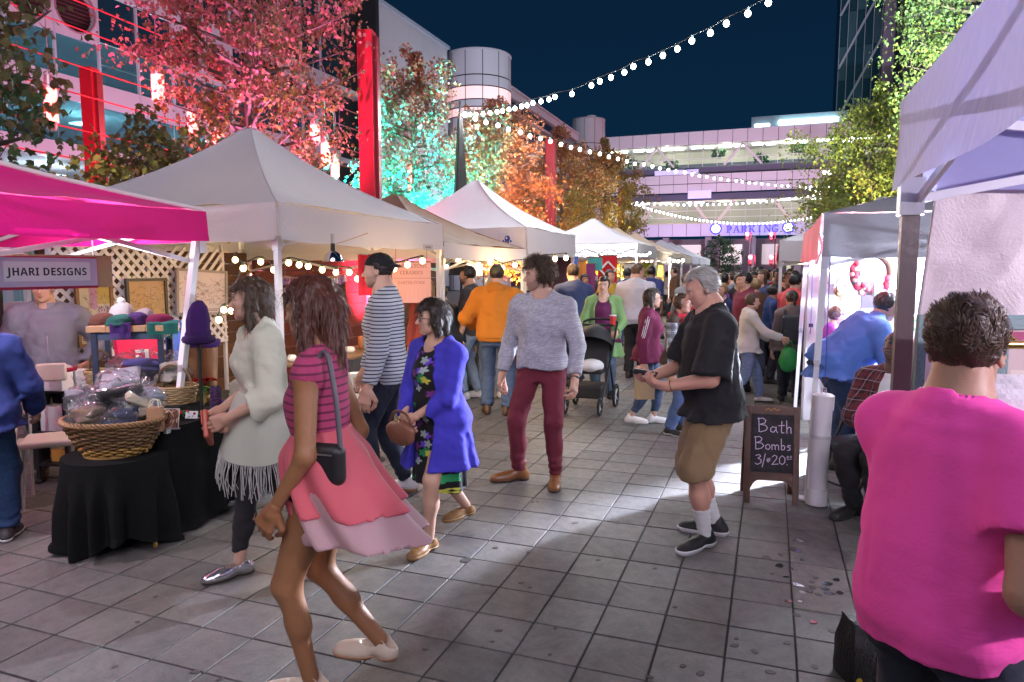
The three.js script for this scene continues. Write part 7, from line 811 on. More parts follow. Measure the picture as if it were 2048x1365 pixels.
  for (const [px, py, label] of [[1692, 570, 'left round pink fan in the white-lit stall'], [1722, 572, 'right round pink fan in the white-lit stall']]) { const q = at(px, py, 7.4), o = thing('paper_fan', label, 'fan', [q.x, q.y, q.z], YAW); const c = new THREE.CylinderGeometry(0.1, 0.1, 0.02, 24); c.rotateX(Math.PI / 2); part('disc', c, mat([0.30, 0.16, 0.2], { r: 0.7 }), o); part('hub', ball(0.02, 0, 0, 0.015, 1, 1, 0.5, 6), mat([0.5, 0.4, 0.4]), o); part('cord', rod(V(0, 0.1, 0), V(0, 0.4, 0), 0.003), STEEL, o); }
  { const q = at(1756, 582, 6.0), o = thing('tablet', 'small tablet with a teal and yellow screen on a stand in the white-lit stall', 'tablet', [q.x, q.y, q.z], YAW); part('case', rbox(0.085, 0.115, 0.012, 0.005, 0, 0, 0), WHITEPAINT, o); part('screen', box(0.066, 0.09, 0.002, 0, 0, 0.008), glowM([0.1, 0.5, 0.5], 0.7), o); part('screen_banner', box(0.04, 0.03, 0.002, 0, -0.005, 0.0095), glowM([0.7, 0.6, 0.1], 0.8), o); part('stand', rod(V(0, -0.05, -0.01), V(0, -q.y + 0.88, -0.05), 0.008), BLACKPAINT, o); }
}
{ // near stall on the right edge: tarpaulin wall and framed prints
  const Z = -2.80; const t = thing('tarpaulin', 'wrinkled off-white tarpaulin hung as a wall behind the man in pink', 'tarpaulin', [0, 0, Z]); const tm = mat([0.60, 0.52, 0.53], { r: 0.5, bump: rep(T.grain, 2), bs: 0.0025 });
  part('sheet', grid(150, 110, (u, v) => { const y = 2.2 * v, x = 0.44 + 0.10 * (v) * v + 3.0 * u, n = 0.035 * (0.4 - Math.abs(noise(x * 3.1, y * 2.6, 3))) + 0.022 * (0.4 - Math.abs(noise(x * 7 + 3, y * 6.2, 8))) + 0.03 * noise(x * 1.1, y * 1.3, 12) + 0.006 * noise(x * 22, y * 22, 4); return [x, y, n + 0.08 * Math.max(0, v - 0.86), x, y]; }), tm, t);
  part('hem', tube([V(0.44, 0.01, 0), V(0.465, 1.1, 0.004), V(0.54, 2.19, 0.012)], 0.008, 30, 6), tm, t); part('seam', [box(0.012, 1.9, 0.006, 1.22, 1.15, 0.03)], tm, t); part('tie', [rod(V(0.5, 2.15, 0.02), V(0.46, 2.2, 0.0), 0.004), rod(V(1.9, 2.19, 0.02), V(1.9, 2.26, 0.0), 0.004)], WHITEPAINT, t);
  const art = (px0, px1, py0, py1, d, fc, draw, label) => { const a = at(px0, py0, d), b = at(px1, py1, d), w = a.distanceTo(V(b.x, a.y, b.z)), h = a.y - b.y, o = thing('framed_print', label, 'framed print', [(a.x + b.x) / 2, b.y, (a.z + b.z) / 2], YAW - 0.1); decal(canvasTex(256, 256, draw), w - 0.05, h - 0.05, V(0, h / 2, 0), 0, '', 'print', o); const fm = mat(fc, { r: 0.45, map: T.wood }); part('frame_rail', box(w, 0.028, 0.022, 0, h - 0.014, 0), fm, o); part('frame_rail', box(w, 0.028, 0.022, 0, 0.014, 0), fm, o); part('frame_stile', box(0.028, h - 0.056, 0.022, -w / 2 + 0.014, h / 2, 0), fm, o); part('frame_stile', box(0.028, h - 0.056, 0.022, w / 2 - 0.014, h / 2, 0), fm, o); part('easel_leg', [rod(V(-w * 0.3, 0.02, -0.02), V(-w * 0.34, -b.y, 0.0), 0.01), rod(V(w * 0.3, 0.02, -0.02), V(w * 0.34, -b.y, 0.0), 0.01), rod(V(0, h * 0.8, -0.02), V(0, -b.y, -0.28), 0.01)], mat([0.2, 0.12, 0.06]), o); };
  art(1842, 2030, 630, 830, 2.35, [0.16, 0.28, 0.30], (g) => { g.fillStyle = '#e0d6da'; g.fillRect(0, 0, 256, 256); g.fillStyle = '#c4b0ae'; g.fillRect(50, 40, 160, 170); g.fillStyle = '#8a7a80'; for (let i = 0; i < 30; i++) g.fillRect(60 + rnd(140), 50 + rnd(150), rnd(5, 30), rnd(3, 12)); }, 'framed print in a weathered teal frame, partly behind the head of the man in pink'); art(2005, 2190, 640, 860, 2.05, [0.20, 0.30, 0.32], (g) => { g.fillStyle = '#b9a7a4'; g.fillRect(0, 0, 256, 256); g.fillStyle = '#9a4a68'; g.fillRect(10, 10, 70, 30); for (let i = 0; i < 40; i++) { g.fillStyle = pick(['#a08a5c', '#b8a890', '#7a8890', '#c8bcb0', '#8a7468']); g.fillRect(rnd(230), 40 + rnd(190), rnd(20, 70), rnd(8, 26)); } }, 'framed print with map-like blocks at the right edge, behind the pink shoulder');
  const q = at(2040, 690, 1.95), pi = thing('picture_light', 'small brass picture light at the right edge above the prints', 'light fitting', [q.x, q.y, q.z], YAW); part('bar', (() => { const c = new THREE.CylinderGeometry(0.012, 0.012, 0.16, 14); c.rotateZ(Math.PI / 2); return c; })(), mat([0.7, 0.45, 0.12], { r: 0.2, m: 1 }), pi); part('arm', rod(V(0, 0, 0), V(0, 0.05, -0.1), 0.006), mat([0.7, 0.45, 0.12], { r: 0.2, m: 1 }), pi);
  const bq = at(2010, 800, 1.9), bin = thing('print_bin', 'bin of prints in shiny plastic sleeves behind the man in pink', 'print bin', [bq.x + 0.12, 0, bq.z], YAW - 0.2); for (let i = 0; i < 7; i++) part('sleeve', (() => { const g = grid(16, 12, (u, v) => [(u - 0.5) * 0.36, 0.86 + v * (bq.y - 0.86 + 0.01 * i), -0.03 * i - 0.1 * v * 0.3 + 0.012 * noise(u * 4, v * 4, i) + 0.012 * (0.4 - Math.abs(noise(u * 7, v * 6, i * 3)))]); return g; })(), mat([0.66, 0.62, 0.66], { r: 0.12, coat: 0.8, bump: T.crinkle, bs: 0.004 }), bin); part('tray', rbox(0.42, 0.12, 0.34, 0.006, 0, 0.86, -0.1), mat([0.3, 0.18, 0.1], { map: T.wood }), bin); for (const a of [-1, 1]) for (const b of [-1, 1]) part('leg', box(0.03, 0.8, 0.03, a * 0.18, 0.4, -0.1 + b * 0.14), mat([0.3, 0.18, 0.1], { map: T.wood }), bin);
}
// ---------------------------------------------------------------- people
const tee = (c, o) => cloth(c, { r: 0.9, ...o }), denim = (c) => mat(c, { r: 0.9, map: T.denimMap, bump: T.weaveFine, bs: 0.001, sheen: 0.25 });
const onAt = (px, d) => at(px, 600, d).setY(0), CAMR = 110, CAML = -70, TOWARD = 20, AWAY = -160;
function stripeMat(draw, rx, ry, o = {}) { const t = canvasTex(256, 256, draw); t.wrapS = t.wrapT = THREE.RepeatWrapping; t.repeat.set(rx, ry); const m = new THREE.MeshPhysicalMaterial({ map: t, roughness: 0.88, side: THREE.DoubleSide, bumpMap: T.weaveFine, bumpScale: 0.001, sheen: 0.25, sheenColor: new THREE.Color(0.2, 0.2, 0.2), ...o }); return m; }
const BRETON = stripeMat((g) => { g.fillStyle = '#b8bcc6'; g.fillRect(0, 0, 256, 256); g.fillStyle = '#1d2230'; for (let i = 0; i < 4; i++) g.fillRect(0, i * 64 + 10, 256, 20); }, 4, 9.5);
const PINKSTRIPE = stripeMat((g) => { g.fillStyle = '#a83c66'; g.fillRect(0, 0, 256, 256); g.fillStyle = '#6a2446'; for (let i = 0; i < 4; i++) g.fillRect(0, i * 64, 256, 18); }, 4, 8);
const plaidDraw = (a, b, c) => (g) => { g.fillStyle = a; g.fillRect(0, 0, 256, 256); g.globalAlpha = 0.75; g.fillStyle = b; for (const x of [20, 148]) { g.fillRect(x, 0, 50, 256); g.fillRect(0, x, 256, 50); } g.fillStyle = c; for (const x of [100, 228]) { g.fillRect(x, 0, 8, 256); g.fillRect(0, x, 256, 8); } };
const PLAIDRED = stripeMat(plaidDraw('#2a1418', '#5e1c24', '#a09098'), 7, 7), PLAIDGREY = stripeMat(plaidDraw('#9aa0ac', '#60646e', '#d8dae0'), 6, 6);
const FLORAL = stripeMat((g) => { reseed(71); g.fillStyle = '#0c0a12'; g.fillRect(0, 0, 256, 256); for (let i = 0; i < 46; i++) { const x = rnd(256), y = rnd(256), c = pick(['#4a2c9c', '#6a3cc8', '#1e8a56', '#2a9c5c', '#a8a838', '#c8c84c', '#9aa8a8', '#6a2a78', '#b8a8d8']); for (let k = 0; k < 5; k++) { const a = k * 1.256; g.fillStyle = c; g.beginPath(); g.ellipse(x + Math.cos(a) * 7, y + Math.sin(a) * 7, 8, 5, a, 0, 7); g.fill(); } } }, 2.2, 2.2);
const SHIRTGREY = stripeMat((g) => { g.fillStyle = '#a9a7b0'; g.fillRect(0, 0, 256, 256); reseed(4); for (let i = 0; i < 900; i++) { g.fillStyle = pick(['#bcbac4', '#8c8a98', '#d0ced6']); g.save(); g.translate(rnd(256), rnd(256)); g.rotate(-0.4); g.fillRect(0, 0, rnd(6, 26), 2); g.restore(); } }, 4, 4);
const WHITESHOE = mat([0.72, 0.70, 0.70], { r: 0.5 }), GUM = mat([0.40, 0.20, 0.08], { r: 0.6 }), BROWNLEATHER = mat([0.22, 0.085, 0.025], { r: 0.28, coat: 0.4 }), BLACKSHOE = mat([0.015, 0.015, 0.016], { r: 0.5 }), WHITESOLE = mat([0.7, 0.7, 0.72], { r: 0.5 });
const local = (F, v) => F.root.worldToLocal(v.clone());
// --- the man in the black shirt, reading his phone
{
  const F = person({ label: 'grey-haired man in a black shirt and khaki shorts looking down at a phone', pos: onGround(1418, 1082), face: -68, seed: 1, near: 0, h: 1.80, wide: 1.06, fat: 0.5, skin: 'ruddy', lean: 4, crane: 0.012, head: [0, 24], nose: 1.15,
    hair: { color: 'grey', thick: 0.035, rough: 0.02, strands: 2600, sl: 0.16, flow: [0, -0.7, -0.7], curl: 0.45, lift: 0.15, nape: -0.30, line: 0.30, temple: 0.3 },
    feet: [[0.10, 0.06, 32], [-0.11, -0.07, -24]], hands: [{ to: [-0.045, -0.19, 0.165], pole: [0.5, -0.75, -0.6], curl: 0.75, dir: [-0.35, 0.25, 0.9], palm: [-0.5, 0.8, 0.1] }, { to: [-0.045, -0.18, 0.195], pole: [0.5, -0.8, -0.5], curl: 0.7, dir: [-0.55, 0.2, 0.8], palm: [-0.45, 0.85, 0.1] }],
    wear: [{ top: 'shirt', hem: -0.04, sleeve: 0.50, sr: 0.047, er: 0.046, cuff: 0.016, ease: 0.022, flare: 0.03, fold: 0.014, mat: tee([0.014, 0.014, 0.017]) }, { legs: 'shorts', len: 0.555, kr: 0.052, ease: 0.022, fold: 0.012, mat: tee([0.25, 0.165, 0.085]) }], shoe: { sock: 0.095, sole: 0.017, soleMat: WHITESOLE, mat: BLACKSHOE, laceMat: BLACKSHOE } });
  const R = F.hands[1], Lh = F.hands[0], c = R.palm.clone().lerp(Lh.palm, 0.5).add(V(0, 0.02, 0.02)), ph = thing('phone', 'dark phone held in both hands by the man in the black shirt', 'phone', F.world(c)); ph.rotation.set(-0.5, rad(-72), 0); part('case', rbox(0.075, 0.012, 0.15, 0.005), BLACKPAINT, ph); part('screen', box(0.066, 0.001, 0.138, 0, 0.0068, 0), glowM([0.5, 0.55, 0.65], 0.4), ph);
  const k = local(F, at(1394, 655, 4.25)); const em = part('chest_print', [box(0.002, 0.016, 0.07), box(0.002, 0.006, 0.05, 0, -0.014, 0.006)], mat([0.6, 0.6, 0.64]), F.root); em.visible = false; F.root.remove(em);
  const wr = F.arms[0], d = wr.w.clone().sub(wr.e).normalize(), band = new THREE.TorusGeometry(0.0345, 0.003, 6, 24); band.applyQuaternion(new THREE.Quaternion().setFromUnitVectors(V(0, 0, 1), d)); band.translate(...wr.w.clone().addScaledVector(d, -0.03).toArray()); part('bracelet', band, mat([0.6, 0.42, 0.12], { r: 0.25, m: 1 }), F.root);
  const col = []; for (const s of [1, -1]) col.push(F.inHead(grid(8, 4, (u, v) => { const a = s * (0.25 + u * 2.6); return [Math.sin(a) * (0.30 + 0.07 * v), -0.60 - 0.02 * v - 0.07 * Math.cos(a), Math.cos(a) * (0.27 + 0.07 * v) - 0.13]; }))); part('collar', col, tee([0.016, 0.016, 0.019]), F.root);
}
// --- the man in the bright pink shirt, seen from behind
{
  const F = person({ label: 'man in a bright pink T-shirt seen from behind at the right edge', pos: onAt(1915, 1.67), face: 132, seed: 3, near: 0, h: 1.70, wide: 1.0, neckK: 1.08, headUp: 0.042, skin: 'tan', lean: 3, head: [22, 4], stubble: 0.3,
    hair: { color: 'brown', thick: 0.03, topK: 2.2, rough: 0.028, freq: 7, fade: 0.035, strands: 11000, sl: 0.15, sw: 0.007, flow: [0.5, 0.5, 0.4], curl: 1.7, lift: 0.5, nape: -0.36, line: 0.26 },
    feet: [[0.13, 0.0, 8], [-0.13, 0.02, -12]], hands: [{ to: [-0.10, -0.20, 0.19], pole: [-0.1, -1, 0.1], curl: 0.7 }, { to: [0.03, -0.20, 0.07], pole: [0.25, -0.2, -1], curl: 0.8 }],
    wear: [{ top: 'shirt', hem: 0.0, sleeve: 0.33, sr: 0.043, er: 0.04, cuff: 0.014, ease: 0.022, flare: 0.02, hang: 0.017, fold: 0.008, cell: 0.009, mat: tee([0.96, 0.085, 0.42], { sheen: 0.7 }), neckR: 0.05 }, { legs: 'trousers', mat: tee([0.016, 0.020, 0.035]) }], shoe: { mat: BLACKSHOE, soleMat: WHITESOLE } });
  part('collar', F.inHead((() => { const t = new THREE.TorusGeometry(0.37, 0.03, 8, 40); t.scale(1, 1, 1.0); t.rotateX(Math.PI / 2 - 0.42); t.translate(0, -0.70, -0.18); return t; })()), tee([0.80, 0.045, 0.34]), F.root);
}
// --- the woman in the blue cardigan
{
  const F = person({ label: 'woman in a violet-blue cardigan and dark floral dress, clutching a brown purse', pos: onGround(882, 1082), face: -22, seed: 2, near: 0, h: 1.58, sex: 'f', wide: 1.12, fat: 0.3, skin: 'light', head: [-26, 2], glasses: 1,
    hair: { color: 'dark', thick: 0.10, rough: 0.045, nape: -0.5, low: -0.85, line: 0.22, ear: 0.1, temple: 0.4, locks: [[[0.34, 0.1, -0.1], [0.31, -0.38, -0.1], 0.12, 0.11], [[-0.34, 0.1, -0.1], [-0.31, -0.38, -0.1], 0.12, 0.11], [[0.16, 0.0, -0.38], [0.15, -0.42, -0.33], 0.18, 0.14], [[-0.16, 0.0, -0.38], [-0.15, -0.42, -0.33], 0.18, 0.14]], strands: 3000, sl: 0.22, curl: 0.8, lift: 0.2 },
    feet: [[0.07, 0.16, 10], [-0.08, -0.30, -6, 0.06, 0.55]], hands: [{ to: [-0.10, -0.235, 0.13], pole: [0.9, -0.3, -0.5], curl: 0.9, dir: [-0.9, -0.3, 0.4], palm: [-0.2, 0.1, -1] }, { to: [-0.06, -0.25, 0.14], pole: [0.9, -0.3, -0.5], curl: 0.9, dir: [-0.9, -0.3, 0.4], palm: [-0.2, 0.1, -1] }],
    wear: [{ top: 'dress_bodice', hem: 0.1, sleeve: 0, ease: 0.012, mat: FLORAL, neckR: 0.055, neckD: 0.075, neckF: 0.03 }, { skirt: 'dress_skirt', waist: 0.07, len: 0.345, flare: 0.012, amp: 0.008, mat: FLORAL }, { top: 'cardigan', hem: -0.42, open: 0.062, sleeve: 0.93, ease: 0.022, flare: 0.045, fold: 0.012, mat: tee([0.045, 0.038, 0.45], { sheen: 0.4 }), neckR: 0.06, neckD: 0.06 }], shoe: { low: 1, mat: mat([0.26, 0.13, 0.045], { r: 0.35 }), soleMat: mat([0.3, 0.17, 0.07], { r: 0.6 }), sole: 0.016 } });
  const c = F.hands[0].palm.clone().lerp(F.hands[1].palm, 0.5).add(V(0, -0.055, 0.05)), b = thing('purse', 'soft brown leather purse held in front of the floral dress', 'purse', F.world(c)); b.rotation.y = rad(-22); part('body', (() => { const g = ball(0.5, 0, 0, 0, 0.26, 0.16, 0.09, 14), p = g.attributes.position; for (let i = 0; i < p.count; i++) { const n = 1 + 0.2 * noise(p.getX(i) * 14, p.getY(i) * 14, p.getZ(i) * 14); p.setXYZ(i, p.getX(i) * n, p.getY(i) * n, p.getZ(i) * n); } g.computeVertexNormals(); return g; })(), mat([0.20, 0.075, 0.045], { r: 0.4 }), b); part('strap', tube([V(-0.11, 0.05, 0), V(-0.05, 0.12, 0.01), V(0.05, 0.12, 0.01), V(0.11, 0.05, 0)], 0.008, 16, 6), mat([0.15, 0.05, 0.03], { r: 0.4 }), b); part('clasp', ball(0.012, 0, 0.07, 0.02, 1, 1, 1, 6), mat([0.6, 0.45, 0.2], { r: 0.2, m: 1 }), b);
  for (const s of [1, -1]) part('earring', F.inHead(ball(0.035, s * 0.36, -0.2, -0.02, 1, 1.2, 1, 6)), mat([0.7, 0.68, 0.62], { r: 0.2, m: 0.9 }), F.root);
}
// --- the tall man in the striped shirt and backward cap
person({ label: 'tall man in a black and white striped shirt and a backward black cap', pos: onGround(780, 992), face: -62, seed: 5, near: 0, h: 1.90, wide: 0.98, skin: 'light', stubble: 0.7, head: [-8, 3], hair: { color: 'dark', thick: 0.02, nape: -0.28, fade: 0.02 }, cap: { mat: tee([0.012, 0.012, 0.013]), back: 1, by: 0 }, feet: [[0.08, 0.12, 18], [-0.10, -0.12, -12]], hands: [{ to: [0.06, -0.305, 0.06], curl: 0.6 }, { to: [0.08, -0.29, 0.10], curl: 0.6 }], wear: [{ top: 'striped_shirt', hem: 0.0, sleeve: 0.93, ease: 0.02, flare: 0.02, fold: 0.012, mat: BRETON, neckR: 0.05 }, { legs: 'trousers', ease: 0.008, cut: 0.028, mat: tee([0.012, 0.016, 0.035]) }], shoe: { mat: WHITESHOE, soleMat: GUM, sole: 0.016 } });
// --- the woman in cream, walking towards the left
{
  const cream = tee([0.58, 0.58, 0.47], { sheen: 0.5 }), F = person({ label: 'woman in a cream blouse and fringed shawl holding an orange clutch, in silver shoes', pos: onGround(548, 1128), face: -38, seed: 6, near: 0, h: 1.72, sex: 'f', skin: 'light', head: [-14, 2], lean: 5,
    hair: { color: 'brown', thick: 0.09, rough: 0.05, nape: -0.6, low: -1.1, locks: [[[0.33, 0.05, -0.08], [0.36, -0.62, 0.0], 0.12, 0.11], [[-0.33, 0.05, -0.08], [-0.36, -0.62, 0.0], 0.12, 0.11], [[0, 0, -0.38], [0.05, -0.7, -0.3], 0.22, 0.2]], strands: 3200, sl: 0.3, curl: 0.6, lift: 0.18 },
    feet: [[0.06, 0.20, 6], [-0.07, -0.32, -6, 0.07, 0.6]], hands: [{ to: [-0.02, -0.22, 0.12], pole: [0.6, -0.3, -0.8], curl: 0.6 }, { to: [-0.03, -0.22, 0.12], pole: [0.6, -0.5, -0.7], curl: 0.8 }], swing: [0, -0.06], pleat: 0.02,
    wear: [{ top: 'blouse', hem: -0.12, sleeve: 0.72, sr: 0.045, er: 0.046, wr: 0.04, cuff: 0.02, ease: 0.026, flare: 0.05, fold: 0.018, mat: cream, neckR: 0.055, neckD: 0.08, neckF: 0.03 }, { legs: 'leggings', ease: 0.006, cut: 0.022, kr: 0.034, len: 0.93, mat: tee([0.018, 0.016, 0.02]) }], shoe: { low: 1, point: 1, mat: mat([0.62, 0.62, 0.66], { r: 0.18, m: 0.9 }), soleMat: mat([0.1, 0.08, 0.07]) } });
  const sh = []; for (let k = 0; k < 2; k++) sh.push(grid(40, 22, (u, v) => { const a = -0.4 + u * 3.6, r = 0.14 + 0.20 * Math.sqrt(v) + 0.02 * Math.sin(a * 6) * v; return [-0.04 * v + Math.sin(a) * r * 1.02, F.neck.y - 0.36 - v * 0.34 - 0.05 * Math.sin(a * 2) * v, -0.03 * v + Math.cos(a) * r * 0.85]; })); part('shawl', sh[0], tee([0.50, 0.52, 0.44], { sheen: 0.6 }), F.root);
  const fr = []; for (let i = 0; i < 130; i++) { const u = i / 129, a = -0.4 + u * 3.6, r = 0.34 + 0.02 * Math.sin(a * 6), x = -0.04 + Math.sin(a) * r * 1.02, y = F.neck.y - 0.70 - 0.05 * Math.sin(a * 2), z = -0.03 + Math.cos(a) * r * 0.85, k = rnd(0.03), L = rnd(0.14, 0.2); fr.push(tube([V(x, y, z), V(x * 1.06 + k, y - L * 0.5, z * 1.06 + rnd(-0.02, 0.02)), V(x * 1.1 + rnd(-0.03, 0.03), y - L, z * 1.08 + k - 0.02)], 0.0022, 6, 4)); } part('fringe', fr, tee([0.5, 0.5, 0.48]), F.root).userData.kind = 'stuff';
  const c = F.hands[1].palm, b = thing('clutch', 'flat orange-red clutch bag in the right hand of the woman in cream', 'clutch bag', F.world(c.clone().add(V(-0.02, -0.06, 0.03)))); b.rotation.set(0.1, rad(-50), 0.5); part('body', rbox(0.26, 0.16, 0.03, 0.012), mat([0.50, 0.10, 0.06], { r: 0.4 }), b); part('flap', rbox(0.262, 0.08, 0.006, 0.003, 0, 0.035, 0.018), mat([0.6, 0.16, 0.12], { r: 0.35 }), b); part('clasp', ball(0.01, 0, 0.0, 0.024, 1, 1, 1, 6), STEEL, b);
}
// --- the woman in the pink skirt, passing close by
{
  const F = person({ label: 'dark-haired woman in a pink striped top and swinging coral skirt, passing close by', pos: onAt(640, 2.72), face: -76, seed: 8, near: 0, h: 1.73, sex: 'f', skin: 'bronze', wide: 0.86, lean: 1, head: [-10, 4],
    hair: { color: 'auburn', thick: 0.11, rough: 0.05, nape: -0.7, low: -1.25, locks: [[[0.33, 0.05, -0.1], [0.33, -0.75, -0.1], 0.13, 0.12], [[-0.33, 0.05, -0.1], [-0.33, -0.75, -0.1], 0.13, 0.12], [[0, 0.05, -0.4], [0, -0.85, -0.34], 0.26, 0.22]], strands: 3600, sl: 0.32, curl: 0.5, lift: 0.14 },
    feet: [[0.06, 0.06, 4], [-0.13, -0.17, -6, 0.07, 0.6]], hands: [{ to: [0.03, -0.29, 0.07], pole: [0.5, -0.2, -1], curl: 0.6 }, { to: [0.02, -0.30, 0.0], pole: [0.2, 0, -1], curl: 0.5 }],
    wear: [{ top: 'tank_top', hem: 0.1, sleeve: 0, ease: 0.012, mat: PINKSTRIPE, neckR: 0.052, neckD: 0.07 }, { top: 'waist_wrap', hem: 0.05, sleeve: 0, ease: 0.02, mat: tee([0.014, 0.013, 0.015]) , neckR: 0.2, neckD: 0.26 }, { skirt: 'skirt', waist: 0.125, len: 0.185, flare: 0.035, swing: [0, -0.11], amp: 0.02, n: 8, mat: mat([0.72, 0.13, 0.17], { r: 0.85, see: 0.25, bump: T.weaveFine, bs: 0.001 }) }, { skirt: 'underskirt', waist: 0.125, len: 0.25, from: 0.12, flare: 0.042, swing: [0, -0.18], amp: 0.02, n: 8, mat: mat([0.74, 0.48, 0.52], { r: 0.85, see: 0.45, bump: T.weaveFine, bs: 0.001 }) }], shoe: { low: 1, mat: mat([0.6, 0.5, 0.4], { r: 0.4 }), soleMat: mat([0.35, 0.2, 0.12]) } });
  const b = thing('shoulder_bag', 'black shoulder bag at the back of the woman in the pink skirt', 'bag', F.world(V(0.16, 1.0, -0.05))); b.rotation.y = rad(2); part('body', rbox(0.2, 0.16, 0.07, 0.034), mat([0.014, 0.013, 0.015], { r: 0.45 }), b); part('strap', tube([V(-0.085, 0.06, 0), V(-0.06, 0.27, -0.01), V(0.0, 0.42, -0.04), V(0.06, 0.27, -0.01), V(0.085, 0.06, 0)], 0.010, 24, 6), mat([0.10, 0.09, 0.11], { r: 0.5 }), b); part('zip', box(0.14, 0.005, 0.004, 0, 0.045, 0.037), STEEL, b);
}
// --- the man in burgundy trousers
{
  const F = person({ label: 'curly-haired man in a grey shirt, burgundy trousers and tan boots', pos: onGround(1084, 962), face: 8, seed: 9, near: 0, h: 1.86, wide: 1.0, skin: 'light', stubble: 0.6, head: [-58, 4], twist: -8, hair: { color: 'brown', thick: 0.11, topK: 1.2, rough: 0.08, freq: 6, nape: -0.42, line: 0.26, strands: 5200, sl: 0.15, curl: 2, lift: 0.6 },
    feet: [[0.12, 0.06, 6], [-0.19, 0.02, -64]], hands: [{ to: [0.06, -0.29, 0.08], pole: [0.5, 0, -1], curl: 0.6 }, { to: [0.07, -0.30, 0.02], curl: 0.6 }], wear: [{ top: 'shirt', hem: 0.12, sleeve: 0.95, sr: 0.039, er: 0.034, wr: 0.025, ease: 0.016, fold: 0.015, mat: SHIRTGREY }, { legs: 'trousers', ease: 0.008, cut: 0.026, kr: 0.035, fold: 0.009, ring: 0.006, mat: tee([0.16, 0.018, 0.035]) }], shoe: { mat: BROWNLEATHER, high: 0.075, laces: false, sole: 0.01, soleMat: mat([0.06, 0.035, 0.02]) } });
  const bt = new THREE.TorusGeometry(1, 0.09, 8, 40); bt.rotateX(Math.PI / 2); bt.scale(0.178, 0.18, 0.138); bt.translate(F.hip.x, F.hip.y + 0.075, F.hip.z - 0.006); part('belt', bt, BROWNLEATHER, F.root); const wr = F.arms[0], d = wr.w.clone().sub(wr.e).normalize(), w = rod(wr.w.clone().addScaledVector(d, -0.02), wr.w.clone().addScaledVector(d, 0.0), 0.033); part('watch', w, BLACKPAINT, F.root);
}
// --- the man in the orange hoodie and the people about him
{
  const F = person({ label: 'man in an orange hoodie and jeans seen from behind, in an olive cap', pos: onGround(993, 829), face: -172, seed: 11, near: 1, h: 1.84, wide: 1.09, fat: 0.3, skin: 'light', head: [10, 4], hair: { color: 'dark', thick: 0.02, nape: -0.28 }, cap: { mat: tee([0.10, 0.095, 0.05]), by: 0 }, feet: [[0.12, 0.02, 20], [-0.13, 0.0, -10]], hands: [{ to: [0.04, -0.20, 0.15], pole: [0.7, -0.4, -0.6], hidden: 1 }, { to: [0.04, -0.20, 0.15], pole: [0.7, -0.4, -0.6], hidden: 1 }], wear: [{ top: 'hoodie', hem: 0.08, sleeve: 1, sr: 0.046, er: 0.042, wr: 0.034, ease: 0.032, fold: 0.02, mat: tee([0.50, 0.17, 0.012]) }, { legs: 'jeans', ease: 0.016, cut: 0.034, ring: 0.007, mat: denim([0.14, 0.22, 0.38]) }], shoe: { mat: mat([0.12, 0.055, 0.025], { r: 0.5 }), laces: false } });
  part('hood', F.inHead(mesher((x, y, z) => Math.max(ell([0, -0.70, -0.50], [0.46, 0.30, 0.26])(x, y, z), -ell([0, -0.48, -0.36], [0.30, 0.22, 0.16])(x, y, z)) + 0.03 * noise(x * 5, y * 5, z * 5), [-0.65, -1.2, -0.95], [0.65, -0.2, 0.1], 0.05)), tee([0.46, 0.155, 0.012]), F.root); part('waistband', (() => { const t = new THREE.TorusGeometry(1, 0.12, 8, 36); t.rotateX(Math.PI / 2); t.scale(0.205, 0.22, 0.17); t.translate(F.hip.x, F.hip.y - 0.04, F.hip.z); return t; })(), tee([0.44, 0.145, 0.01]), F.root);
}
person({ label: 'person with grey hair and pale jeans standing half hidden in front of the orange hoodie', pos: onAt(985, 9.35), face: -150, seed: 12, near: 2, h: 1.66, sex: 'f', skin: 'light', hair: { color: 'grey', thick: 0.09, nape: -0.5, low: -0.8 }, wear: [{ top: 'shirt', hem: 0, sleeve: 1, mat: tee([0.2, 0.3, 0.2]) }, { legs: 'jeans', ease: 0.014, mat: denim([0.35, 0.45, 0.6]) }], shoe: { mat: WHITESHOE, soleMat: WHITESOLE } });
person({ label: 'bearded man in a dark T-shirt and light jeans with a tattooed arm', pos: onGround(944, 797), face: -78, seed: 13, near: 1, h: 1.83, skin: 'olive', stubble: 1, head: [-10, 8], hair: { color: 'black', thick: 0.05, nape: -0.3, fade: 0.02 }, feet: [[0.08, 0.1, 10], [-0.1, -0.08, -8]], hands: [{ to: [0.04, -0.31, 0.05], curl: 0.7 }, { to: [0.02, -0.2, 0.2], pole: [0.5, -0.7, -0.5], curl: 0.7 }], wear: [{ top: 'shirt', hem: 0, sleeve: 0.45, ease: 0.02, fold: 0.012, mat: tee([0.035, 0.035, 0.042]) }, { legs: 'jeans', ease: 0.016, cut: 0.032, mat: denim([0.34, 0.46, 0.62]) }], shoe: { mat: WHITESHOE, soleMat: WHITESOLE } });
person({ label: 'short dark-haired person in black bending at the stall behind the blue cardigan', pos: onAt(905, 9.1), face: -110, seed: 14, near: 2, h: 1.60, skin: 'tan', lean: 22, hair: { color: 'black', thick: 0.06 }, wear: [{ top: 'shirt', hem: 0, sleeve: 1, mat: tee([0.014, 0.014, 0.016]) }, { legs: 'trousers', mat: tee([0.015, 0.015, 0.02]) }] });
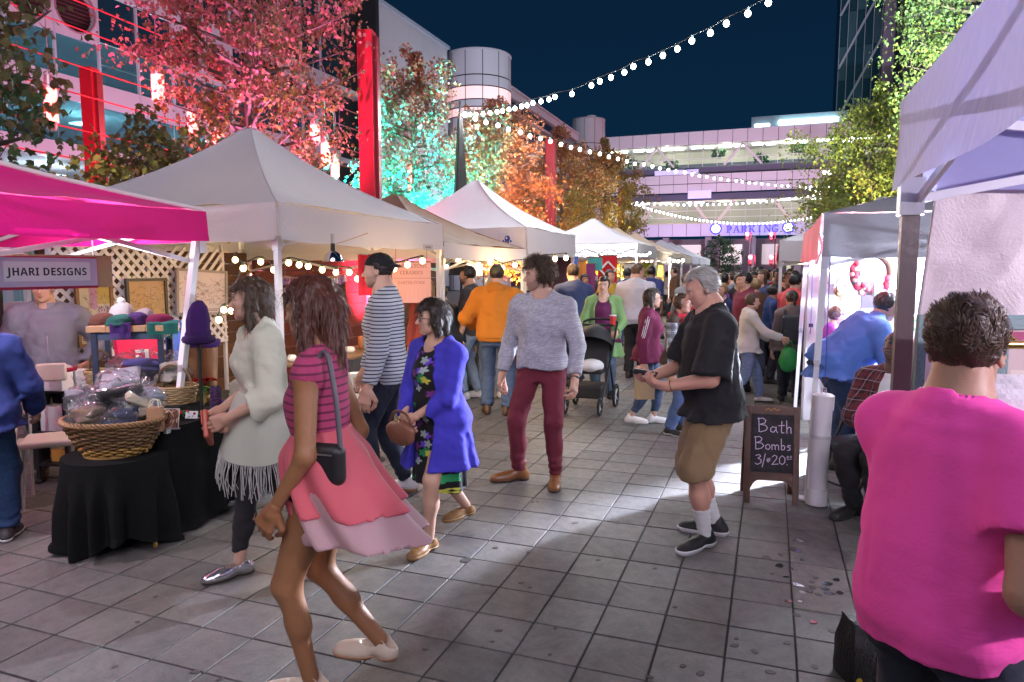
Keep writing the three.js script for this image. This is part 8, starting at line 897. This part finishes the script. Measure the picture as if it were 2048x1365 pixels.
person({ label: 'smiling stallholder with long reddish hair beside the pink ceramics sign', pos: onAt(853, 8.9), face: 35, seed: 15, near: 1, h: 1.64, sex: 'f', skin: 'light', hair: { color: 'blond', thick: 0.09, nape: -0.6, low: -1.1, locks: [[[0.33, 0.05, -0.1], [0.33, -0.7, 0.02], 0.13, 0.12], [[-0.33, 0.05, -0.1], [-0.33, -0.7, 0.02], 0.13, 0.12]] }, wear: [{ top: 'blouse', hem: 0, sleeve: 1, mat: tee([0.3, 0.06, 0.05]) }, { legs: 'trousers', mat: tee([0.03, 0.03, 0.04]) }] });
person({ label: 'man in a navy shirt seen past the curly hair of the man in burgundy', pos: onAt(1148, 10.3), face: -140, seed: 16, near: 2, h: 1.86, wide: 1.1, skin: 'light', hair: { color: 'dark', thick: 0.04 }, wear: [{ top: 'shirt', hem: 0, sleeve: 0.95, ease: 0.026, mat: tee([0.03, 0.045, 0.12]) }, { legs: 'trousers', mat: tee([0.03, 0.03, 0.04]) }] });
person({ label: 'dark-haired stallholder in black before the hanging crafts', pos: onAt(1167, 14.6), face: 40, seed: 17, near: 2, h: 1.68, sex: 'f', skin: 'tan', hair: { color: 'black', thick: 0.07, nape: -0.45 }, wear: [{ top: 'shirt', hem: 0, sleeve: 0.5, mat: tee([0.02, 0.02, 0.025]) }, { legs: 'trousers', mat: tee([0.03, 0.03, 0.04]) }] });
// --- the woman with the pushchair
{
  person({ label: 'woman in a light green cardigan and plum top pushing a pushchair', pos: onAt(1208, 9.45), face: 8, seed: 18, near: 1, h: 1.68, sex: 'f', wide: 1.14, fat: 0.4, skin: 'pale', head: [-4, 2], hair: { color: 'dark', thick: 0.05, nape: -0.35, locks: [[[0, 0.1, -0.45], [0, -0.35, -0.45], 0.12, 0.08]] }, hands: [{ to: [0.0, -0.225, 0.16], pole: [0.7, -0.5, -0.6], curl: 1.1, dir: [-0.5, 0, 1], palm: [0, -1, 0] }, { to: [0.0, -0.225, 0.16], pole: [0.7, -0.5, -0.6], curl: 1.1, dir: [-0.5, 0, 1], palm: [0, -1, 0] }], wear: [{ top: 'top', hem: -0.03, sleeve: 0, ease: 0.014, neckR: 0.052, neckD: 0.085, neckF: 0.03, mat: tee([0.11, 0.012, 0.07]) }, { top: 'cardigan', hem: -0.36, open: 0.064, sleeve: 0.95, ease: 0.024, flare: 0.04, mat: tee([0.20, 0.36, 0.14]), neckR: 0.06 }, { legs: 'jeans', ease: 0.012, mat: denim([0.12, 0.2, 0.28]) }], shoe: { mat: BLACKSHOE } });
  const q = onAt(1186, 8.6), o = thing('pushchair', 'black pushchair with a folded hood in front of the woman in green', 'pushchair', q, 0.0), fm = mat([0.03, 0.03, 0.033], { r: 0.35, m: 0.5 }), fab = mat([0.013, 0.013, 0.016], { r: 0.75 }); const tyre = (x, z, r) => { const w = new THREE.TorusGeometry(r - 0.018, 0.018, 8, 24); w.rotateY(Math.PI / 2); w.translate(x, r, z); const wh = part('wheel', w, mat([0.02, 0.02, 0.02], { r: 0.9 }), o), h = []; for (let i = 0; i < 5; i++) { const a = i * 1.256; h.push(rod(V(x, r, z), V(x, r + Math.sin(a) * (r - 0.02), z + Math.cos(a) * (r - 0.02)), 0.007)); } part('spokes', h, STEEL, wh).name = 'spoke_star'; };
  tyre(-0.22, 0.42, 0.11); tyre(0.2, 0.42, 0.11); tyre(-0.26, -0.2, 0.15); tyre(0.26, -0.2, 0.15); for (const s of [-1, 1]) { part('frame_tube', [rod(V(s * 0.21, 0.12, 0.42), V(s * 0.23, 0.62, 0.0), 0.013), rod(V(s * 0.23, 0.62, 0.0), V(s * 0.22, 1.05, -0.42), 0.013), rod(V(s * 0.24, 0.15, -0.2), V(s * 0.23, 0.62, 0.05), 0.013)], fm, o); } part('handle', tube([V(-0.22, 1.05, -0.42), V(-0.15, 1.08, -0.46), V(0.15, 1.08, -0.46), V(0.22, 1.05, -0.42)], 0.016, 18, 8), fab, o); part('seat', [rbox(0.36, 0.06, 0.34, 0.02, 0, 0.5, 0.1), (() => { const g = rbox(0.36, 0.5, 0.05, 0.02); g.rotateX(-0.4); g.translate(0, 0.73, -0.16); return g; })()], fab, o);
  part('hood', (() => { const g = new THREE.SphereGeometry(0.26, 20, 10, 0, Math.PI * 2, 0, Math.PI * 0.5); g.scale(0.85, 1.0, 1.05); g.rotateX(-0.5); g.translate(0, 0.78, -0.12); return g; })(), fab, o); part('basket', rbox(0.36, 0.16, 0.42, 0.03, 0, 0.24, 0.02), mat([0.02, 0.02, 0.022], { r: 0.9 }), o); part('blanket', ball(0.14, 0.03, 0.56, 0.16, 1.1, 0.6, 1.2, 10), mat([0.6, 0.6, 0.62], { r: 0.9 }), o); part('cup', [cyl(0.035, 0.042, 0.12, 0.18, 1.08, -0.34, 14)], mat([0.55, 0.04, 0.04], { r: 0.4 }), o); part('cup_lid', cyl(0.044, 0.044, 0.012, 0.18, 1.146, -0.34, 14), WHITEPAINT, o); part('tray', rbox(0.4, 0.03, 0.12, 0.01, 0, 1.02, -0.36), fm, o);
}
// --- the man carrying a baby
{
  const F = person({ label: 'man in a pale grey T-shirt carrying a baby against his chest', pos: onGround(1268, 757), face: 175, seed: 20, near: 1, h: 1.88, wide: 1.12, fat: 0.3, skin: 'light', head: [-40, 8], hair: { color: 'brown', thick: 0.025, nape: -0.24 }, hands: [{ to: [-0.06, -0.20, 0.10], pole: [0.9, -0.5, -0.3], curl: 0.6, dir: [-1, 0.1, 0.1], palm: [0, 0, -1] }, { to: [-0.10, -0.12, 0.15], pole: [0.9, -0.5, -0.3], curl: 0.6, dir: [-1, 0.3, 0], palm: [0, 0, -1] }], wear: [{ top: 'shirt', hem: 0, sleeve: 0.48, ease: 0.024, mat: tee([0.42, 0.42, 0.50]) }, { legs: 'trousers', ease: 0.016, mat: tee([0.015, 0.015, 0.018]) }], shoe: { mat: BLACKSHOE } });
  const b = figure({ h: 0.62, seed: 21, near: 2, sex: 'm', wide: 1.1, fat: 0.8, skin: 'light', hip: 0.4, hair: { color: 'brown', thick: 0.02 }, feet: [[0.05, 0.08, 10, 0.07], [-0.05, 0.08, -10, 0.07]], hands: [{ to: [0.1, -0.1, 0.15] }, { to: [0.1, -0.1, 0.15] }], wear: [{ top: 'baby_top', hem: 0.05, sleeve: 0.8, mat: tee([0.5, 0.5, 0.6]) }, { legs: 'baby_trousers', mat: tee([0.03, 0.06, 0.16]) }], shoe: false }); b.root.name = numbered('person'); b.root.userData = { label: 'baby in a pale top and navy trousers held by the man in grey', category: 'person' }; scene.add(b.root); b.root.position.copy(F.world(V(-0.10, 1.02, 0.2))); b.root.rotation.y = rad(-30); b.root.scale.setScalar(1.15);
}
// --- the girl in the maroon jacket and the person in the red scarf
{
  const F = person({ label: 'girl in a maroon track jacket with white sleeve stripes, carrying a paper bag', pos: onGround(1292, 848), face: 96, seed: 22, near: 1, h: 1.56, sex: 'f', skin: 'light', head: [14, 0], glasses: 1, hair: { color: 'dark', thick: 0.07, nape: -0.7, low: -1.2, locks: [[[0.3, 0, -0.15], [0.3, -0.8, -0.12], 0.13, 0.1], [[-0.3, 0, -0.15], [-0.3, -0.8, -0.12], 0.13, 0.1], [[0, 0, -0.36], [0, -0.8, -0.3], 0.2, 0.16]] }, feet: [[0.07, 0.08, 6], [-0.08, -0.16, -4, 0.02, 0.25]], hands: [{ to: [0.04, -0.27, 0.1], curl: 0.8 }, { to: [0.05, -0.31, -0.02], curl: 1.2 }], wear: [{ top: 'track_jacket', hem: -0.02, sleeve: 1, sr: 0.044, er: 0.04, ease: 0.024, fold: 0.014, mat: tee([0.15, 0.014, 0.06]) }, { legs: 'jeans', ease: 0.006, cut: 0.024, len: 0.93, mat: denim([0.10, 0.16, 0.30]) }], shoe: { mat: WHITESHOE, soleMat: WHITESOLE } });
  const a = F.arms[1], sd = F.latC.clone().multiplyScalar(-1); for (let i = 0; i < 3; i++) { const off = sd.clone().multiplyScalar(0.066 - Math.abs(i - 1) * 0.004).add(V(0, 0, (i - 1) * 0.018)); part('stripe', tube([a.s.clone().add(off).add(V(0, 0.02, 0)), a.s.clone().lerp(a.e, 0.5).add(off), a.e.clone().add(off.clone().multiplyScalar(0.8))], 0.006, 14, 5), mat([0.7, 0.66, 0.7]), F.root); }
  const c = F.world(F.hands[1].at(0, 0.6, 0.1)), b = thing('paper_bag', 'brown paper carrier bag hanging from the hand of the girl in maroon', 'bag', [c.x, c.y - 0.30, c.z], 0.4); part('body', (() => { const g = new THREE.BoxGeometry(0.2, 0.24, 0.1, 6, 6, 4), p = g.attributes.position; for (let i = 0; i < p.count; i++) p.setXYZ(i, p.getX(i) * (1 + 0.06 * noise(p.getX(i) * 12, p.getY(i) * 12, 1)), p.getY(i) + 0.12, p.getZ(i) + 0.012 * noise(p.getX(i) * 9, p.getY(i) * 9, 5)); g.computeVertexNormals(); return g; })(), mat([0.42, 0.30, 0.17], { r: 0.8, bump: T.crinkle }), b); for (const z of [0.04, -0.04]) part('handle', tube([V(-0.05, 0.24, z), V(-0.03, 0.3, z * 0.4), V(0.03, 0.3, z * 0.4), V(0.05, 0.24, z)], 0.004, 14, 5), mat([0.4, 0.28, 0.16]), b);
}
{
  const F = person({ label: 'person in a grey checked top and red scarf, half hidden by the man in black', pos: onGround(1352, 868), face: 70, seed: 23, near: 1, h: 1.52, sex: 'f', skin: 'light', hair: { color: 'brown', thick: 0.08, nape: -0.5 }, wear: [{ top: 'shirt', hem: -0.02, sleeve: 1, ease: 0.026, mat: PLAIDGREY }, { top: 'waistcoat', hem: 0, sleeve: 0, ease: 0.036, open: 0.05, mat: tee([0.07, 0.045, 0.035]) }, { legs: 'jeans', ease: 0.012, mat: denim([0.14, 0.24, 0.5]) }], shoe: { mat: BLACKSHOE, soleMat: WHITESOLE } });
  part('scarf', [tube([V(-0.08, F.neck.y - 0.02, 0.1), V(-0.10, F.neck.y - 0.2, 0.17), V(-0.11, F.neck.y - 0.5, 0.18), V(-0.12, F.neck.y - 0.72, 0.17)], 0.042, 24, 8), tube([V(-0.1, F.neck.y, 0.03), V(0, F.neck.y - 0.01, 0.09), V(0.1, F.neck.y, 0.03), V(0, F.neck.y + 0.01, -0.09), V(-0.1, F.neck.y, 0.03)], 0.034, 24, 8)], tee([0.45, 0.012, 0.03]), F.root);
}
// --- walkers behind the chalkboard
{
  const F = person({ label: 'short person in a cream top and pale jeans swinging a green bag', pos: onGround(1492, 806), face: 100, seed: 24, near: 1, h: 1.46, sex: 'f', wide: 1.1, skin: 'light', head: [6, 4], hair: { color: 'brown', thick: 0.06, nape: -0.34 }, feet: [[0.08, 0.18, 4], [-0.08, -0.22, -4, 0.04, 0.4]], hands: [{ to: [0.06, -0.2, 0.2], pole: [0.4, -0.6, -0.8], curl: 1.0 }, { to: [0.1, -0.16, 0.24], pole: [0.4, -0.6, -0.8], curl: 1.2 }], wear: [{ top: 'jumper', hem: -0.02, sleeve: 1, ease: 0.03, fold: 0.016, mat: tee([0.56, 0.54, 0.50]) }, { legs: 'jeans', ease: 0.014, mat: denim([0.30, 0.42, 0.66]) }], shoe: { mat: WHITESHOE } });
  const c = F.world(F.hands[1].at(0, 0.6, 0.1)), b = thing('green_bag', 'bright green carrier bag between the cream jumper and the brown jacket', 'bag', [c.x, c.y - 0.38, c.z], 0.3); part('body', (() => { const g = ball(0.5, 0, 0.15, 0, 0.24, 0.32, 0.14, 12), p = g.attributes.position; for (let i = 0; i < p.count; i++) { const k = 1 + 0.22 * noise(p.getX(i) * 11, p.getY(i) * 11, p.getZ(i) * 11); p.setX(i, p.getX(i) * k); p.setZ(i, p.getZ(i) * k); } g.computeVertexNormals(); return g; })(), mat([0.03, 0.42, 0.09], { r: 0.35, see: 0.25, bump: T.crinkle, bs: 0.004 }), b); part('handle', tube([V(-0.06, 0.27, 0), V(-0.02, 0.38, 0), V(0.02, 0.38, 0), V(0.06, 0.27, 0)], 0.008, 14, 5), mat([0.03, 0.38, 0.08]), b);
}
{
  const F = person({ label: 'woman with a ponytail in a brown jacket with a dark rucksack', pos: onGround(1577, 806), face: -178, seed: 25, near: 1, h: 1.50, sex: 'f', skin: 'light', head: [20, 4], hair: { color: 'dark', thick: 0.05, nape: -0.3, low: -1.0, locks: [[[0, 0.15, -0.5], [0, -0.55, -0.5], 0.12, 0.07]] }, feet: [[0.08, 0.12, 4], [-0.08, -0.14, -4]], wear: [{ top: 'jacket', hem: -0.03, sleeve: 1, ease: 0.03, mat: tee([0.17, 0.13, 0.13]) }, { legs: 'trousers', ease: 0.012, mat: tee([0.018, 0.022, 0.04]) }], shoe: { mat: BLACKSHOE } });
  const c = F.world(V(0, F.neck.y - 0.26, -0.17)), b = thing('rucksack', 'dark grey rucksack on the back of the woman with the ponytail', 'rucksack', c, rad(-178)); part('body', rbox(0.26, 0.36, 0.13, 0.045, 0, 0, -0.03), mat([0.03, 0.035, 0.045], { r: 0.7 }), b); part('pocket', rbox(0.2, 0.14, 0.05, 0.02, 0, -0.08, -0.11), mat([0.025, 0.03, 0.04], { r: 0.7 }), b); part('strap', [tube([V(-0.09, 0.16, 0.02), V(-0.09, 0.24, 0.10), V(-0.09, 0.1, 0.30)], 0.015, 12, 6), tube([V(0.09, 0.16, 0.02), V(0.09, 0.24, 0.10), V(0.09, 0.1, 0.30)], 0.015, 12, 6)], mat([0.02, 0.02, 0.025]), b);
}
person({ label: 'young man with thick black hair in a burgundy shirt facing left in the crowd', pos: onAt(1494, 9.9), face: -62, seed: 26, near: 1, h: 1.74, wide: 1.08, skin: 'light', hair: { color: 'black', thick: 0.07, nape: -0.26, fade: 0.02 }, wear: [{ top: 'shirt', hem: 0, sleeve: 0.9, ease: 0.024, mat: tee([0.16, 0.02, 0.05]) }, { legs: 'trousers', mat: tee([0.03, 0.03, 0.05]) }] });
person({ label: 'boy in glasses and a dark blue shirt behind the ponytailed woman', pos: onAt(1543, 10.6), face: 104, seed: 27, near: 1, h: 1.54, skin: 'tan', glasses: 1, hair: { color: 'black', thick: 0.07, nape: -0.28 }, wear: [{ top: 'shirt', hem: 0, sleeve: 0.9, ease: 0.024, mat: tee([0.02, 0.045, 0.16]) }, { legs: 'trousers', mat: tee([0.03, 0.03, 0.05]) }] });
person({ label: 'dark-haired man in a coral red shirt near the legs of the grey canopy', pos: onAt(1586, 9.9), face: 130, seed: 28, near: 1, h: 1.72, wide: 1.1, fat: 0.3, skin: 'light', hair: { color: 'black', thick: 0.05, nape: -0.26 }, wear: [{ top: 'shirt', hem: 0, sleeve: 0.9, ease: 0.024, mat: tee([0.60, 0.07, 0.08]) }, { legs: 'trousers', mat: tee([0.05, 0.05, 0.07]) }] });
person({ label: 'balding man just left of the coral shirt, seen over other heads', pos: onAt(1566, 12), face: 60, seed: 29, near: 2, h: 1.72, skin: 'ruddy', hair: { color: 'brown', thick: 0.02, line: 0.42 }, wear: [{ top: 'shirt', hem: 0, sleeve: 1, mat: tee([0.16, 0.05, 0.04]) }, { legs: 'trousers', mat: tee([0.05, 0.05, 0.07]) }] });
person({ label: 'woman with long brown hair facing left beyond the young man in burgundy', pos: onAt(1530, 12.6), face: -60, seed: 30, near: 2, h: 1.76, sex: 'f', skin: 'light', hair: { color: 'brown', thick: 0.08, nape: -0.7, low: -1.1, locks: [[[0.3, 0, -0.1], [0.3, -0.7, -0.1], 0.13, 0.1], [[-0.3, 0, -0.1], [-0.3, -0.7, -0.1], 0.13, 0.1]] }, wear: [{ top: 'shirt', hem: 0, sleeve: 1, mat: tee([0.05, 0.06, 0.14]) }, { legs: 'trousers', mat: tee([0.03, 0.03, 0.05]) }] });
// --- left: the person in navy and the stallholder
person({ label: 'dark-haired person in a navy jumper and jeans at the left edge, facing the stall', pos: onGround(-26, 1090), face: -138, seed: 31, near: 0, h: 1.62, sex: 'f', wide: 1.16, fat: 0.3, skin: 'light', head: [20, 8], hair: { color: 'dark', thick: 0.10, rough: 0.05, nape: -0.36, strands: 2600, sl: 0.2, curl: 0.7, lift: 0.2 }, feet: [[0.09, 0.0, 20], [-0.10, 0.05, -4]], hands: [{ to: [0.02, -0.2, 0.18], pole: [0.6, -0.5, -0.7], hidden: 1 }, { to: [0.05, -0.26, 0.14], pole: [0.6, -0.3, -0.8] }], wear: [{ top: 'jumper', hem: -0.02, sleeve: 1, sr: 0.046, er: 0.042, wr: 0.032, ease: 0.026, fold: 0.016, mat: tee([0.014, 0.035, 0.17], { sheen: 0.5 }) }, { legs: 'jeans', ease: 0.016, cut: 0.033, fold: 0.01, ring: 0.007, mat: denim([0.03, 0.09, 0.24]) }], shoe: { mat: mat([0.06, 0.055, 0.06]), soleMat: WHITESOLE } });
{
  const F = person({ label: 'stallholder in a grey zipped fleece standing before the white lattice, hand on hip', pos: onAt(90, 5.75), face: 52, seed: 32, near: 0, h: 1.74, wide: 1.05, fat: 0.2, skin: 'tan', head: [-14, 2], hair: { color: 'grey', thick: 0.03 }, hands: [{ to: [0.05, -0.23, 0.02], pole: [1, -0.1, -0.55], curl: 0.7, dir: [-0.7, -0.4, 0.5], palm: [-1, 0, -0.3] }, { to: [0.04, -0.3, 0.05] }], wear: [{ top: 'fleece', hem: -0.02, sleeve: 1, sr: 0.045, er: 0.041, wr: 0.032, ease: 0.03, fold: 0.016, mat: tee([0.15, 0.155, 0.19], { sheen: 0.5 }), neckR: 0.04 }, { legs: 'trousers', mat: tee([0.02, 0.02, 0.025]) }] });
  part('zip', tube([0.02, 0.14, 0.28, 0.4].map((k, i) => V(F.neck.x, F.neck.y - 0.05 - k, F.neck.z + 0.085 + [0.0, 0.05, 0.062, 0.058][i] + 0.012)), 0.005, 16, 5), STEEL, F.root); part('collar', F.inHead(grid(24, 4, (u, v) => { const a = 0.35 + u * 5.58; return [Math.sin(a) * (0.33 + 0.05 * (1 - v)), -0.72 + v * 0.22, Math.cos(a) * (0.31 + 0.04 * (1 - v)) - 0.13]; })), tee([0.16, 0.165, 0.2]), F.root);
}
// --- in the white-lit stall and on the folding chair
{
  const F = person({ label: 'man with glasses in a dark red plaid shirt sitting on the folding chair, arms folded', pos: onAt(1796, 4.85), face: -34, seed: 33, near: 0, h: 1.74, sit: 0.50, skin: 'dark', lean: -4, head: [10, 10], glasses: 1, hair: { color: 'black', thick: 0.02, nape: -0.28 }, feet: [[0.10, 0.30, 8], [-0.10, 0.26, -8]], knee: [[0, 1, 0.8], [0, 1, 0.8]], hands: [{ to: [-0.14, -0.17, 0.11], pole: [0.9, -0.6, 0.1], curl: 0.6, dir: [-1, 0.1, 0], palm: [0, 0, -1] }, { to: [-0.13, -0.19, 0.13], pole: [0.9, -0.6, 0.1], curl: 0.6, dir: [-1, 0.2, 0], palm: [0, 0, -1] }], wear: [{ top: 'undershirt', hem: 0.1, sleeve: 0, ease: 0.012, mat: tee([0.7, 0.7, 0.72]), neckD: 0.06 }, { top: 'plaid_shirt', hem: 0.02, sleeve: 1, open: 0.03, sr: 0.044, er: 0.04, wr: 0.032, ease: 0.026, fold: 0.015, mat: PLAIDRED }, { legs: 'trousers', ease: 0.014, mat: tee([0.012, 0.012, 0.014]) }], shoe: { mat: BLACKSHOE } });
}
person({ label: 'man in a mid-blue shirt with rolled sleeves bending over the white-lit stall', pos: onAt(1690, 6.0), face: 104, seed: 34, near: 1, h: 1.74, wide: 1.1, skin: 'tan', lean: 42, head: [0, 20], shift: [0, -0.08], hair: { color: 'black', thick: 0.05 }, hands: [{ to: [0.04, -0.28, 0.12], pole: [0.4, 0, -1] }, { to: [0.06, -0.25, 0.16], pole: [0.5, 0, -1], curl: 0.6 }], wear: [{ top: 'shirt', hem: -0.02, sleeve: 0.62, sr: 0.046, er: 0.042, cuff: 0.01, ease: 0.028, fold: 0.016, mat: tee([0.07, 0.16, 0.46]) }, { legs: 'jeans', mat: denim([0.02, 0.05, 0.13]) }], shoe: { mat: BLACKSHOE } });
person({ label: 'girl in a purple top and pink hat at the navy table', pos: onAt(1668, 7.0), face: 100, seed: 35, near: 1, h: 1.40, sex: 'f', wide: 1.1, skin: 'light', head: [0, 12], hair: { color: 'brown', thick: 0.05 }, cap: { mat: tee([0.55, 0.06, 0.22]), brim: false, by: 0, tilt: 0 }, wear: [{ top: 'top', hem: 0, sleeve: 1, ease: 0.026, mat: tee([0.34, 0.07, 0.55]) }, { legs: 'trousers', mat: tee([0.03, 0.03, 0.06]) }] });
person({ label: 'stallholder in a white shirt at the back of the white-lit stall', pos: onAt(1672, 7.9), face: 60, seed: 36, near: 1, h: 1.62, sex: 'f', skin: 'light', hair: { color: 'blond', thick: 0.06, nape: -0.4 }, wear: [{ top: 'shirt', hem: 0, sleeve: 1, mat: tee([0.6, 0.64, 0.7]) }, { legs: 'trousers', mat: tee([0.05, 0.05, 0.08]) }] });
// --- the crowd up the street: a few builds, then copies in clothes of their own
{
  const HL = [{ color: 'dark', thick: 0.05 }, { color: 'brown', thick: 0.07, nape: -0.6, low: -1 }, { color: 'black', thick: 0.05 }, { color: 'blond', thick: 0.07, nape: -0.6, low: -1 }], base = [0, 1, 2, 3].map((i) => ({ F: figure({ h: i % 2 ? 1.64 : 1.77, sex: i % 2 ? 'f' : 'm', wide: 1 + 0.1 * (i === 2), fat: i === 2 ? 0.5 : 0.1, skin: ['light', 'tan', 'brown', 'light'][i], seed: 60 + i, near: 3, hair: HL[i], feet: [[0.08, 0.14, 4], [-0.09, -0.14, -4, 0.02, 0.2]], hands: [{ to: [0.05, -0.29, 0.08] }, { to: [0.05, -0.3, -0.04] }], wear: [{ top: 'top', hem: 0, sleeve: i === 2 ? 0.5 : 1, ease: 0.024, mat: mats.size && tee([0.5, 0.5, 0.5]) }, { legs: 'trousers', ease: 0.014, mat: tee([0.05, 0.06, 0.1]) }], shoe: { mat: BLACKSHOE } }), h: 1 }));
  const named = [['white', [0.6, 0.6, 0.62]], ['black', [0.015, 0.015, 0.017]], ['red', [0.45, 0.03, 0.04]], ['navy', [0.02, 0.03, 0.12]], ['grey', [0.22, 0.22, 0.25]], ['teal', [0.03, 0.2, 0.2]], ['pink', [0.6, 0.16, 0.26]], ['mustard', [0.45, 0.28, 0.04]], ['sky blue', [0.2, 0.34, 0.55]], ['brown', [0.14, 0.07, 0.04]], ['purple', [0.2, 0.05, 0.3]], ['cream', [0.55, 0.5, 0.4]]];
  const spots = [[1300, 15, 160, 3], [1318, 17, -60, 1], [1372, 14, -150, 4], [1392, 16.5, 100, 0], [1408, 20, 30, 2], [1420, 13.2, -165, 11], [1436, 16, -150, 5], [1452, 22, 15, 9], [1446, 12.2, 170, 8], [1468, 14.5, -120, 4], [1478, 19, 20, 10], [1508, 17, -160, 3], [1516, 24, 20, 6], [1534, 20, 40, 1], [1548, 15, 10, 7], [1560, 27, -150, 2], [1576, 17, 30, 6], [1590, 14, -20, 0], [1600, 21, -140, 5], [1428, 28, 20, 1], [1460, 34, 30, 2], [1490, 30, -160, 8], [1525, 36, 20, 0], [1500, 42, -20, 3], [1550, 44, 160, 9], [1384, 11.5, -150, 2], [1400, 12.6, 20, 6], [1430, 11.2, 160, 10], [1448, 10.6, -40, 3], [1416, 15, 0, 8], [1475, 12, 30, 1], [1462, 16.8, 170, 2], [1488, 14, -150, 5], [1504, 13, 30, 11], [1520, 14.2, -170, 4], [1512, 11.2, -160, 9], [1552, 12.8, 20, 2], [1566, 15.6, -150, 0], [1584, 18, 40, 8], [1572, 22, 0, 1], [1545, 24, -170, 6], [1480, 26, 20, 4], [1442, 25, -160, 0], [1398, 24, 10, 7], [1606, 16, 180, 3], [1602, 12, -150, 6], [1380, 19, 60, 1], [1186, 17.3, -120, 1], [1236, 19.5, -100, 4], [1256, 15.6, -140, 3], [1216, 14.2, 60, 7], [1274, 24, -60, 2], [1410, 46, 10, 4], [1470, 50, 0, 6], [1350, 21, -80, 9], [1332, 26, 140, 0]];
  const order = ['nearest', 'second nearest', 'third nearest', 'fourth nearest', 'fifth nearest', 'sixth nearest', 'seventh nearest', 'farthest']; const count = new Map();
  spots.sort((a, b) => a[1] - b[1]).forEach(([px, d, face, c], i) => { const src = base[(i * 7 + c) % 4].F.root, o = src.clone(); o.name = numbered('person'); scene.add(o); o.position.copy(onAt(px, d)); o.rotation.y = rad(face); o.scale.setScalar(0.95 + ((i * 37) % 10) / 95); const nm = named[c][0], n = count.get(c) ?? 0; count.set(c, n + 1);
    o.children.forEach((m) => { if (m.name === 'top') m.material = tee(named[c][1]); if (m.name === 'trousers' && i % 2) m.material = tee([[0.05, 0.09, 0.2], [0.02, 0.02, 0.02], [0.16, 0.13, 0.09]][i % 3]); });
    const where = px < 1290 ? 'among the left stalls' : d < 18 ? 'in the thick of the crowd' : d < 30 ? 'halfway up the street' : 'far up the street'; o.userData = { label: `${order[Math.min(n, 7)]} walker in a ${nm} top ${where}`, category: 'person', group: 'crowd up the street' }; });
}
renderer.render(scene, camera);
